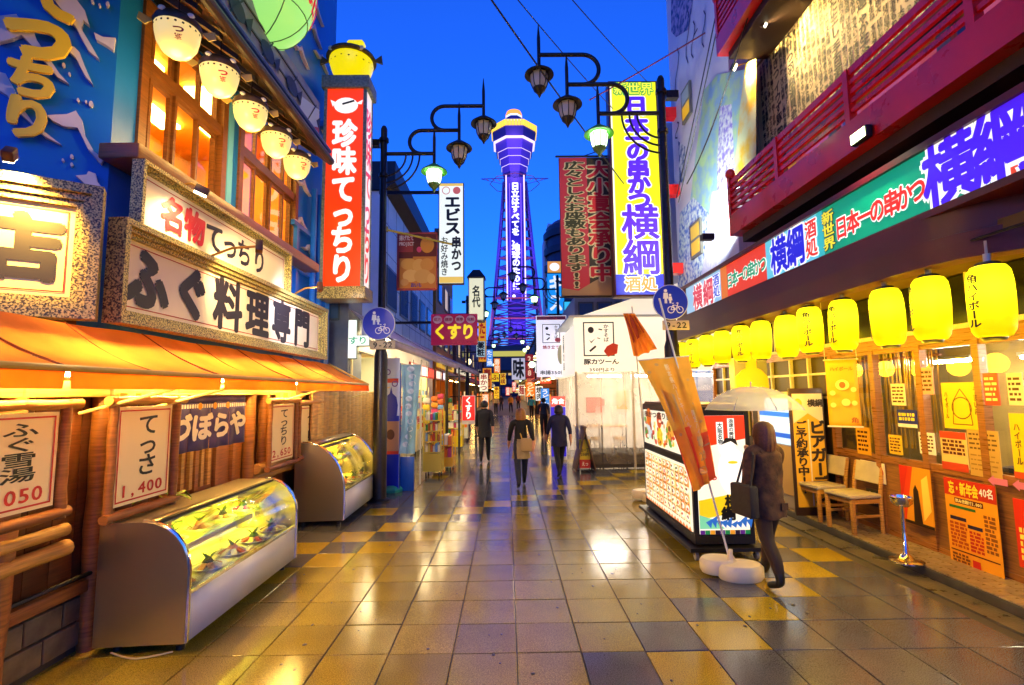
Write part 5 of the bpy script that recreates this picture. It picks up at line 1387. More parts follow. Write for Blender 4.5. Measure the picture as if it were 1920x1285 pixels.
sh = thing('cut_out_figure', 'plain yellow cut-out topper standing on the drinks fridge', 'cut-out', (4.3, 8.3, .1 + fz - .1))
q0, q1 = onY(1380, 735, 8.3), onY(1442, 735, 8.3); sh.location = ((q0.x + q1.x) / 2, 8.3, fz)
cw_ = (q1.x - q0.x) / 2
MB().prism([(-cw_, 0), (cw_, 0), (cw_ * .95, .25), (cw_ * .6, .36), (cw_ * .3, .4), (cw_ * .28, .55), (0, .64), (-cw_ * .28, .55), (-cw_ * .3, .4), (-cw_ * .6, .36), (-cw_ * .95, .25)], -.02, .02).obj('board', mat('cutout_yellow', C('#e8c030'), .5), sh)
box(sh, 'plinth', mat('cutout_grey', C('#8a8a8a'), .5), -cw_, cw_, .02, .2, -.3, .55)

# ---- chairs and standing ashtray on the step
SEAT = mat('seat_vinyl', C('#c9bd98'), .45, noise=.08); CHW = woodmat('chair_wood', (.55, .27, .05), rough=.3)
def chair(label, loc, rot):
    s = thing('chair', label, 'chair', loc, rot, 'wooden chairs on the step')
    for (x, y, h) in ((-.2, -.2, .43), (.2, -.2, .43)): MB().bbox(x - .022, x + .022, y - .022, y + .022, 0, h, .006).obj('leg', CHW, s)
    for x in (-.2, .2):
        MB().tube([(x, .2, 0), (x, .2, .43), (x, .22, .6), (x, .27, .84)], .024, 8).obj('leg', CHW, s)
        box(s, 'side_rail', CHW, x - .014, x + .014, -.18, .18, .37, .42); box(s, 'stretcher', CHW, x - .011, x + .011, -.18, .18, .2, .23)
    box(s, 'front_rail', CHW, -.18, .18, -.21, -.185, .37, .42); box(s, 'cross_rail', CHW, -.19, .19, -.012, .012, .205, .228)
    box(s, 'seat', SEAT, -.225, .225, -.235, .2, .43, .48, b=.018)
    MB().bbox(-.21, .21, -.016, .016, -.13, .13, .012, Matrix.Translation((0, .245, .72)) @ Matrix.Rotation(R(-12), 4, 'X')).obj('backrest', SEAT, s)
    return s
ch1 = onZ(1618, 1015, .1); 
chair('wooden chair with pale vinyl seat, the one nearer the ashtray', (4.42, onX(1605, 1000, 4.42).y, .1), R(-82))
chair('wooden chair with pale vinyl seat, the one nearer the fridge panel', (4.4, onX(1605, 1000, 4.42).y + .62, .1), R(-84))
q = onZ(1700, 1053, .1)
s = thing('standing_ashtray', 'chrome standing ashtray with round base on the tiled step', 'ashtray', q)
MB().lathe([(0, 0), (.155, 0), (.155, .012), (.08, .022), (.05, .06), (.022, .09), (.018, .56), (.03, .58), (0, .58)], 24).obj('stand', CHROME, s, smooth=50)
MB().lathe([(0, .56), (.06, .56), (.1, .6), (.105, .655), (.095, .66), (.085, .6), (0, .59)], 24).obj('bowl', CHROME, s, smooth=50)

# ================================================================ wheeled lit menu cabinet
kx0, kx1, ky0, ky1 = onZ(1305, 1050).x, onZ(1420, 1050).x, onZ(1300, 1052).y + .02, onZ(1196, 968).y
kz0, kz1 = .17, onY(1360, 763, ky0).z
kt = thing('menu_cabinet', 'black wheeled cabinet with glowing food pictures on its sides', 'menu cabinet', (kx0, ky0, 0))
kw, kd = kx1 - kx0, ky1 - ky0
BLKM = mat('black_metal', (.02, .018, .018), .3, metal=.5)
box(kt, 'body', BLKM, .015, kw - .015, .015, kd - .015, kz0, kz1 - .02)
fr = MB()
for (a, b) in ((kz0, kz0 + .09), (kz1 - .07, kz1)): fr.box(0, kw, 0, kd, a, b)
for x in (0, kw - .05):
    for y in (0, kd - .05): fr.box(x, x + .05, y, y + .05, kz0 + .09, kz1 - .07)
fr.box(-.002, .05, .05, kd - .05, 1.03, 1.1)
fr.obj('frame', BLKM, kt)
fr = MB(); fr.box(-.09, kw + .09, -.09, kd + .09, .11, .15); fr.obj('base_rail', BLKM, kt)
for (x, y) in ((0, 0), (kw, 0), (0, kd), (kw, kd)):
    c_ = MB().tube([(x - .015, y, .05), (x + .015, y, .05)], .05, 16).obj('caster', mat('caster_grey', C('#8a8478'), .4), kt)
    box(c_, 'fork', CHROME, x - .022, x + .022, y - .02, y + .02, .055, .108)
fw0, fw1, fh0, fh1 = .055, kw - .055, kz0 + .11, kz1 - .1
box(kt, 'end_panel', lit('#fff6da', 1.0), fw0, fw1, -.004, .012, fh0, fh1)
PW, PH = fw1 - fw0, fh1 - fh0
def kin(c_, es=.9): return lit(c_, es)
i = Ink(); i.poly([(fw0, fh0 + PH * .72), (fw1, fh0 + PH * .8), (fw1, fh1), (fw0, fh1)], -.006); i.poly([(fw0, fh0 + PH * .4), (fw0 + PH * .12, fh0 + PH * .62), (fw0, fh0 + PH * .75)], -.006); i.obj(kin('#f03810'), kt, 'print')
i = Ink(); i.poly([(fw0, fh0 + PH * .28), (fw1, fh0 + PH * .36), (fw1, fh0 + PH * .2), (fw0, fh0 + PH * .12)], -.006); i.disc(fw0 + PW * .72, fh0 + PH * .6, PW * .1, PW * .03, -.012); i.obj(kin('#f8c818'), kt, 'print')
i = Ink()      # plain pale round figure stands in for the painted one
i.disc(fw0 + PW * .72, fh0 + PH * .52, PW * .3, PH * .2, -.008); i.disc(fw0 + PW * .62, fh0 + PH * .72, PW * .17, PH * .075, -.009); i.obj(kin('#fffaf0', 1.15), kt, 'print')
i = Ink(); i.poly([(fw0 + PW * .5, fh0 + PH * .75), (fw0 + PW * .6, fh0 + PH * .81), (fw0 + PW * .8, fh0 + PH * .8), (fw0 + PW * .84, fh0 + PH * .74), (fw0 + PW * .7, fh0 + PH * .78)], -.012)
i.row('横', fw0 + PW * .52, fw0 + PW * .8, fh0 + PH * .27, PW * .26, -.014, .05); i.row('綱', fw0 + PW * .44, fw0 + PW * .72, fh0 + PH * .17, PW * .26, -.014, .05)
i.col('大阪名物', fw0 + PW * .49, fh0 + PH * .94, fh0 + PH * .75, PW * .1, -.014, .03); i.col('浪速の美味', fw0 + PW * .72, fh0 + PH * .97, fh0 + PH * .79, PW * .1, -.014, .03); i.obj(BLACK, kt)
i = Ink(); i.rect(fw0 + PW * .42, fw0 + PW * .56, fh0 + PH * .745, fh0 + PH * .945, -.0075); i.rect(fw0 + PW * .65, fw0 + PW * .79, fh0 + PH * .785, fh0 + PH * .975, -.0075); i.obj(kin('#fffdf0', 1.1), kt, 'print')
outl = Ink(); fil = Ink()
for q, ch in enumerate('串かつもどて焼も'):
    outl.char(ch, fw0 + PW * (.12 + .012 * q * q / 3), fh0 + PH * (.95 - .067 * q), PW * .16, PW * .16, -.010, .09); fil.char(ch, fw0 + PW * (.12 + .012 * q * q / 3), fh0 + PH * (.95 - .067 * q), PW * .16, PW * .16, -.014, .03)
outl.obj(kin('#fff8e8', 1.0), kt, 'letter_outline'); fil.obj(kin('#d02018', .8), kt)
i = Ink()
for q in range(9):
    a = fw0 + PW * (.12 + .1 * q); i.poly([(a, fh0 + PH * (.1 + .02 * math.sin(q))), (a + PW * .14, fh0 + PH * (.13 + .03 * math.sin(q * 2.0))), (a + PW * .1, fh0 + PH * .05)], -.010)
i.obj(kin('#2a6ac8', .8), kt, 'print')
i = Ink(); i.poly([(fw0, fh0 + .06), (fw0 + PW * .5, fh0 + .06), (fw0 + PW * .3, fh0 + PH * .12), (fw0, fh0 + PH * .16)], -.0065); i.obj(kin('#7ad0a0'), kt, 'print')
for k in range(10):
    i = Ink(); i.rect(fw0 + PW * k / 10, fw0 + PW * (k + 1) / 10 - .002, fh0, fh0 + .045, -.008); i.obj(kin(['#5a1a8a', '#1a8a4a', '#f0a020', '#20102a'][k % 4], .6), kt, 'colour_block')
# long side: two backlit picture panels full of dishes
Ms = Matrix.Translation((0, kd, 0)) @ Matrix.Rotation(-R(90), 4, 'Z')      # local x runs towards the camera, faces -x
side_items = [(1.12, kz1 - .09, 1), (.29, 1.01, 0)]
for (za, zb_, up) in side_items:
    MB().box(.06, kd - .06, -.004, .014, za, zb_, Ms).obj('side_panel', lit('#fff4d6', .95), kt)
    inks = {}
    rr2 = random.Random(5 + up)
    H_ = zb_ - za
    if up:
        for (cx_, cz_, r1, c_) in ((.35, .5, .22, '#cfe6e6'), (.35, .8, .16, '#e87018'), (.2, .3, .1, '#4aa838'), (.85, .3, .16, '#e8d818'), (.85, .75, .14, '#e85a18'), (1.3, .5, .2, '#f0b040'), (1.3, .25, .1, '#5ab040'), (1.65, .6, .18, '#d84818')):
            inks.setdefault(c_, Ink()).disc(cx_ * kd / 2, za + cz_ * H_, r1 * .8, r1 * .8, -.008)
        for _ in range(60):
            inks.setdefault(rr2.choice(['#e8a030', '#b8581c', '#6aa83a', '#f0c840', '#d84820', '#fff0d0', '#8a3a18']), Ink()).disc(rr2.uniform(.12, kd - .12), za + H_ * rr2.uniform(.1, .75), rr2.uniform(.02, .07), rr2.uniform(.015, .05), -.012, 9)
        inks.setdefault('#2a1a10', Ink()).row('串かつ盛り合わせ', .15, kd - .2, za + H_ * .88, .09, -.016, .03)
        for k in range(0): inks.setdefault('#5aa83a', Ink()).rect(.12 + k * (kd - .3) / 10, .12 + k * (kd - .3) / 10 + .05, za + H_ * .55, za + H_ * .95, -.010)
    else:
        nx_ = 11
        for rI in range(6):
            for cI in range(nx_):
                x = .1 + (cI + .5) * (kd - .2) / nx_; z = za + .07 + (rI + .5) * (H_ - .1) / 6; j = lambda q: rr2.uniform(-q, q)
                inks.setdefault(rr2.choice(['#ffd880', '#f2b050', '#ffe9b0', '#e89a40', '#f6c060']), Ink()).rect(x - .078, x + .078, z - .05, z + .055, -.006)
                inks.setdefault('#fffaf0', Ink()).disc(x + j(.01), z + .012, .058, .036, -.010, 12)
                for _ in range(3): inks.setdefault(rr2.choice(['#e89020', '#b85a18', '#d87818', '#7a3a14', '#5a9a30', '#d84a20', '#8a4a1c']), Ink()).disc(x + j(.03), z + .014 + j(.012), rr2.uniform(.014, .03), rr2.uniform(.008, .018), -.014, 8)
                inks.setdefault('#3a2a1a', Ink()).rect(x - .06, x + rr2.uniform(.0, .03), z - .044, z - .034, -.014)
                inks.setdefault('#d02818', Ink()).rect(x + .035, x + .068, z - .046, z - .032, -.014)
        for k in range(18): inks.setdefault('#e87a20', Ink()).poly([(.07 + k * (kd - .14) / 18, za), (.07 + (k + 1) * (kd - .14) / 18, za), (.07 + (k + .5) * (kd - .14) / 18, za + .05)], -.010)
    for c_, ik in inks.items(): ik.obj(kin(c_, .8), kt, 'print', Ms)
box(kt, 'top_board', woodmat('cab_top', (.2, .08, .03)), .02, kw - .02, .05, kd - .05, kz1, kz1 + .03)

# ================================================================ nobori flags
def nobori(label, base, top, cloth, m_cloth, prints, water=True):
    """base: foot on the ground; top: pole tip; cloth: 4 world corners (top inner, top outer, bottom outer, bottom inner)"""
    s = thing('banner_flag', label, 'flag', base)
    B = Vector(base)
    MB().tube([(0, 0, .12), Vector(top) - B], .012, 8).obj('pole', paint('#d8d4c4', .35), s)
    c4 = [Vector(c_) - B for c_ in cloth]
    MB().tube([c4[0], c4[1]], .008, 6).obj('cross_bar', paint('#d8d4c4', .35), s)
    n_ = (c4[1] - c4[0]).cross(c4[3] - c4[0]).normalized()
    if n_.dot(CAM_P - (B + c4[0])) > 0: n_ = -n_
    def f(u, v, o=0):
        p_ = (c4[0].lerp(c4[1], u)).lerp(c4[3].lerp(c4[2], u), v)
        return p_ + n_ * (.06 * math.sin(3 * u + 4 * v) * v + (.012 + .03 * v) * math.sin(15 * u + 2.2 * v) + (.004 + .012 * v) * math.sin(27 * u - 5 * v) + o) + (c4[1] - c4[0]) * (.12 * math.sin(math.pi * v) * (1 - u))
    MB().grid(lambda u, v: f(u, v), 44, 40).obj('cloth', m_cloth, s, smooth=80)
    for (c_, ik) in prints:
        for v in range(len(ik.mb.v)):
            x, y, z = ik.mb.v[v]; ik.mb.v[v] = tuple(f(x, 1 - z, (y - .003)))
        ik.obj(c_, s, 'print')
    if water:
        for (dx, dy, rx, ry, z0_, z1_, nm) in ((0.07, -.05, .23, .16, .0, .15, 'water_base'), (-.1, .07, .19, .15, .03, .17, 'base_lobe')):
            prof = [(0, z0_), (.9, z0_), (1, z0_ + .03), (1, z1_ - .03), (.88, z1_), (0, z1_)]
            MB().lathe(prof, 28, Matrix.Translation((dx, dy, 0)) @ Matrix.Diagonal((rx, ry, 1, 1))).obj(nm, mat('base_plastic', C('#e6d6a8'), .4, noise=.06), s, smooth=45)
        MB().lathe([(.035, .13), (.035, .2), (.022, .22), (.022, .27), (0, .27)], 14).obj('collar', MATS['base_plastic'], s)
    return s
fb = onZ(1372, 1082)
fY = fb.y
pt_ = onY(1236, 560, fY + .55)
pr1, pr2, pr3 = Ink(), Ink(), Ink()
pr1.rect(.0, 1, .0, .36, .0); pr1.rect(.0, .5, .36, .44, .0)
pr2.col('熊本県ハートキーバル', .5, .95, .42, .1, -.004, .02); pr2.col('限定ハイボール', .7, .55, .2, .1, -.004, .02)
pr3.poly([(.12, .5), (.4, .46), (.42, .7), (.16, .76)], -.003); pr3.disc(.5, .1, .12, .03, -.008); [pr3.disc(x_, z_, .04, .012, -.006) for x_, z_ in ((.1, .9), (.3, .95), (.85, .8), (.8, .6), (.9, .45), (.15, .4), (.6, .3))]; pr3.row('樽生', .55, .98, .3, .09, -.008, .04); pr3.row('250円', .5, .95, .2, .08, -.008, .04)
c4 = [onY(1292, 668, fY + .42), onY(1196, 676, fY + .42), onY(1300, 922, fY + .12), onY(1342, 896, fY + .1)]
nobori('leaning orange drink flag on a cream water-filled base beside the menu cabinet', fb, pt_, [c4[1], c4[0], c4[3], c4[2]], sheet_mat('flag_orange', '#ffc24a', 1, .7, .6),
       [(sheet_mat('flag_red', '#ff7a3c', 1, .7, .6), pr1), (mat('flag_pale', C('#f4d9a0'), .7), pr2), (mat('flag_tan', C('#e0b060'), .7), pr3)])
fb2 = Vector((2.45, 8.9, 0)); a4 = [onY(1168, 588, 8.6), onY(1190, 588, 8.6), onY(1232, 655, 8.8), onY(1188, 668, 8.8)]
nobori('orange flag whose upper part shows behind the leaning flag', fb2, onY(1185, 575, 8.7), a4, sheet_mat('flag_orange2', '#ff9a38', 1, .7, .6), [(mat('flag_dark', C('#9a2a18'), .7), Ink().poly([(.1, .3), (.9, .5), (.9, .95), (.1, .95)], -.003))], True)
# ================================================================ hanging signs over the street
def flat_sign(name, label, Y, pxl, pxr, pyt, pyb, depth, edge, cat='sign', rot=0, Yr=None):
    a, b = onY(pxl, (pyt + pyb) / 2, Y), onY(pxr, (pyt + pyb) / 2, Y)
    zt_, zb_ = onY((pxl + pxr) / 2, pyt, Y).z, onY((pxl + pxr) / 2, pyb, Y).z
    s = thing(name, label, cat, (a.x, Y, zb_), rot)
    w, h = b.x - a.x, zt_ - zb_
    box(s, 'casing', edge, 0, w, 0, depth, 0, h, b=.01)
    return s, w, h
VP_ = 11.0
s, w, h = flat_sign('vertical_sign', 'tall yellow lit sign with big purple characters and a blue foot band', VP_, 1146, 1240, 152, 556, .3, mat('maroon_case', C('#4a1018'), .4))
box(s, 'face', lit('#f2f010', 1.0), .04, w - .04, -.012, 0, .5, h - .04); box(s, 'foot_band', lit('#2a2ad8', .8), .04, w - .04, -.012, 0, .04, .5); box(s, 'edge_strip', lit('#fff8e8', .9), .042, .075, -.016, -.012, .5, h - .04)
def outl(parent, items, fill, line, ol=.05, y=-.016):
    a, b = Ink(), Ink()
    for (ch, x, z, ww, hh, bo) in items: a.char(ch, x, z, ww, hh, y, bo + ol); b.char(ch, x, z, ww, hh, y - .008, bo)
    a.obj(line, parent, 'letter_outline'); b.obj(fill, parent)
PUR = lit('#5a28e0', .85)
def sz(py): return onY(1193, py, VP_).z - s.location.z
outl(s, [(c_, w * (.24 + .27 * k), sz(168), .3, .3, .02) for k, c_ in enumerate('新世界')], lit('#f0f040', 1), lit('#18a048', .8), .07)
outl(s, [(c_, w * .55, sz(p), .52, .47, .06) for c_, p in zip('日本一の串かつ', (200, 237, 262, 285, 318, 347, 377))], PUR, WHT)
outl(s, [(c_, w * .55, sz(p), .84, .82, .025) for c_, p in zip('横綱', (418, 484))], PUR, WHT, .035)
outl(s, [(c_, w * (.36 + .32 * k), .27, .36, .34, .03) for k, c_ in enumerate('酒処')], lit('#ff8a20', 1), WHT, .06)
box(s, 'side_case', mat('dark_case', C('#241a1c'), .4), w + .002, w + .1, .02, .28, 0, h)
for py in (208, 354, 502):
    z = onY(1262, py, VP_).z - s.location.z; box(s, 'wall_bracket', REDP, w + .1, w + .62, .04, .26, z - .12, z + .12)
BYY = 11.7
s, w, h = flat_sign('cloth_banner', 'red and dark banner with two columns of outlined characters', BYY, 1050, 1156, 296, 556, .02, mat('banner_back', C('#4a3028'), .7), 'banner')
box(s, 'red_half', mat('banner_red', C('#c2303c'), .7), .02, w * .5, -.006, 0, .1, h); box(s, 'dark_half', mat('banner_dark', C('#3a2c14'), .7), w * .5, w - .02, -.006, 0, .1, h)
i = Ink(); i.poly([(.02, .02), (w - .02, .02), (w - .02, h * .2), (w * .75, h * .14), (w * .55, h * .1), (w * .3, h * .04), (.02, h * .06)], -.008); i.obj(mat('banner_cream', C('#a8845a'), .7), s, 'print')
def bcol(txt, x, z1, z0, ww, fill, line):
    a, b = Ink(), Ink(); a.col(txt, x, z1, z0, ww, -.014, .1); b.col(txt, x, z1, z0, ww, -.022, .035); a.obj(line, s, 'letter_outline'); b.obj(fill, s)
bcol('広々としたお座敷もあります!!', w * .27, h * .97, h * .05, w * .36, mat('olive_ink', C('#3a3410'), .7), mat('cream_ink', C('#e0c890'), .7))
bcol('大小宴会承り中', w * .72, h * .97, h * .1, w * .44, mat('red_ink', C('#d02024'), .7), MATS['cream_ink'])
MB().tube([(-.08, -.03, h + .02), (w + .08, -.03, h + .02)], .025, 8).obj('top_bar', BLKM, s); MB().tube([(-.05, -.03, -.02), (w + .3, -.03, -.02)], .02, 8).obj('bottom_bar', BLKM, s)
MB().tube([(w * .4, 0, h + .02), (w + .2, .2, h + .45)], .012, 6).obj('stay', BLKM, s)
YE = 13.0
s, w, h = flat_sign('vertical_sign', 'white lit vertical sign with black brush characters left of the tower', YE, 822, 870, 343, 533, .15, BLKM)
box(s, 'face', lit('#f2fbf0', .9), .025, w - .025, -.012, 0, .025, h - .025)
i = Ink(); i.col('エビス', w * .55, h * .87, h * .48, w * .62, -.016, .05); i.col('串かつ', w * .7, h * .46, h * .12, w * .38, -.016, .05); i.col('お好み焼き', w * .24, h * .46, h * .08, w * .27, -.016, .02); i.obj(BLACK, s)
i = Ink(); i.ring(w * .3, h * .92, w * .16, .02, -.016); i.disc(w * .72, h * .92, w * .15, None, -.016); i.obj(lit('#d86a60', .6), s, 'emblem')
i = Ink(); i.rect(.03, w - .03, .03, h * .07, -.014); i.rect(.03, w - .03, h * .965, h - .03, -.014); i.obj(lit('#f0c85a', .8), s, 'print')
box(s, 'bracket', BLKM, -1.6, 0, .05, .1, h * .9, h * .93)
YF_ = 10.3
s, w, h = flat_sign('cloth_banner', 'banner printed with golden fried food hanging from the yellow rod', YF_, 744, 820, 436, 545, .012, mat('poster_red', C('#b0443a'), .6), 'banner')
i = Ink(); i.rect(w * .07, w * .97, h * .04, h * .58, -.004); i.obj(mat('poster_gold', C('#d8892c'), .6), s, 'print')
i = Ink(); i.rect(w * .4, w * .98, h * .58, h * .97, -.004); i.rect(w * .05, w * .4, h * .55, h * .66, -.004); i.obj(mat('poster_brown', C('#6a2410'), .6), s, 'print')
for (x, z, r1, r2, c_) in ((.3, .45, .2, .1, '#eab04a'), (.55, .42, .16, .12, '#f0bc58'), (.75, .44, .17, .11, '#e6a440'), (.35, .25, .2, .11, '#f2c468'), (.65, .24, .22, .12, '#eab454'), (.75, .78, .17, .14, '#e8a030'), (.55, .7, .06, .05, '#e84a78'), (.2, .14, .1, .06, '#e0a050'), (.85, .2, .1, .09, '#f0c060')):
    i = Ink(); i.disc(x * w, z * h, r1 * w, r2 * h, -.008); i.obj(mat('food_' + c_, C(c_), .6), s, 'print')
i = Ink(); i.row('揚げたて', w * .05, w * .42, h * .9, h * .09, -.008, .04); i.row('PROJECT', w * .05, w * .42, h * .8, h * .08, -.008, .03); i.obj(paint('#f4dcd0', .6), s)
i = Ink(); i.row('おいも', w * .35, w * .62, h * .09, h * .08, -.010, .03); i.obj(paint('#3a2a9a', .6), s)
rod = thing('banner_rod', 'thin yellow rod reaching from the lamp post to hold the food banner', 'rod', (bl.x, YL + .1, onY(700, 427, YL).z))
MB().tube([(0, 0, 0), (onY(835, 427, YL).x - bl.x, 1.0, 0)], .022, 8).obj('tube', mat('rod_yellow', C('#a8a040'), .4), rod); MB().lathe([(.08, -.04), (.08, .04)], 14).obj('clamp', MATS['rod_yellow'], rod)

# ================================================================ left row beyond the restaurant
mint = thing('commercial_building', 'pale mint-grey building with a dark overhanging parapet behind the lamp post', 'building', (-4.0, 0, 0), LEFT)
MINT = mat('mint_wall', C('#dbe6e2'), .5, noise=.15, scale=.6)
mz = onX(765, 432, -4.0).z
box(mint, 'wall', MINT, 16, 27, 0, 6, 0, mz)
ptop = onY(712, 305, 16.0).z
MB().add([(15.9, .0, mz), (27, 0, mz), (27, -.4, mz + .25), (15.9, -.4, mz + .25), (15.9, -.4, ptop), (27, -.4, ptop), (27, 6, ptop), (15.9, 6, ptop), (15.9, 6, mz)],
         [(0, 1, 2, 3), (3, 2, 5, 4), (4, 5, 6, 7), (0, 3, 4, 7, 8), (1, 2, 5, 6)]).obj('parapet', mat('parapet_black', (.012, .012, .016), .5), mint)
for k in range(8):
    y = 16.6 + k * 1.3; box(mint, 'wall_joint', mat('joint_grey', C('#6a7a7c'), .6), y, y + .03, -.006, 0, 3.6, mz)
for z in (4.6, 5.6, 6.6, 7.6): box(mint, 'wall_joint', MATS['joint_grey'], 16, 27, -.005, -.0005, z, z + .025)
for k in range(5):
    y = 16.5 + k * 2.1; f = box(mint, 'window', mat('win_frame', C('#5a6468'), .4, metal=.5), y, y + 1.5, -.04, .0, 4.8, 6.2); box(f, 'pane', mat('win_pane', C('#56708c'), .1), y + .08, y + 1.42, -.046, -.04, 4.88, 6.12)
# neighbouring wall and canopy side between restaurant and pharmacy
gap = thing('side_building', 'narrow grey house with small windows behind the green cross sign', 'building', (-4.6, 9.02, 0), 0)
box(gap, 'wall', mat('gap_wall', C('#78808c'), .6, noise=.1), 0, 1.58, .5, 1.4, 0, 4.6)
for k in range(3):
    f = box(gap, 'window', mat('win_frame', C('#5a6468'), .4), .35 + k * .4, .62 + k * .4, .46, .5, 3.3, 3.95); box(f, 'pane', mat('win_pane', C('#56708c'), .1), .38 + k * .4, .59 + k * .4, .455, .46, 3.34, 3.9)
box(gap, 'ac_unit', paint('#3a3c44', .5), .3, .8, .2, .5, 2.75, 3.1)
# green cross sign
Yx = 9.55
c0 = onY(660, 640, Yx)
s = thing('cross_sign', 'white lit cross-shaped pharmacy sign with green characters', 'sign', c0)
u_ = .1
MB().prism([(-.3, -.1), (-.1, -.1), (-.1, -.34), (.1, -.34), (.1, -.1), (.34, -.1), (.34, .12), (.1, .12), (.1, .42), (-.1, .42), (-.1, .12), (-.3, .12)], .0, .12).obj('casing', mat('cross_edge', C('#6a7a6a'), .4), s)
MB().prism([(-.28, -.085), (-.085, -.085), (-.085, -.325), (.085, -.325), (.085, -.085), (.325, -.085), (.325, .105), (.085, .105), (.085, .405), (-.085, .405), (-.085, .105), (-.28, .105)], -.012, 0).obj('face', lit('#f4fff4', 1.1), s)
i = Ink(); i.row('くすり', -.25, .3, .01, .16, -.015, .02); i.obj(lit('#10a878', .7), s); box(s, 'bracket', IRON, -.5, -.3, .03, .09, -.02, .03)
# pharmacy shop
ph = thing('pharmacy', 'open-fronted pharmacy with lit interior and lilac awning', 'shop', (-3.0, 0, 0), LEFT)
pi_ = MB(); pi_.box(9.7, 19, 2.0, 2.1, 0, 3.4); pi_.box(9.7, 19, 0, 2.0, 3.05, 3.1); pi_.box(9.7, 9.8, 0, 2, 0, 3.05); pi_.box(18.9, 19, 0, 2, 0, 3.05)
pi_.obj('interior', mat('pharm_int', C('#e8d8a0'), .6), ph)
for k in range(5):
    y = 10.5 + k * 1.8; box(ph, 'ceiling_tube', lit('#ffe8b0', 160), y, y + 1.2, .35, .42, 3.0, 3.03)
box(ph, 'fascia', paint('#b0a8a8', .5), 9.7, 19, -.06, .05, 2.75, 3.1)
for (pa, pb_, c_) in ((768, 800, '#fff4f0'), (802, 812, '#e04a3a'), (816, 826, '#fff0d8'), (829, 838, '#f4f4ff')):
    ya_, yb_ = onX(pa, 680, -2.92).y, onX(pb_, 680, -2.92).y
    f = box(ph, 'shop_lightbox', mat('lb_red', C('#b02020'), .4), ya_, yb_, -.12, -.065, 2.45, 2.85); box(f, 'lit_face', lit(c_, 1.1), ya_ + .05, yb_ - .05, -.126, -.12, 2.5, 2.8)
aw2 = thing('awning', 'pale lilac canvas awning over the pharmacy goods', 'awning', (0, 0, 0))
A, B_, C_, D_ = Vector((-3.05, 9.6, 3.55)), Vector((-3.05, 20, 3.6)), Vector((-1.15, 20, 2.72)), onY(735, 637, 9.6)
LIL = sheet_mat('lilac_canvas', '#cfc4dc', 1.0, .6, .3)
(MB().grid(lambda u, v: A.lerp(B_, u).lerp(D_.lerp(C_, u), v) + Vector((0, 0, -.06 * math.sin(math.pi * v) + .012 * math.sin(40 * u))), 36, 6).obj('canvas', LIL, aw2, smooth=60))
MB().tube([D_, C_], .025, 8).obj('front_bar', mat('bar_grey', C('#b8b4b8'), .4, metal=.5), aw2)
solidify(MB().grid(lambda u, v: D_.lerp(C_, u) + Vector((.01, 0, -.16 * v)), 30, 1).obj('valance', LIL, aw2), .004)
for f in (0, .33, .66, 1): MB().tube([A.lerp(B_, f), D_.lerp(C_, f)], .018, 6).obj('rafter', MATS['bar_grey'], aw2)
for f in (.5, 1.0): q = D_.lerp(C_, f); MB().tube([(q.x - .1, q.y, 0), (q.x - .1, q.y, q.z)], .045, 8).obj('post', IRON, aw2)
for k in range(6):
    q = D_.lerp(C_, (k + .5) / 6)
    s = thing('tube_lamp', 'white tube lamp under the lilac awning, %s from the lamp post' % ords[k], 'lamp', (q.x - .45, q.y, q.z + .12), LEFT, 'tube lamps under the lilac awning')
    box(s, 'housing', paint('#d8d8d0', .4), -.5, .5, -.03, .03, .02, .05); MB().tube([(-.48, 0, 0), (.48, 0, 0)], .016, 8).obj('tube', lit('#ffe4a8', 170), s)
# blue panel, pale banner and teal parasol base at the corner
YB_ = 9.95
s, w, h = flat_sign('advertising_panel', 'tall blue advertising panel with a dark blue bottle shape and tan picture', YB_, 716, 750, 672, 914, .08, paint('#1c3a9a', .4), 'panel')
s.location.z = 0.0; h = onY(733, 672, YB_).z
box(s, 'face', mat('panel_pale', C('#dfe4f4'), .4), .01, w - .01, -.01, 0, .0, h)
def pz(py): return onY(733, py, YB_).z
i = Ink(); i.rect(.012, w - .012, 0.01, pz(852), -.012); i.poly([(w * .2, pz(790)), (w * .12, pz(760)), (w * .2, pz(745)), (w * .42, pz(738)), (w * .5, pz(725)), (w * .58, pz(738)), (w * .8, pz(745)), (w * .88, pz(760)), (w * .8, pz(790))], -.012); i.rect(.012, w - .012, pz(790), pz(780), -.0125); i.obj(mat('panel_blue', C('#0c2ab0'), .4), s, 'print')
i = Ink(); i.rect(.012, w - .012, pz(850), pz(790), -.014); i.obj(mat('panel_tan', C('#b88a6a'), .5), s, 'print')
i = Ink(); i.disc(w * .5, pz(815), w * .22, .1, -.018); i.obj(mat('panel_dark', C('#5a3428'), .5), s, 'print')
i = Ink(); i.rect(.012, w - .012, pz(852), pz(846), -.018); i.rect(.1 * w, .9 * w, pz(718), pz(710), -.014); i.obj(paint('#d83a2a', .4), s, 'print')
i = Ink(); i.ring(w * .3, pz(698), .06, .02, -.014); i.ring(w * .7, pz(720), .06, .02, -.014); i.obj(paint('#7a4aa0', .4), s, 'print')
s, w, h = flat_sign('blue_board', 'plain bright blue board standing behind the teal parasol base', 10.05, 749, 776, 850, 914, .06, mat('board_blue', C('#0a4aa8'), .35), 'board')
s.location.z = 0
nb = Vector((onY(788, 800, 10.1).x, 10.1, 0))
pr_ = Ink(); [pr_.disc(.5 + .1 * math.sin(k), .95 - .085 * k, .2, .03, -.004) for k in range(11)]
nobori('pale blue upright banner flag at the pharmacy corner', nb, onY(790, 675, 10.1), [onY(752, 684, 10.1), onY(789, 684, 10.1), onY(778, 851, 10.0), onY(746, 850, 10.0)], sheet_mat('flag_pale_blue', '#9cc8e0', 1, .6, .4), [(mat('flag_pale_white', C('#d8e4f0'), .6), pr_)], False)
q = onZ(735, 922)
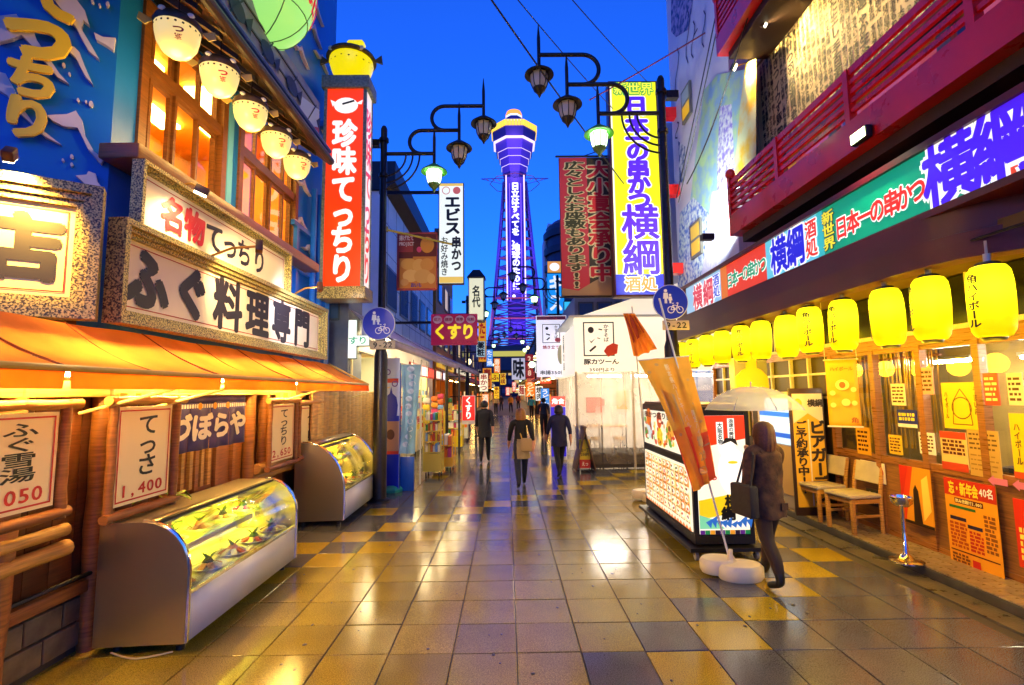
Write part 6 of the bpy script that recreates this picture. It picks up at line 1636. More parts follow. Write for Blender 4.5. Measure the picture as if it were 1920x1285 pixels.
s = thing('parasol_base', 'teal hexagonal parasol base with a bare white pole', 'parasol base', q)
MB().lathe([(0, 0), (.2, 0), (.21, .05), (.17, .1), (.05, .15), (.035, .2), (0, .2)], 6).obj('base', mat('teal_plastic', C('#2a9a88'), .35), s); MB().tube([(0, 0, .15), (.16, .1, 2.3)], .014, 8).obj('pole', paint('#e0dcd0', .35), s)
# goods in front of the pharmacy
PRODC = ['#e8c020', '#d84a28', '#f0e8d0', '#e87820', '#3a8a3a', '#c83a6a', '#f4d860', '#7aa8d8', '#b8641c', '#fff4c8']
def stand(label, x, y, w, d, h, rows, cols, frame_c, X_rot=0, wheels=True):
    s = thing('goods_stand', label, 'display stand', (x, y, 0), 0, 'goods stands outside the pharmacy')
    fm = paint(frame_c, .4)
    fr = MB()
    for (a, b) in ((0, 0), (w - .03, 0), (0, d - .03), (w - .03, d - .03)): fr.box(a, a + .03, b, b + .03, .12, h)
    fr.obj('frame', fm, s)
    box(s, 'lower_panel', fm, .0, w, -.01, d, .12, h * .34)
    for k, (a, b) in enumerate(((.06, .06), (w - .06, .06), (.06, d - .06), (w - .06, d - .06))): MB().tube([(a - .012, b, .05), (a + .012, b, .05)], .05, 12).obj('caster', BLACK, s); 
    rn = random.Random(int(x * 100 + y * 7))
    for r_ in range(rows):
        z = h * .36 + (h * .62) * r_ / rows
        box(s, 'shelf', fm, .03, w - .03, 0.0, d, z - .02, z)
        for c_ in range(cols):
            pw = (w - .08) / cols; ph_ = (h * .62 / rows) * rn.uniform(.55, .85)
            box(s, 'product', paint(rn.choice(PRODC), .4), .04 + c_ * pw + .006, .04 + (c_ + 1) * pw - .006, .02 + rn.uniform(0, .04), d * .8, z, z + ph_)
    return s
q = onZ(793, 895)
stand('yellow goods stand with four shelves of bottles next to the pale blue flag', q.x, q.y, .42, .5, 1.55, 4, 6, '#e0c040')
q = onZ(832, 885)
stand('low yellow cart with a red basket of packets outside the pharmacy', q.x - .3, q.y, .52, .7, .95, 2, 5, '#f0b010')
q = onZ(850, 845)
stand('yellow goods stand under the lilac awning beyond the low cart', q.x - .3, q.y, .6, .6, 1.3, 3, 6, '#e8c818')
q = onZ(868, 828)
stand('pale goods stand farthest along the pharmacy front', q.x - .5, q.y, .7, .6, 1.5, 4, 6, '#d8d0b0')
for k in range(5):
    stand('indoor shelf of colourful packets in the pharmacy, %s from the entrance corner' % ords[k], -3.3 if k else -2.95, 11.2 + k * 1.5, .5, .9, 2.1, 6, 5, '#e8dcb0')
for k, (px, py, c_) in enumerate(((742, 720, '#e8a0c0'), (775, 735, '#e06a20'), (800, 745, '#f0d030'), (815, 742, '#f4a020'), (842, 745, '#e8d048'), (826, 738, '#e07030'))):
    q = onY(px, py, 11 + k); t_ = thing('hanging_goods', 'bundle of %s hanging goods under the pharmacy awning' % ['pink', 'orange', 'yellow', 'amber', 'pale gold', 'rust'][k], 'goods', q)
    for j in range(4): MB().bbox(-.09, .09, -.05, .05, -.16 - j * .17, -.02 - j * .17, .02).obj('packet', paint(c_ if j % 2 else PRODC[(k + j) % 10], .4), t_)
    MB().tube([(0, 0, -.03), (0, 0, 2.7 - q.z if q.z < 2.7 else .1)], .006, 5).obj('cord', IRON, t_)
s, w, h = flat_sign('lit_sign', 'small red upright sign with white characters beyond the goods stands', 16.0, 866, 891, 742, 796, .12, paint('#e8e0d8', .4))
box(s, 'face', lit('#f02818', 1.0), .02, w - .02, -.012, 0, h * .14, h - .02); i = Ink(); i.col('くすり', w * .5, h * .95, h * .18, w * .5, -.016, .05); i.obj(WHT, s); box(s, 'post', IRON, -.12, -.06, 0, .06, -s.location.z, 2.7 - s.location.z)
s, w, h = flat_sign('shop_sign', 'maroon sign board with yellow characters and four pale discs over the left shops', 15.0, 808, 895, 589, 647, .12, mat('maroon', C('#8a1438'), .4, emit='#8a1438', es=.25))
i = Ink(); i.row('くすり', w * .05, w * .95, h * .42, h * .5, -.006, .05); i.obj(lit('#f4d820', .9), s)
i = Ink(); [i.disc(w * (.14 + .24 * k), h * .82, w * .1, h * .13, -.006) for k in range(4)]; i.obj(paint('#f0c8c0', .5), s, 'print')
i = Ink(); [i.row(t_, w * (.06 + .24 * k), w * (.22 + .24 * k), h * .82, h * .11, -.011, .02) for k, t_ in enumerate(('処方', '健康', '薬草', '化粧'))]; i.row('やすいやすい', w * .45, w * .95, h * .08, h * .08, -.011, .02); i.obj(paint('#c03050', .5), s)
box(s, 'bracket', IRON, -2.2, 0, .03, .09, h * .7, h * .78)
# ================================================================ right row beyond the skewer restaurant: corner stall
SY, SX0 = 12.4, onY(1079, 700, 12.4).x
stl = thing('corner_stall', 'white corner eatery with vinyl curtains and sign fascia facing the crossing', 'shop', (SX0, SY, 0))
SW = 4.2
zf0, zf1 = onY(1110, 697, SY).z, onY(1110, 600, SY).z
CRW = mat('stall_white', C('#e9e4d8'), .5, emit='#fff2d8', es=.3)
zfr = onY(1240, 560, SY).z
MB().prism([(0, zf0), (SW, zf0), (SW, zfr + .9), (0, zf1 + .05)], 0, .2).obj('fascia', CRW, stl)
MB().box(-.0, .2, .2, 5.5, zf0 - .05, zf1 - .1).obj('street_fascia', CRW, stl)
box(stl, 'roof', mat('stall_roof', C('#c8ccd4'), .5), -.15, SW, -.15, 5.6, zf1 + .06, zf1 + .1)
i = Ink(); fw_ = onY(1152, 650, SY).x - onY(1094, 650, SY).x; fx_ = onY(1094, 650, SY).x - SX0; za_, zb_ = onY(1120, 668, SY).z, onY(1120, 604, SY).z
i.border(fx_, fx_ + fw_, za_, zb_, .03, -.004); i.disc(fx_ + fw_ * .25, zb_ - .2, .075, .08, -.004)
i.poly([(fx_ + fw_ * .18, za_ + .42), (fx_ + fw_ * .25, za_ + .32), (fx_ + fw_ * .4, za_ + .45), (fx_ + fw_ * .25, za_ + .36)], -.004); i.line([(fx_ + fw_ * .2, za_ + .12), (fx_ + fw_ * .4, za_ + .25)], .05, -.004); i.line([(fx_ + fw_ * .5, zb_ - .18), (fx_ + fw_ * .62, zb_ - .2)], .03, -.004); i.line([(fx_ + fw_ * .45, zb_ - .4), (fx_ + fw_ * .55, zb_ - .42)], .02, -.004)
i.col('かすそば', fx_ + fw_ * .74, zb_ - .06, za_ + .35, .13, -.004, .02); i.row('豚カツーん', fx_, fx_ + fw_ + .1, za_ - .14, .14, -.004, .04); i.row('350円より', fx_ + .12, fx_ + fw_, za_ - .34, .1, -.004, .02); i.obj(mat('stall_ink', C('#1c1c28'), .5), stl)
i = Ink(); i.poly([(fx_ + fw_ * .65, za_ + .12), (fx_ + fw_ * .78, za_ - .02), (fx_ + fw_ * 1.08, za_ + .06), (fx_ + fw_ * 1.12, za_ + .28), (fx_ + fw_ * .95, za_ + .32), (fx_ + fw_ * .75, za_ + .24)], -.012); i.obj(paint('#d02018', .5), stl, 'emblem')
i = Ink(); [i.col('自慢の串', .4 + .9 * k, zf1 - .1 - zf0, .1, .3, 0, .03) for k in range(3)]
i.obj(MATS['stall_ink'], stl, M=Matrix.Translation((-.006, 4.6, zf0)) @ Matrix.Rotation(-R(90), 4, 'Z'))
VIN = sheet_mat('vinyl_film', '#fff4e4', .3, .25, .7)
for k in range(7):
    a, b = .03 + k * SW / 7, .03 + (k + 1) * SW / 7 - .02
    MB().grid(lambda u, v: (a + (b - a) * u, .05 + .015 * math.sin(u * 9 + k) + .01 * math.sin(5 * v), .12 + (zf0 - .14) * v), 12, 6).obj('vinyl_curtain', VIN, stl, smooth=70)
for k in range(6): MB().grid(lambda u, v: (.04 + .012 * math.sin(u * 9), .3 + .85 * (k + u), .12 + (zf0 - .2) * v), 10, 4).obj('vinyl_curtain', VIN, stl, smooth=70)
for x in (0, 1.4, 2.8, SW - .06): box(stl, 'post', paint('#b8b0a0', .4), x, x + .05, .06, .11, 0, zf0)
box(stl, 'back_wall', mat('stall_int', C('#ecdcc0'), .6), 0, SW, 4.2, 4.3, 0, zf0 + .2); box(stl, 'low_wall', mat('stall_dark', C('#2c2420'), .6), .1, SW, .14, .2, .02, .5)
for k in range(3): box(stl, 'ceiling_tube', lit('#fff0d8', 180), .5 + k * 1.3, 1.4 + k * 1.3, 1.2, 1.26, zf0 - .1, zf0 - .06)
box(stl, 'wall_poster', paint('#d86a50', .5), .9, 1.5, 4.14, 4.19, 1.2, 1.7); box(stl, 'wall_poster', paint('#e8a040', .5), 1.9, 2.3, 4.14, 4.19, 1.3, 1.9)
for k, px in enumerate((1105, 1150)):
    t_ = thing('bar_table', 'high wooden table inside the vinyl curtains, %s' % ['nearer the street', 'farther from the street'][k], 'table', (onY(px, 850, SY + .7).x, SY + .7, 0))
    box(t_, 'top', HON, -.35, .35, -.25, .25, .98, 1.02, b=.008)
    for (a, b) in ((-.3, -.2), (.3, -.2), (-.3, .2), (.3, .2)): MB().tube([(a, b, 0), (a, b, .98)], .014, 6).obj('leg', IRON, t_)
    c_ = thing('stool', 'yellow-seated high stool by the bar table, %s' % ['nearer the street', 'farther from the street'][k], 'stool', (onY(px + 12, 850, SY + .4).x, SY + .42, 0))
    MB().lathe([(0, .68), (.15, .68), (.16, .71), (.14, .74), (0, .74)], 18).obj('seat', paint('#d8a818', .4), c_)
    for a in range(4): MB().tube([(.12 * math.cos(a * 1.57), .12 * math.sin(a * 1.57), .68), (.17 * math.cos(a * 1.57), .17 * math.sin(a * 1.57), 0)], .011, 6).obj('leg', CHROME, c_)
# building over the stall
ob = thing('office_building', 'grey building with window rows above the corner eatery', 'building', (2.0, 14.5, 0))
box(ob, 'wall', mat('office_grey', C('#8a8e9c'), .6, noise=.1), 0, 8, 0, 14, 3.0, onY(1120, 556, 14.5).z)
for k in range(7):
    f = box(ob, 'window', mat('win_frame', C('#5a6468'), .4), .1 + k * .55, .55 + k * .55, -.05, 0, 3.9, 4.5); box(f, 'pane', mat('win_pane2', C('#3a5a88'), .1), .14 + k * .55, .51 + k * .55, -.056, -.05, 3.95, 4.45)
wb = thing('white_building', 'plain white building side behind the yellow vertical sign', 'building', (3.4, 13.2, 0))
box(wb, 'wall', mat('plain_white', C('#b8b8c4'), .6), 0, 5, 0, 5, 4, onY(1255, 230, 13.2).z); box(wb, 'vent', paint('#2a2428', .5), .15, .75, -.03, 0, 5.2, 6.3); box(wb, 'sign_patch', paint('#d0d0d8', .5), .12, .8, -.03, 0, 6.5, 7.4)
# white hanging sign
s, w, h = flat_sign('hanging_sign', 'large white sign with framed brush marks hanging beside the corner eatery', 15.5, 1006, 1063, 592, 707, .1, mat('hang_white', C('#e8e4ea'), .5, emit='#f0eef4', es=.3))
i = Ink(); i.border(w * .2, w * .78, h * .55, h * .86, .02, -.004); i.disc(w * .35, h * .79, .05, .05, -.004); i.line([(w * .32, h * .7), (w * .45, h * .68)], .04, -.004); i.line([(w * .34, h * .6), (w * .44, h * .64)], .04, -.004); i.col('かすそば', w * .65, h * .84, h * .62, .1, -.004, .02); i.row('串揚350円', w * .1, w * .95, h * .07, h * .07, -.004, .02); i.obj(BLACK, s)
i = Ink(); i.rect(w * .02, w * .98, h * .93, h * .99, -.004); i.row('焼き立て', w * .2, w * .75, h * .48, h * .06, -.004, .03); i.disc(w * .7, h * .6, .09, .07, -.006); i.obj(paint('#c85060', .5), s, 'print')
i = Ink(); i.disc(w * .8, h * .36, w * .12, h * .16, -.004); i.obj(paint('#c9c49a', .5), s, 'print'); box(s, 'bracket', IRON, w, w + .9, .02, .08, h * .9, h * .95)
# A-frame board with poster, blue stand sign
q = onZ(1095, 882)
s = thing('a_frame_board', 'dark wooden A-frame board with a yellow and red poster between its leaves', 'board', q)
for sgn in (-1, 1):
    M_ = Matrix.Translation((sgn * .24, 0, 0)) @ Matrix.Rotation(R(-sgn * 14), 4, 'Y')
    MB().bbox(-.015, .015, -.35, .35, .03, 1.1, .006, M_).obj('leaf', woodmat('aframe_wood', (.12, .06, .03)), s)
    for yy in (-.3, .3): MB().box(-.012, .012, yy - .03, yy + .03, 0, .03, M_).obj('foot', BLACK, s)
box(s, 'poster', mat('aframe_yellow', C('#d8c020'), .4), -.13, .13, -.2, -.18, .28, .75); box(s, 'poster_foot', paint('#c02018', .4), -.13, .13, -.2, -.18, .08, .28)
i = Ink(); i.row('生一丁', -.1, .1, .5, .09, -.205, .03); i.row('250円', -.1, .1, .4, .08, -.205, .03); i.obj(BLACK, s); i = Ink(); i.row('えっ', -.08, .08, .18, .1, -.205, .03); i.obj(paint('#f0e8d0', .5), s)
s, w, h = flat_sign('stand_sign', 'blue and red upright stand sign behind the walkers', 14.2, 1032, 1062, 742, 850, .1, paint('#d8d8e4', .4)); s.location.z = 0; h = onY(1046, 742, 14.2).z
box(s, 'face', lit('#3a2ad0', .7), .02, w - .02, -.012, 0, .1, h * .82); box(s, 'head', lit('#e85a4a', .8), .02, w - .02, -.012, 0, h * .83, h - .02); i = Ink(); i.char('ス', w * .5, h * .68, .28, .28, -.016, .04); i.row('角食', w * .1, w * .9, h * .91, .16, -.016, .04); i.obj(WHT, s)
# ================================================================ far end of the street
def sign_box(label, Y, pxl, pxr, pyt, pyb, c_, txt, tc, vert=True, es=.8, bold=.04):
    s, w, h = flat_sign('lit_sign', label, Y, pxl, pxr, pyt, pyb, .15, BLKM)
    box(s, 'face', lit(c_, es), .02 * w, .98 * w, -.03, 0, .02 * h, .98 * h)
    i = Ink()
    if vert: i.col(txt, w * .5, h * .94, h * .06, w * .8, -.04, bold)
    else: i.row(txt, w * .06, w * .94, h * .5, h * .7, -.04, bold)
    i.obj(lit(tc, .8) if tc != '#101010' else BLACK, s); box(s, 'bracket', IRON, w if pxl > 950 else -1.5, (w + 1.5) if pxl > 950 else 0, .03, .1, h * .8, h * .86)
    return s
sign_box('white sign with one brush character over the far street', 26, 959, 985, 671, 713, '#dcd8ea', '味', '#101010', es=.6)
sign_box('narrow red sign reading 298 over the far street', 27, 985, 1000, 664, 709, '#a81c1c', '298', '#ffc8a0', es=.6)
sign_box('sky-blue sign with a white character beside the curved dark building', 30, 1026, 1058, 512, 590, '#1a9ae8', 'キス', '#ffffff')
s, w, h = flat_sign('lit_sign', 'orange top panel above the sky-blue sign', 30, 1026, 1056, 490, 512, .15, BLKM); box(s, 'face', lit('#f0a030', .8), .02, w - .02, -.03, 0, .02, h - .02); i = Ink(); i.disc(w * .45, h * .5, .3, .25, -.04); i.obj(WHT, s, 'emblem')
s, w, h = flat_sign('lit_sign', 'twin cyan lit panels under the red banner', 20, 1057, 1093, 565, 600, .15, BLKM)
for k in (0, 1): box(s, 'face', lit('#3ac8f0', .9), .03 + k * w * .55, w * .42 + k * w * .55, -.03, 0, .03, h - .03)
sign_box('maroon and yellow sign far along the left shops', 24, 897, 912, 600, 680, '#f0a020', 'たこ焼', '#a01010', es=.7)
sign_box('pale blue sign with dark pattern beneath the maroon board', 22, 893, 910, 640, 670, '#b8d8e0', '薬粧', '#101010', es=.6)
sign_box('red lit shop sign far along the right shops', 30, 1012, 1034, 700, 720, '#d83a2a', '串かつ', '#fff0d0', False, .7)
sign_box('orange lit shop sign far along the right shops', 40, 985, 1003, 715, 745, '#f07a18', 'うどん', '#fff0c0', True, .8)
sign_box('orange lit shop sign far along the left shops', 34, 905, 922, 690, 730, '#f0901a', '寿司', '#7a1010', True, .8)
sign_box('small yellow square sign over the far street', 38, 920, 936, 700, 716, '#f8d020', 'ふ', '#a04010', False, .8)
rs = random.Random(21)
WORDS = ['串かつ', '居酒屋', 'たこ焼', '寿司', '将棋', '喫茶', '麺', '焼肉', 'うどん', '酒場']
CSG = [('#f8e8c0', '#a01818', 'cream'), ('#e83a20', '#fff4d8', 'red'), ('#f8c020', '#7a1810', 'yellow'), ('#f08018', '#fff4d0', 'orange'), ('#3a8ae0', '#ffffff', 'blue'), ('#f4f4f0', '#202020', 'white')]
FARP = [(22.5, 899, 915, 700, 735), (30, 1003, 1016, 672, 700), (29, 912, 924, 655, 688), (36, 926, 938, 672, 700), (44, 938, 948, 700, 722), (50, 960, 968, 716, 735), (48, 972, 984, 722, 742), (33, 1004, 1018, 724, 752), (26, 1014, 1030, 728, 762), (24, 903, 917, 738, 770), (42, 926, 936, 725, 748), (56, 948, 956, 726, 742)]  # made-up lit signs, added to give the far street more glow
for k, (Y_, a_, b_, t_, u_) in enumerate(FARP):
    cc = CSG[(k * 5) % 6]; wd = WORDS[k % 10]
    sign_box('small %s lit sign over the far street, %s from the near end' % (cc[2], ['first', 'second', 'third', 'fourth', 'fifth', 'sixth', 'seventh', 'eighth', 'ninth', 'tenth', 'eleventh', 'last'][k]), Y_, a_, b_, t_, u_, cc[0], wd, cc[1], True, 1.0, .03)
# lantern-tower sign with roof
s, w, h = flat_sign('roofed_sign', 'cream lit box sign under a small dark tiled roof', 20, 878, 908, 520, 602, .6, mat('cream_case', C('#b8b088'), .5), 'sign')
box(s, 'face', lit('#f4f0c0', .85), .04, w - .04, -.02, 0, .05, h - .05); MB().lathe([(w * .82, 0), (w * .3, .35), (0, .36)], 4, Matrix.Translation((w / 2, .3, h)), a0=math.pi / 4).obj('roof', mat('roof_dark', C('#2a1c18'), .5), s)
i = Ink(); i.col('名代', w * .5, h * .8, h * .3, w * .5, -.03, .03); i.obj(mat('dk_green', C('#2a3a20'), .5), s); box(s, 'support', IRON, -.9, 0, .2, .4, .2, .35)
# buildings along both sides
def shop_row(side, Y0, Y1, X, H, label, wall_c, awn_c, nwin, floors, glow='#ffd070', es=.9):
    X_ = X; L = Y1 - Y0
    s = thing('shop_building', label, 'building', (X_, Y0 if side < 0 else Y1, 0), LEFT if side < 0 else RIGHT)
    box(s, 'wall', mat('wall_' + wall_c, C(wall_c), .6, noise=.12, scale=1), 0, L, 0, 8, 3.1, H)
    box(s, 'interior', mat('int_' + glow, C(glow), .6), 0, L, 2.5, 2.6, 0, 3.1); box(s, 'side', MATS['wall_' + wall_c], 0, .2, 0, 2.5, 0, 3.1); box(s, 'side', MATS['wall_' + wall_c], L - .2, L, 0, 2.5, 0, 3.1)
    for k in range(max(1, int(L / 4))): box(s, 'ceiling_light', lit(glow, 60), .8 + k * 4, 2.2 + k * 4, .5, .6, 3.0, 3.08)
    nsh = int(L / 1.6)
    rn = random.Random(int(Y0 * 3 + side))
    for k in range(nsh): 
        c_ = rn.choice(['#f0b030', '#e86020', '#f4e0b0', '#d83a2a', '#7a5a30', '#3a2a1a']); box(s, 'shop_panel', paint(c_, .5) if rn.random() < .5 else lit(c_, .7), .3 + k * 1.6, 1.5 + k * 1.6, .2, .3, 0, rn.uniform(.8, 2.2))
    aw_ = MB().add([(0, .0, 3.3), (L, 0, 3.3), (L, -1.0, 2.75), (0, -1.0, 2.75), (0, 0, 3.24), (L, 0, 3.24), (L, -1.0, 2.6), (0, -1.0, 2.6)], [(0, 1, 2, 3), (4, 5, 6, 7), (3, 2, 6, 7), (0, 3, 7, 4), (1, 2, 6, 5)])
    aw_.obj('awning', paint(awn_c, .6), s)
    for k in range(max(1, int(L / 3))): box(s, 'added_glow_strip', lit(glow, 45), .5 + k * 3, 1.7 + k * 3, -.75, -.69, 2.55, 2.6)  # glowing strips added under the awnings to warm the far street
    lb = box(s, 'fascia_sign', lit(rn.choice(['#f4e8c8', '#f0b828', '#e84a28', '#f8f0e0']), .7), .2, L - .2, -.12, -.01, 3.35, 4.1)
    i = Ink(); i.row(rn.choice(['串かつ居酒屋', '大衆食堂', '将棋囲碁', 'すし本店']), L * .2, L * .8, 3.72, .6, -.13, .04); i.obj(mat('fascia_ink', C('#5a1410'), .5), s)
    for fl in range(floors):
        for k in range(nwin):
            x = L * (k + .5) / nwin; z = 4.5 + fl * 2.6
            if z + 1.5 < H:
                f = box(s, 'window', mat('win_frame', C('#5a6468'), .4), x - .7, x + .7, -.06, 0, z, z + 1.4); box(f, 'pane', lit('#ffd890', .5) if rn.random() < .35 else mat('win_pane2', C('#3a5a88'), .1), x - .62, x + .62, -.068, -.06, z + .08, z + 1.32)
    box(s, 'cornice', paint('#4a4448', .6), 0, L, -.15, .1, H, H + .2)
    return s
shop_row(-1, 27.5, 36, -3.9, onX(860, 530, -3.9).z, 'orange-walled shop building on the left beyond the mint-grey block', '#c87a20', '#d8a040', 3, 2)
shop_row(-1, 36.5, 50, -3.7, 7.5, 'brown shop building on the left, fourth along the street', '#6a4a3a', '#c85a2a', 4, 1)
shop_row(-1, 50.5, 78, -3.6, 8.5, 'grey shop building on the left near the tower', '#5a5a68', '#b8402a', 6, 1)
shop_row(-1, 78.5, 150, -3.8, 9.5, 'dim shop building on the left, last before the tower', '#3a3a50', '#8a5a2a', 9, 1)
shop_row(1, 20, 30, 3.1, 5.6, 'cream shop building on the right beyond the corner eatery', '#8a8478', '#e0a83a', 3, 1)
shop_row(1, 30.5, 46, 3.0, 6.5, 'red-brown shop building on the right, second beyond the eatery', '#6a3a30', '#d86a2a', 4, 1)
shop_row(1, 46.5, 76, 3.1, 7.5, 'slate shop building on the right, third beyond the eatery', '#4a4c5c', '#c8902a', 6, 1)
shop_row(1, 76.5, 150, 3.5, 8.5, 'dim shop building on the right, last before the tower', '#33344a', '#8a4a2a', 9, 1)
cb_ = thing('curved_tower_block', 'dark blue rounded tower block with balcony bands behind the red banner', 'building', (onY(1085, 600, 90).x, 90, 0))
cr_ = (onY(1085, 480, 90).x - onY(1022, 480, 90).x)
ch_ = onY(1060, 422, 90).z
MB().lathe([(0, 0), (cr_ - .5, 0), (cr_ - .5, ch_ - 1), (cr_ - 1.6, ch_), (0, ch_)], 40).obj('core', mat('block_navy', C('#232c58'), .5), cb_, smooth=40)
for k in range(9): z = ch_ - 3.2 - k * 3; MB().lathe([(0, z), (cr_, z), (cr_, z + 1.2), (0, z + 1.2)], 40).obj('balcony', mat('block_band', C('#1c2244'), .5), cb_, smooth=40)
MB().tube([(-cr_ - .1, -.5, 0), (-cr_ + .1, -.5, ch_ - 4), (-cr_ + 1.2, -.5, ch_)], .35, 8).obj('edge_fin', paint('#c8c8dc', .5), cb_)
# street lamps farther along
for k, (X_, Y_, src, nm) in enumerate(((-2.05, 26.0, 0, 'far street lamp on the left, below the roofed cream sign'), (2.35, 22.5, 1, 'far street lamp on the right, in front of the tower'), (-2.1, 44, 0, 'farthest street lamp on the left'), (2.4, 42, 1, 'farthest street lamp on the right'))):
    base_ = [o for o in COL.objects if o.name.startswith('street_lamp') and o.parent is None][src]
    c_ = copy_tree(base_); c_.location = (X_, Y_, 0); c_['label'] = nm
    for ch in c_.children:
        if ch.type == 'LIGHT': bpy.data.objects.remove(ch); break
gl_m = MB().lathe([(0, -.16), (.1, -.13), (.16, 0), (.1, .13), (0, .16)], 12).mesh('globe', lit('#ffe8a8', 3.5), 60); gl_g = MB().lathe([(0, -.16), (.1, -.13), (.16, 0), (.1, .13), (0, .16)], 12).mesh('globe', lit('#d8ffc0', 3.5), 60)
for k in range(26):
    Y_ = 24 + k * 2.7; side = -1 if k % 2 else 1; X_ = side * (1.2 + (k * 37 % 10) * .12); z = 3.2 + (k * 53 % 17) * .17
    t_ = thing('street_globe', 'small glowing globe lamp strung over the far street', 'lamp', (X_, Y_, z), 0, 'globe lamps over the far street')
    o = bpy.data.objects.new('globe', gl_m if k % 3 else gl_g); COL.objects.link(o); o.parent = t_; MB().tube([(0, 0, .15), (side * (3 - abs(X_)), 0, .5)], .012, 4).obj('cord', IRON, t_)

# ================================================================ people
SKIN = mat('skin', C('#c98e6a'), .5)
def person(label, loc, rot, H, top, leg, hair, shoe=None, stride=.18, swing=.25, arm_pose=None, hair_len=.0, skirt=None, jacket=None):
    s = thing('person', label, 'person', loc, rot, 'people in the street')
    V = []; E_ = []; Rr = []; tag_ = []
    def v(x, y, z, r, t): V.append(Vector((x, y, z)) * H); Rr.append(r * H); tag_.append(t); return len(V) - 1
    def e(a, b): E_.append((a, b))
    pel = v(0, 0, .53, .075, 'leg'); sp = v(0, .005, .62, .07, 'top'); chs = v(0, .0, .74, .078, 'top'); nk0 = v(0, 0, .815, .045, 'top'); nk = v(0, .0, .845, .03, 'skin'); hd = v(0, .012, .9, .052, 'skin'); ht = v(0, .006, .955, .046, 'skin')
    no = v(0, .068, .915, .012, 'skin')
    for a, b in ((pel, sp), (sp, chs), (chs, nk0), (nk0, nk), (nk, hd), (hd, ht), (hd, no)): e(a, b)
    for sd in (-1, 1):
        st_ = stride * sd
        hip = v(sd * .05, 0, .5, .062, 'leg'); kn = v(sd * .052, st_ * .5 + .02, .28, .042, 'leg'); cf = v(sd * .05, st_ * .8 - .01, .18, .04, 'leg'); an = v(sd * .05, st_ - (.02 if sd < 0 else 0), .045 + (.015 if sd < 0 else 0), .024, 'shoe'); toe = v(sd * .055, st_ + .085, .02, .02, 'shoe')
        for a, b in ((pel, hip), (hip, kn), (kn, cf), (cf, an), (an, toe)): e(a, b)
        sh = v(sd * .105, 0, .8, .046, 'top'); e(nk0, sh)
        if arm_pose and sd in arm_pose: el_, wr_ = arm_pose[sd]
        else: el_, wr_ = (sd * .135, -swing * sd * .35, .645), (sd * .14, -swing * sd * .6 + .05, .51)
        el = v(*el_, .032, 'top'); wr = v(*wr_, .021, 'skin'); d = (Vector(wr_) - Vector(el_)).normalized()
        hand = v(*(Vector(wr_) + d * .035), .022, 'skin')
        for a, b in ((sh, el), (el, wr), (wr, hand)): e(a, b)
        side = d.cross(Vector((sd, 0, 0))).normalized()
        for k in range(4):
            off = side * ((k - 1.5) * .011); L_ = (.03, .036, .034, .026)[k]
            f1_ = v(*(Vector(wr_) + d * .055 + off), .0055, 'skin'); f2_ = v(*(Vector(wr_) + d * (.055 + L_) + off + Vector((-sd * .008, .004, 0))), .0045, 'skin'); e(hand, f1_); e(f1_, f2_)
        th = v(*(Vector(wr_) + d * .035 + side * .03), .006, 'skin'); e(hand, th)
    me = bpy.data.meshes.new('body'); me.from_pydata(V, E_, []); o = bpy.data.objects.new('body', me)
    o.modifiers.new('skin', 'SKIN'); 
    bm = bmesh.new(); bm.from_mesh(me); lay = bm.verts.layers.skin.verify(); bm.verts.ensure_lookup_table()
    for i_, vv in enumerate(bm.verts): vv[lay].radius = (Rr[i_] * (1.0 if tag_[i_] != 'top' or i_ > 7 else 1.2), Rr[i_]); vv[lay].use_root = (i_ == 0)
    bm.to_mesh(me); bm.free()
    sd_ = o.modifiers.new('sub', 'SUBSURF'); sd_.levels = sd_.render_levels = 2
    me2 = evaluated(o); bpy.data.objects.remove(o)
    mats_ = {'top': top, 'leg': leg, 'skin': SKIN, 'shoe': shoe or BLACK}; names = list(mats_)
    me2.materials.clear()
    for n_ in names: me2.materials.append(mats_[n_])
    segs = [(V[a], V[b], a, b) for a, b in E_]
    for p_ in me2.polygons:
        c_ = p_.center; best = None
        for (a, b, ia, ib) in segs:
            ab = b - a; t_ = max(0, min(1, (c_ - a).dot(ab) / ab.length_squared)); dd = (c_ - (a + ab * t_)).length - (Rr[ia] * (1 - t_) + Rr[ib] * t_)
            if best is None or dd < best[0]: best = (dd, ia if t_ < .5 else ib)
        p_.material_index = names.index(tag_[best[1]]); p_.use_smooth = True
    bo = bpy.data.objects.new('body', me2); COL.objects.link(bo); bo.parent = s
    hm = MB(); M_ = Matrix.Translation(Vector((0, -.006, .925)) * H)
    hp = [(.004, .064), (.03, .058), (.052, .038), (.061, .004), (.058, -.028), (.05, -.05)] if not hair_len else [(.004, .064), (.03, .058), (.053, .038), (.063, .004), (.064, -.03), (.066, -hair_len * .6), (.06, -hair_len)]
    def hf(u, v):
        k_ = v * (len(hp) - 1); i_ = min(int(k_), len(hp) - 2); f_ = k_ - i_
        r_ = hp[i_][0] * (1 - f_) + hp[i_ + 1][0] * f_; z_ = hp[i_][1] * (1 - f_) + hp[i_ + 1][1] * f_; t_ = u * 2 * math.pi
        front = max(0, math.sin(t_)); z2 = z_ + (max(0, -.012 - z_) * 1.15 * front ** .6 if z_ < -.012 else 0)
        r_ *= 1 + v * (.035 * math.sin(17 * t_ + 5 * v) + .025 * math.sin(29 * t_ - 7 * v))
        return Vector((r_ * math.cos(t_), r_ * math.sin(t_) * (1.06 if t_ > math.pi else .98) - .004, z2 + .925)) * H
    hm.grid(hf, 60, 12)
    hm.obj('hair', mat('hair_' + hair, C(hair), .5, noise=.3, scale=60), s, smooth=60)
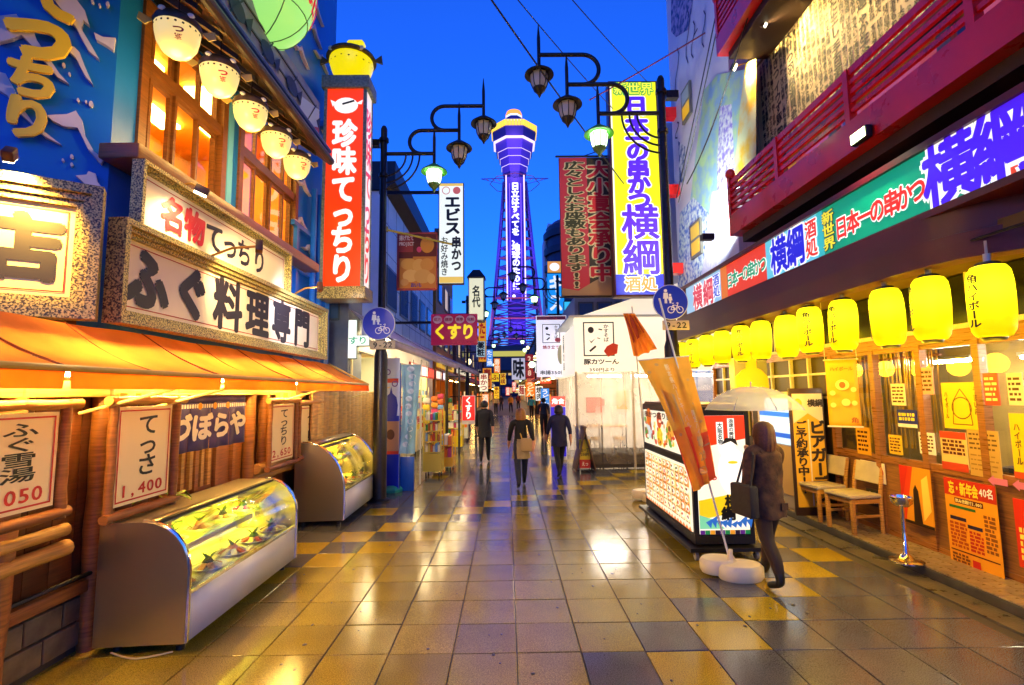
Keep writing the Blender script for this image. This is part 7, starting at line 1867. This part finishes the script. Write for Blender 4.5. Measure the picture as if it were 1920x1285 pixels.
    for sd in (-1, 1):
        MB().lathe([(.006 * H, 0), (.0, .003 * H)], 8, Matrix.Translation(Vector((sd * .019, .057, .925)) * H) @ Matrix.Rotation(R(-90), 4, 'X')).obj('eye', BLACK, s)
        MB().lathe([(.0, -.014 * H), (.007 * H, 0), (0, .014 * H)], 8, Matrix.Translation(Vector((sd * .055, .005, .912)) * H)).obj('ear', SKIN, s)
    MB().box(-.014 * H, .014 * H, .058 * H, .061 * H, .884 * H, .888 * H).obj('mouth', paint('#8a4038', .5), s)
    if jacket:
        prof = [(.1, .41), (.099, .44), (.092, .52), (.086, .6), (.089, .66), (.094, .73), (.092, .785), (.066, .82), (.046, .838), (.044, .862), (.036, .86)]
        def jf(u, v):
            k_ = v * (len(prof) - 1); i_ = min(int(k_), len(prof) - 2); f_ = k_ - i_
            r_ = prof[i_][0] * (1 - f_) + prof[i_ + 1][0] * f_; z_ = prof[i_][1] * (1 - f_) + prof[i_ + 1][1] * f_; t_ = u * 2 * math.pi
            w_ = (1 - v) ** .5
            r_ *= 1 + w_ * (.035 * math.sin(5 * t_ + 26 * z_) + .025 * math.sin(9 * t_ - 38 * z_) + .02 * math.sin(3 * t_ + 60 * z_))
            return (1.16 * r_ * H * math.cos(t_), .86 * r_ * H * math.sin(t_), (z_ + .006 * w_ * math.sin(4 * t_)) * H)
        MB().grid(jf, 40, 30).obj('jacket', jacket, s, smooth=75)
        box(s, 'pocket', jacket, .03 * H, .075 * H, -.088 * H, -.078 * H, .46 * H, .5 * H)
    if skirt: MB().lathe([(.085 * H, .6 * H), (.095 * H, .5 * H), (.12 * H, .36 * H), (.115 * H, .36 * H), (.09 * H, .5 * H), (.08 * H, .6 * H)], 20, Matrix.Diagonal((1, .8, 1, 1))).obj('skirt', skirt, s, smooth=60)
    return s
DKC = mat('dark_cloth', C('#16141a'), .8, noise=.2, scale=20); BLKC = mat('black_cloth', C('#0c0a0c'), .8); DENIM = mat('denim', C('#1c2030'), .8, noise=.2, scale=30); BEIGE = mat('beige_cloth', C('#b89a60'), .8); BRNC = mat('brown_cloth', C('#4a3020'), .9, noise=.5, scale=16, bump=.5, bscale=14); NAVC = mat('navy_cloth2', C('#1a1c40'), .8)
p_w = person('person in a black top with light brown hair and a tan bag walking away mid-street', onZ(978, 914), R(4), 1.6, BLKC, DENIM, '#8a5a28', stride=.16, hair_len=.09, skirt=mat('beige_cloth3', C('#a08a5a'), .8, noise=.2, scale=12))
bg_ = thing('shoulder_bag', 'tan shoulder bag hanging at the hip of the walker in black', 'bag', p_w.location + Vector((.12, -.12, 0)))
MB().bbox(-.13, .13, -.05, .05, .72, .98, .03).obj('pouch', BEIGE, bg_); MB().tube([(-.1, 0, .96), (-.2, .08, 1.3), (-.05, .14, 1.36)], .012, 6).obj('strap', mat('strap_tan', C('#c89a30'), .6), bg_)
person('person in dark clothes with short black hair walking away beside the shops', onZ(909, 868), R(-2), 1.7, DKC, BLKC, '#14100e', stride=.1, jacket=DKC)
person('person in a dark navy jacket walking away in front of the blue stand sign', onZ(1050, 893), R(6), 1.62, NAVC, DKC, '#1a1210', stride=.2, hair_len=.06, jacket=NAVC)
pu = person('person in a brown coat and dark trousers holding a clear umbrella beside the menu cabinet', onZ(1448, 1098), R(12), 1.6, BRNC, mat('dark_brown', C('#2c1c14'), .8), '#5a3218', stride=.12, jacket=mat('coat_brown', C('#4a3020'), .9, noise=.5, scale=16, bump=.6, bscale=14), arm_pose={1: ((.13, .06, .68), (.06, .14, .76)), -1: ((-.14, -.015, .65), (-.15, .03, .52))}, hair_len=.12)
MB().lathe([(.05, 1.33), (.085, 1.34), (.095, 1.375), (.08, 1.41), (.055, 1.42)], 22, Matrix.Diagonal((1.05, .95, 1, 1))).obj('scarf', mat('scarf_wool', C('#9a7a50'), .9, noise=.4, scale=40, bump=.6, bscale=50), pu, smooth=60)
tb_ = thing('tote_bag', 'dark tote bag on the shoulder of the person with the umbrella', 'bag', pu.location + (Matrix.Rotation(R(12), 4, 'Z') @ Vector((-.27, -.02, 0))), R(12))
MB().bbox(-.05, .05, -.15, .15, .68, .98, .02).obj('pouch', mat('tote_canvas', C('#2a2624'), .9, noise=.3, scale=30), tb_); MB().tube([(0, -.1, .97), (.08, -.06, 1.26), (.1, 0, 1.31), (.08, .06, 1.26), (0, .1, .97)], .011, 6).obj('strap', MATS['tote_canvas'], tb_)
um = thing('umbrella', 'clear vinyl umbrella held over the person in the brown coat', 'umbrella', pu.location + (Matrix.Rotation(R(12), 4, 'Z') @ Vector((.085, .25, 0))))
MB().tube([(0, 0, 1.14), (0, 0, 1.98)], .006, 8).obj('shaft', CHROME, um); MB().tube([(0, 0, 1.24), (0, 0, 1.14), (.02, 0, 1.1), (.045, 0, 1.11), (.05, 0, 1.14)], .011, 8).obj('handle', paint('#e8e4dc', .3), um)
cv = [(0, 1.93), (.12, 1.922), (.26, 1.885), (.38, 1.82), (.47, 1.735), (.5, 1.69)]
MB().lathe(cv, 8).obj('canopy', sheet_mat('umbrella_vinyl', '#e8f0f2', .4, .15, .5), um, smooth=20)
for k in range(8):
    a = k * math.pi / 4; MB().tube([(r_ * math.cos(a), r_ * math.sin(a), z_ - .004) for r_, z_ in cv], .0035, 5).obj('rib', CHROME, um)
for k, (px, py, c1, c2, hh, lab) in enumerate(((997, 786, '#3ab8c0', '#1c2024', '#14100e', 'distant person in a turquoise top among the far shops'), (958, 775, '#d88a1a', '#2a1c14', '#2a1a10', 'distant person in an orange top at the end of the street'), (930, 778, '#e0d0a8', '#2c2a30', '#14100e', 'distant person in a cream top beside the left shops'), (940, 772, '#3a2a30', '#1c1a20', '#14100e', 'distant person in dark clothes next to the one in cream'), (1020, 820, '#2a3040', '#14141a', '#14100e', 'person in grey walking behind the blue stand sign'), (972, 770, '#7a2a2a', '#1c1a20', '#14100e', 'distant person in a dark red top near the street centre'))):
    person(lab, onZ(px, py), R(170 * (k % 2)), 1.64 + .03 * (k % 3), mat('cloth_' + c1, C(c1), .8), mat('cloth_' + c2, C(c2), .8), hh, stride=.12)

# ================================================================ overhead wires
def wire(label, a, b, sag=.1, r=.012, m=IRON):
    a, b = Vector(a), Vector(b); s = thing('overhead_wire', label, 'wire', a)
    MB().tube([(b - a) * f + Vector((0, 0, -4 * sag * f * (1 - f))) for f in [i / 14 for i in range(15)]], r, 5).obj('cable', m, s)
wire('thick overhead wire crossing the sky down to the right lamp, leftmost of three', onY(880, -60, 6.0), onY(1170, 345, 11.0), .05, .014)
wire('middle overhead wire crossing the sky behind the right lamps', onY(930, -50, 6.5), onY(1150, 205, 11.0), .05, .009)
wire('rightmost thin overhead wire running to the yellow sign', onY(1030, -50, 7.0), onY(1215, 155, 11.1), .04, .009)
wire('red overhead wire between the lamp arm and the mural wall', onY(1105, 188, 9.5), onX(1322, 62, 4.0), .02, .014, mat('wire_red', C('#7a1c2c'), .5))
wire('dark drooping cable against the mural wall', onX(1420, -30, 3.55), onX(1288, 345, 3.9), .25, .014)
wire('pale cable along the mural wall, nearer the sky', onX(1352, -20, 3.85), onX(1268, 372, 3.85), .05, .012, paint('#3a3a48', .5))
wire('second pale cable along the mural wall', onX(1360, -20, 3.8), onX(1272, 380, 3.8), .05, .012, paint('#3a3a48', .5))

fb_ = thing('distant_block', 'dark distant block closing the street behind the tower legs', 'building', (-14, 215, 0))
box(fb_, 'wall', mat('distant_wall', C('#2c2e48'), .6), 0, 40, 0, 10, 0, 17)
for r_ in range(4):
    for k in range(14): box(fb_, 'window', lit('#ffcf7a', .7) if (k * 5 + r_ * 3) % 4 else mat('win_pane2', C('#3a5a88'), .1), 1 + k * 2.7, 2.8 + k * 2.7, -.15, 0, 1.5 + r_ * 3.8, 3.8 + r_ * 3.8)

bpy.data.scenes.remove(WORK)
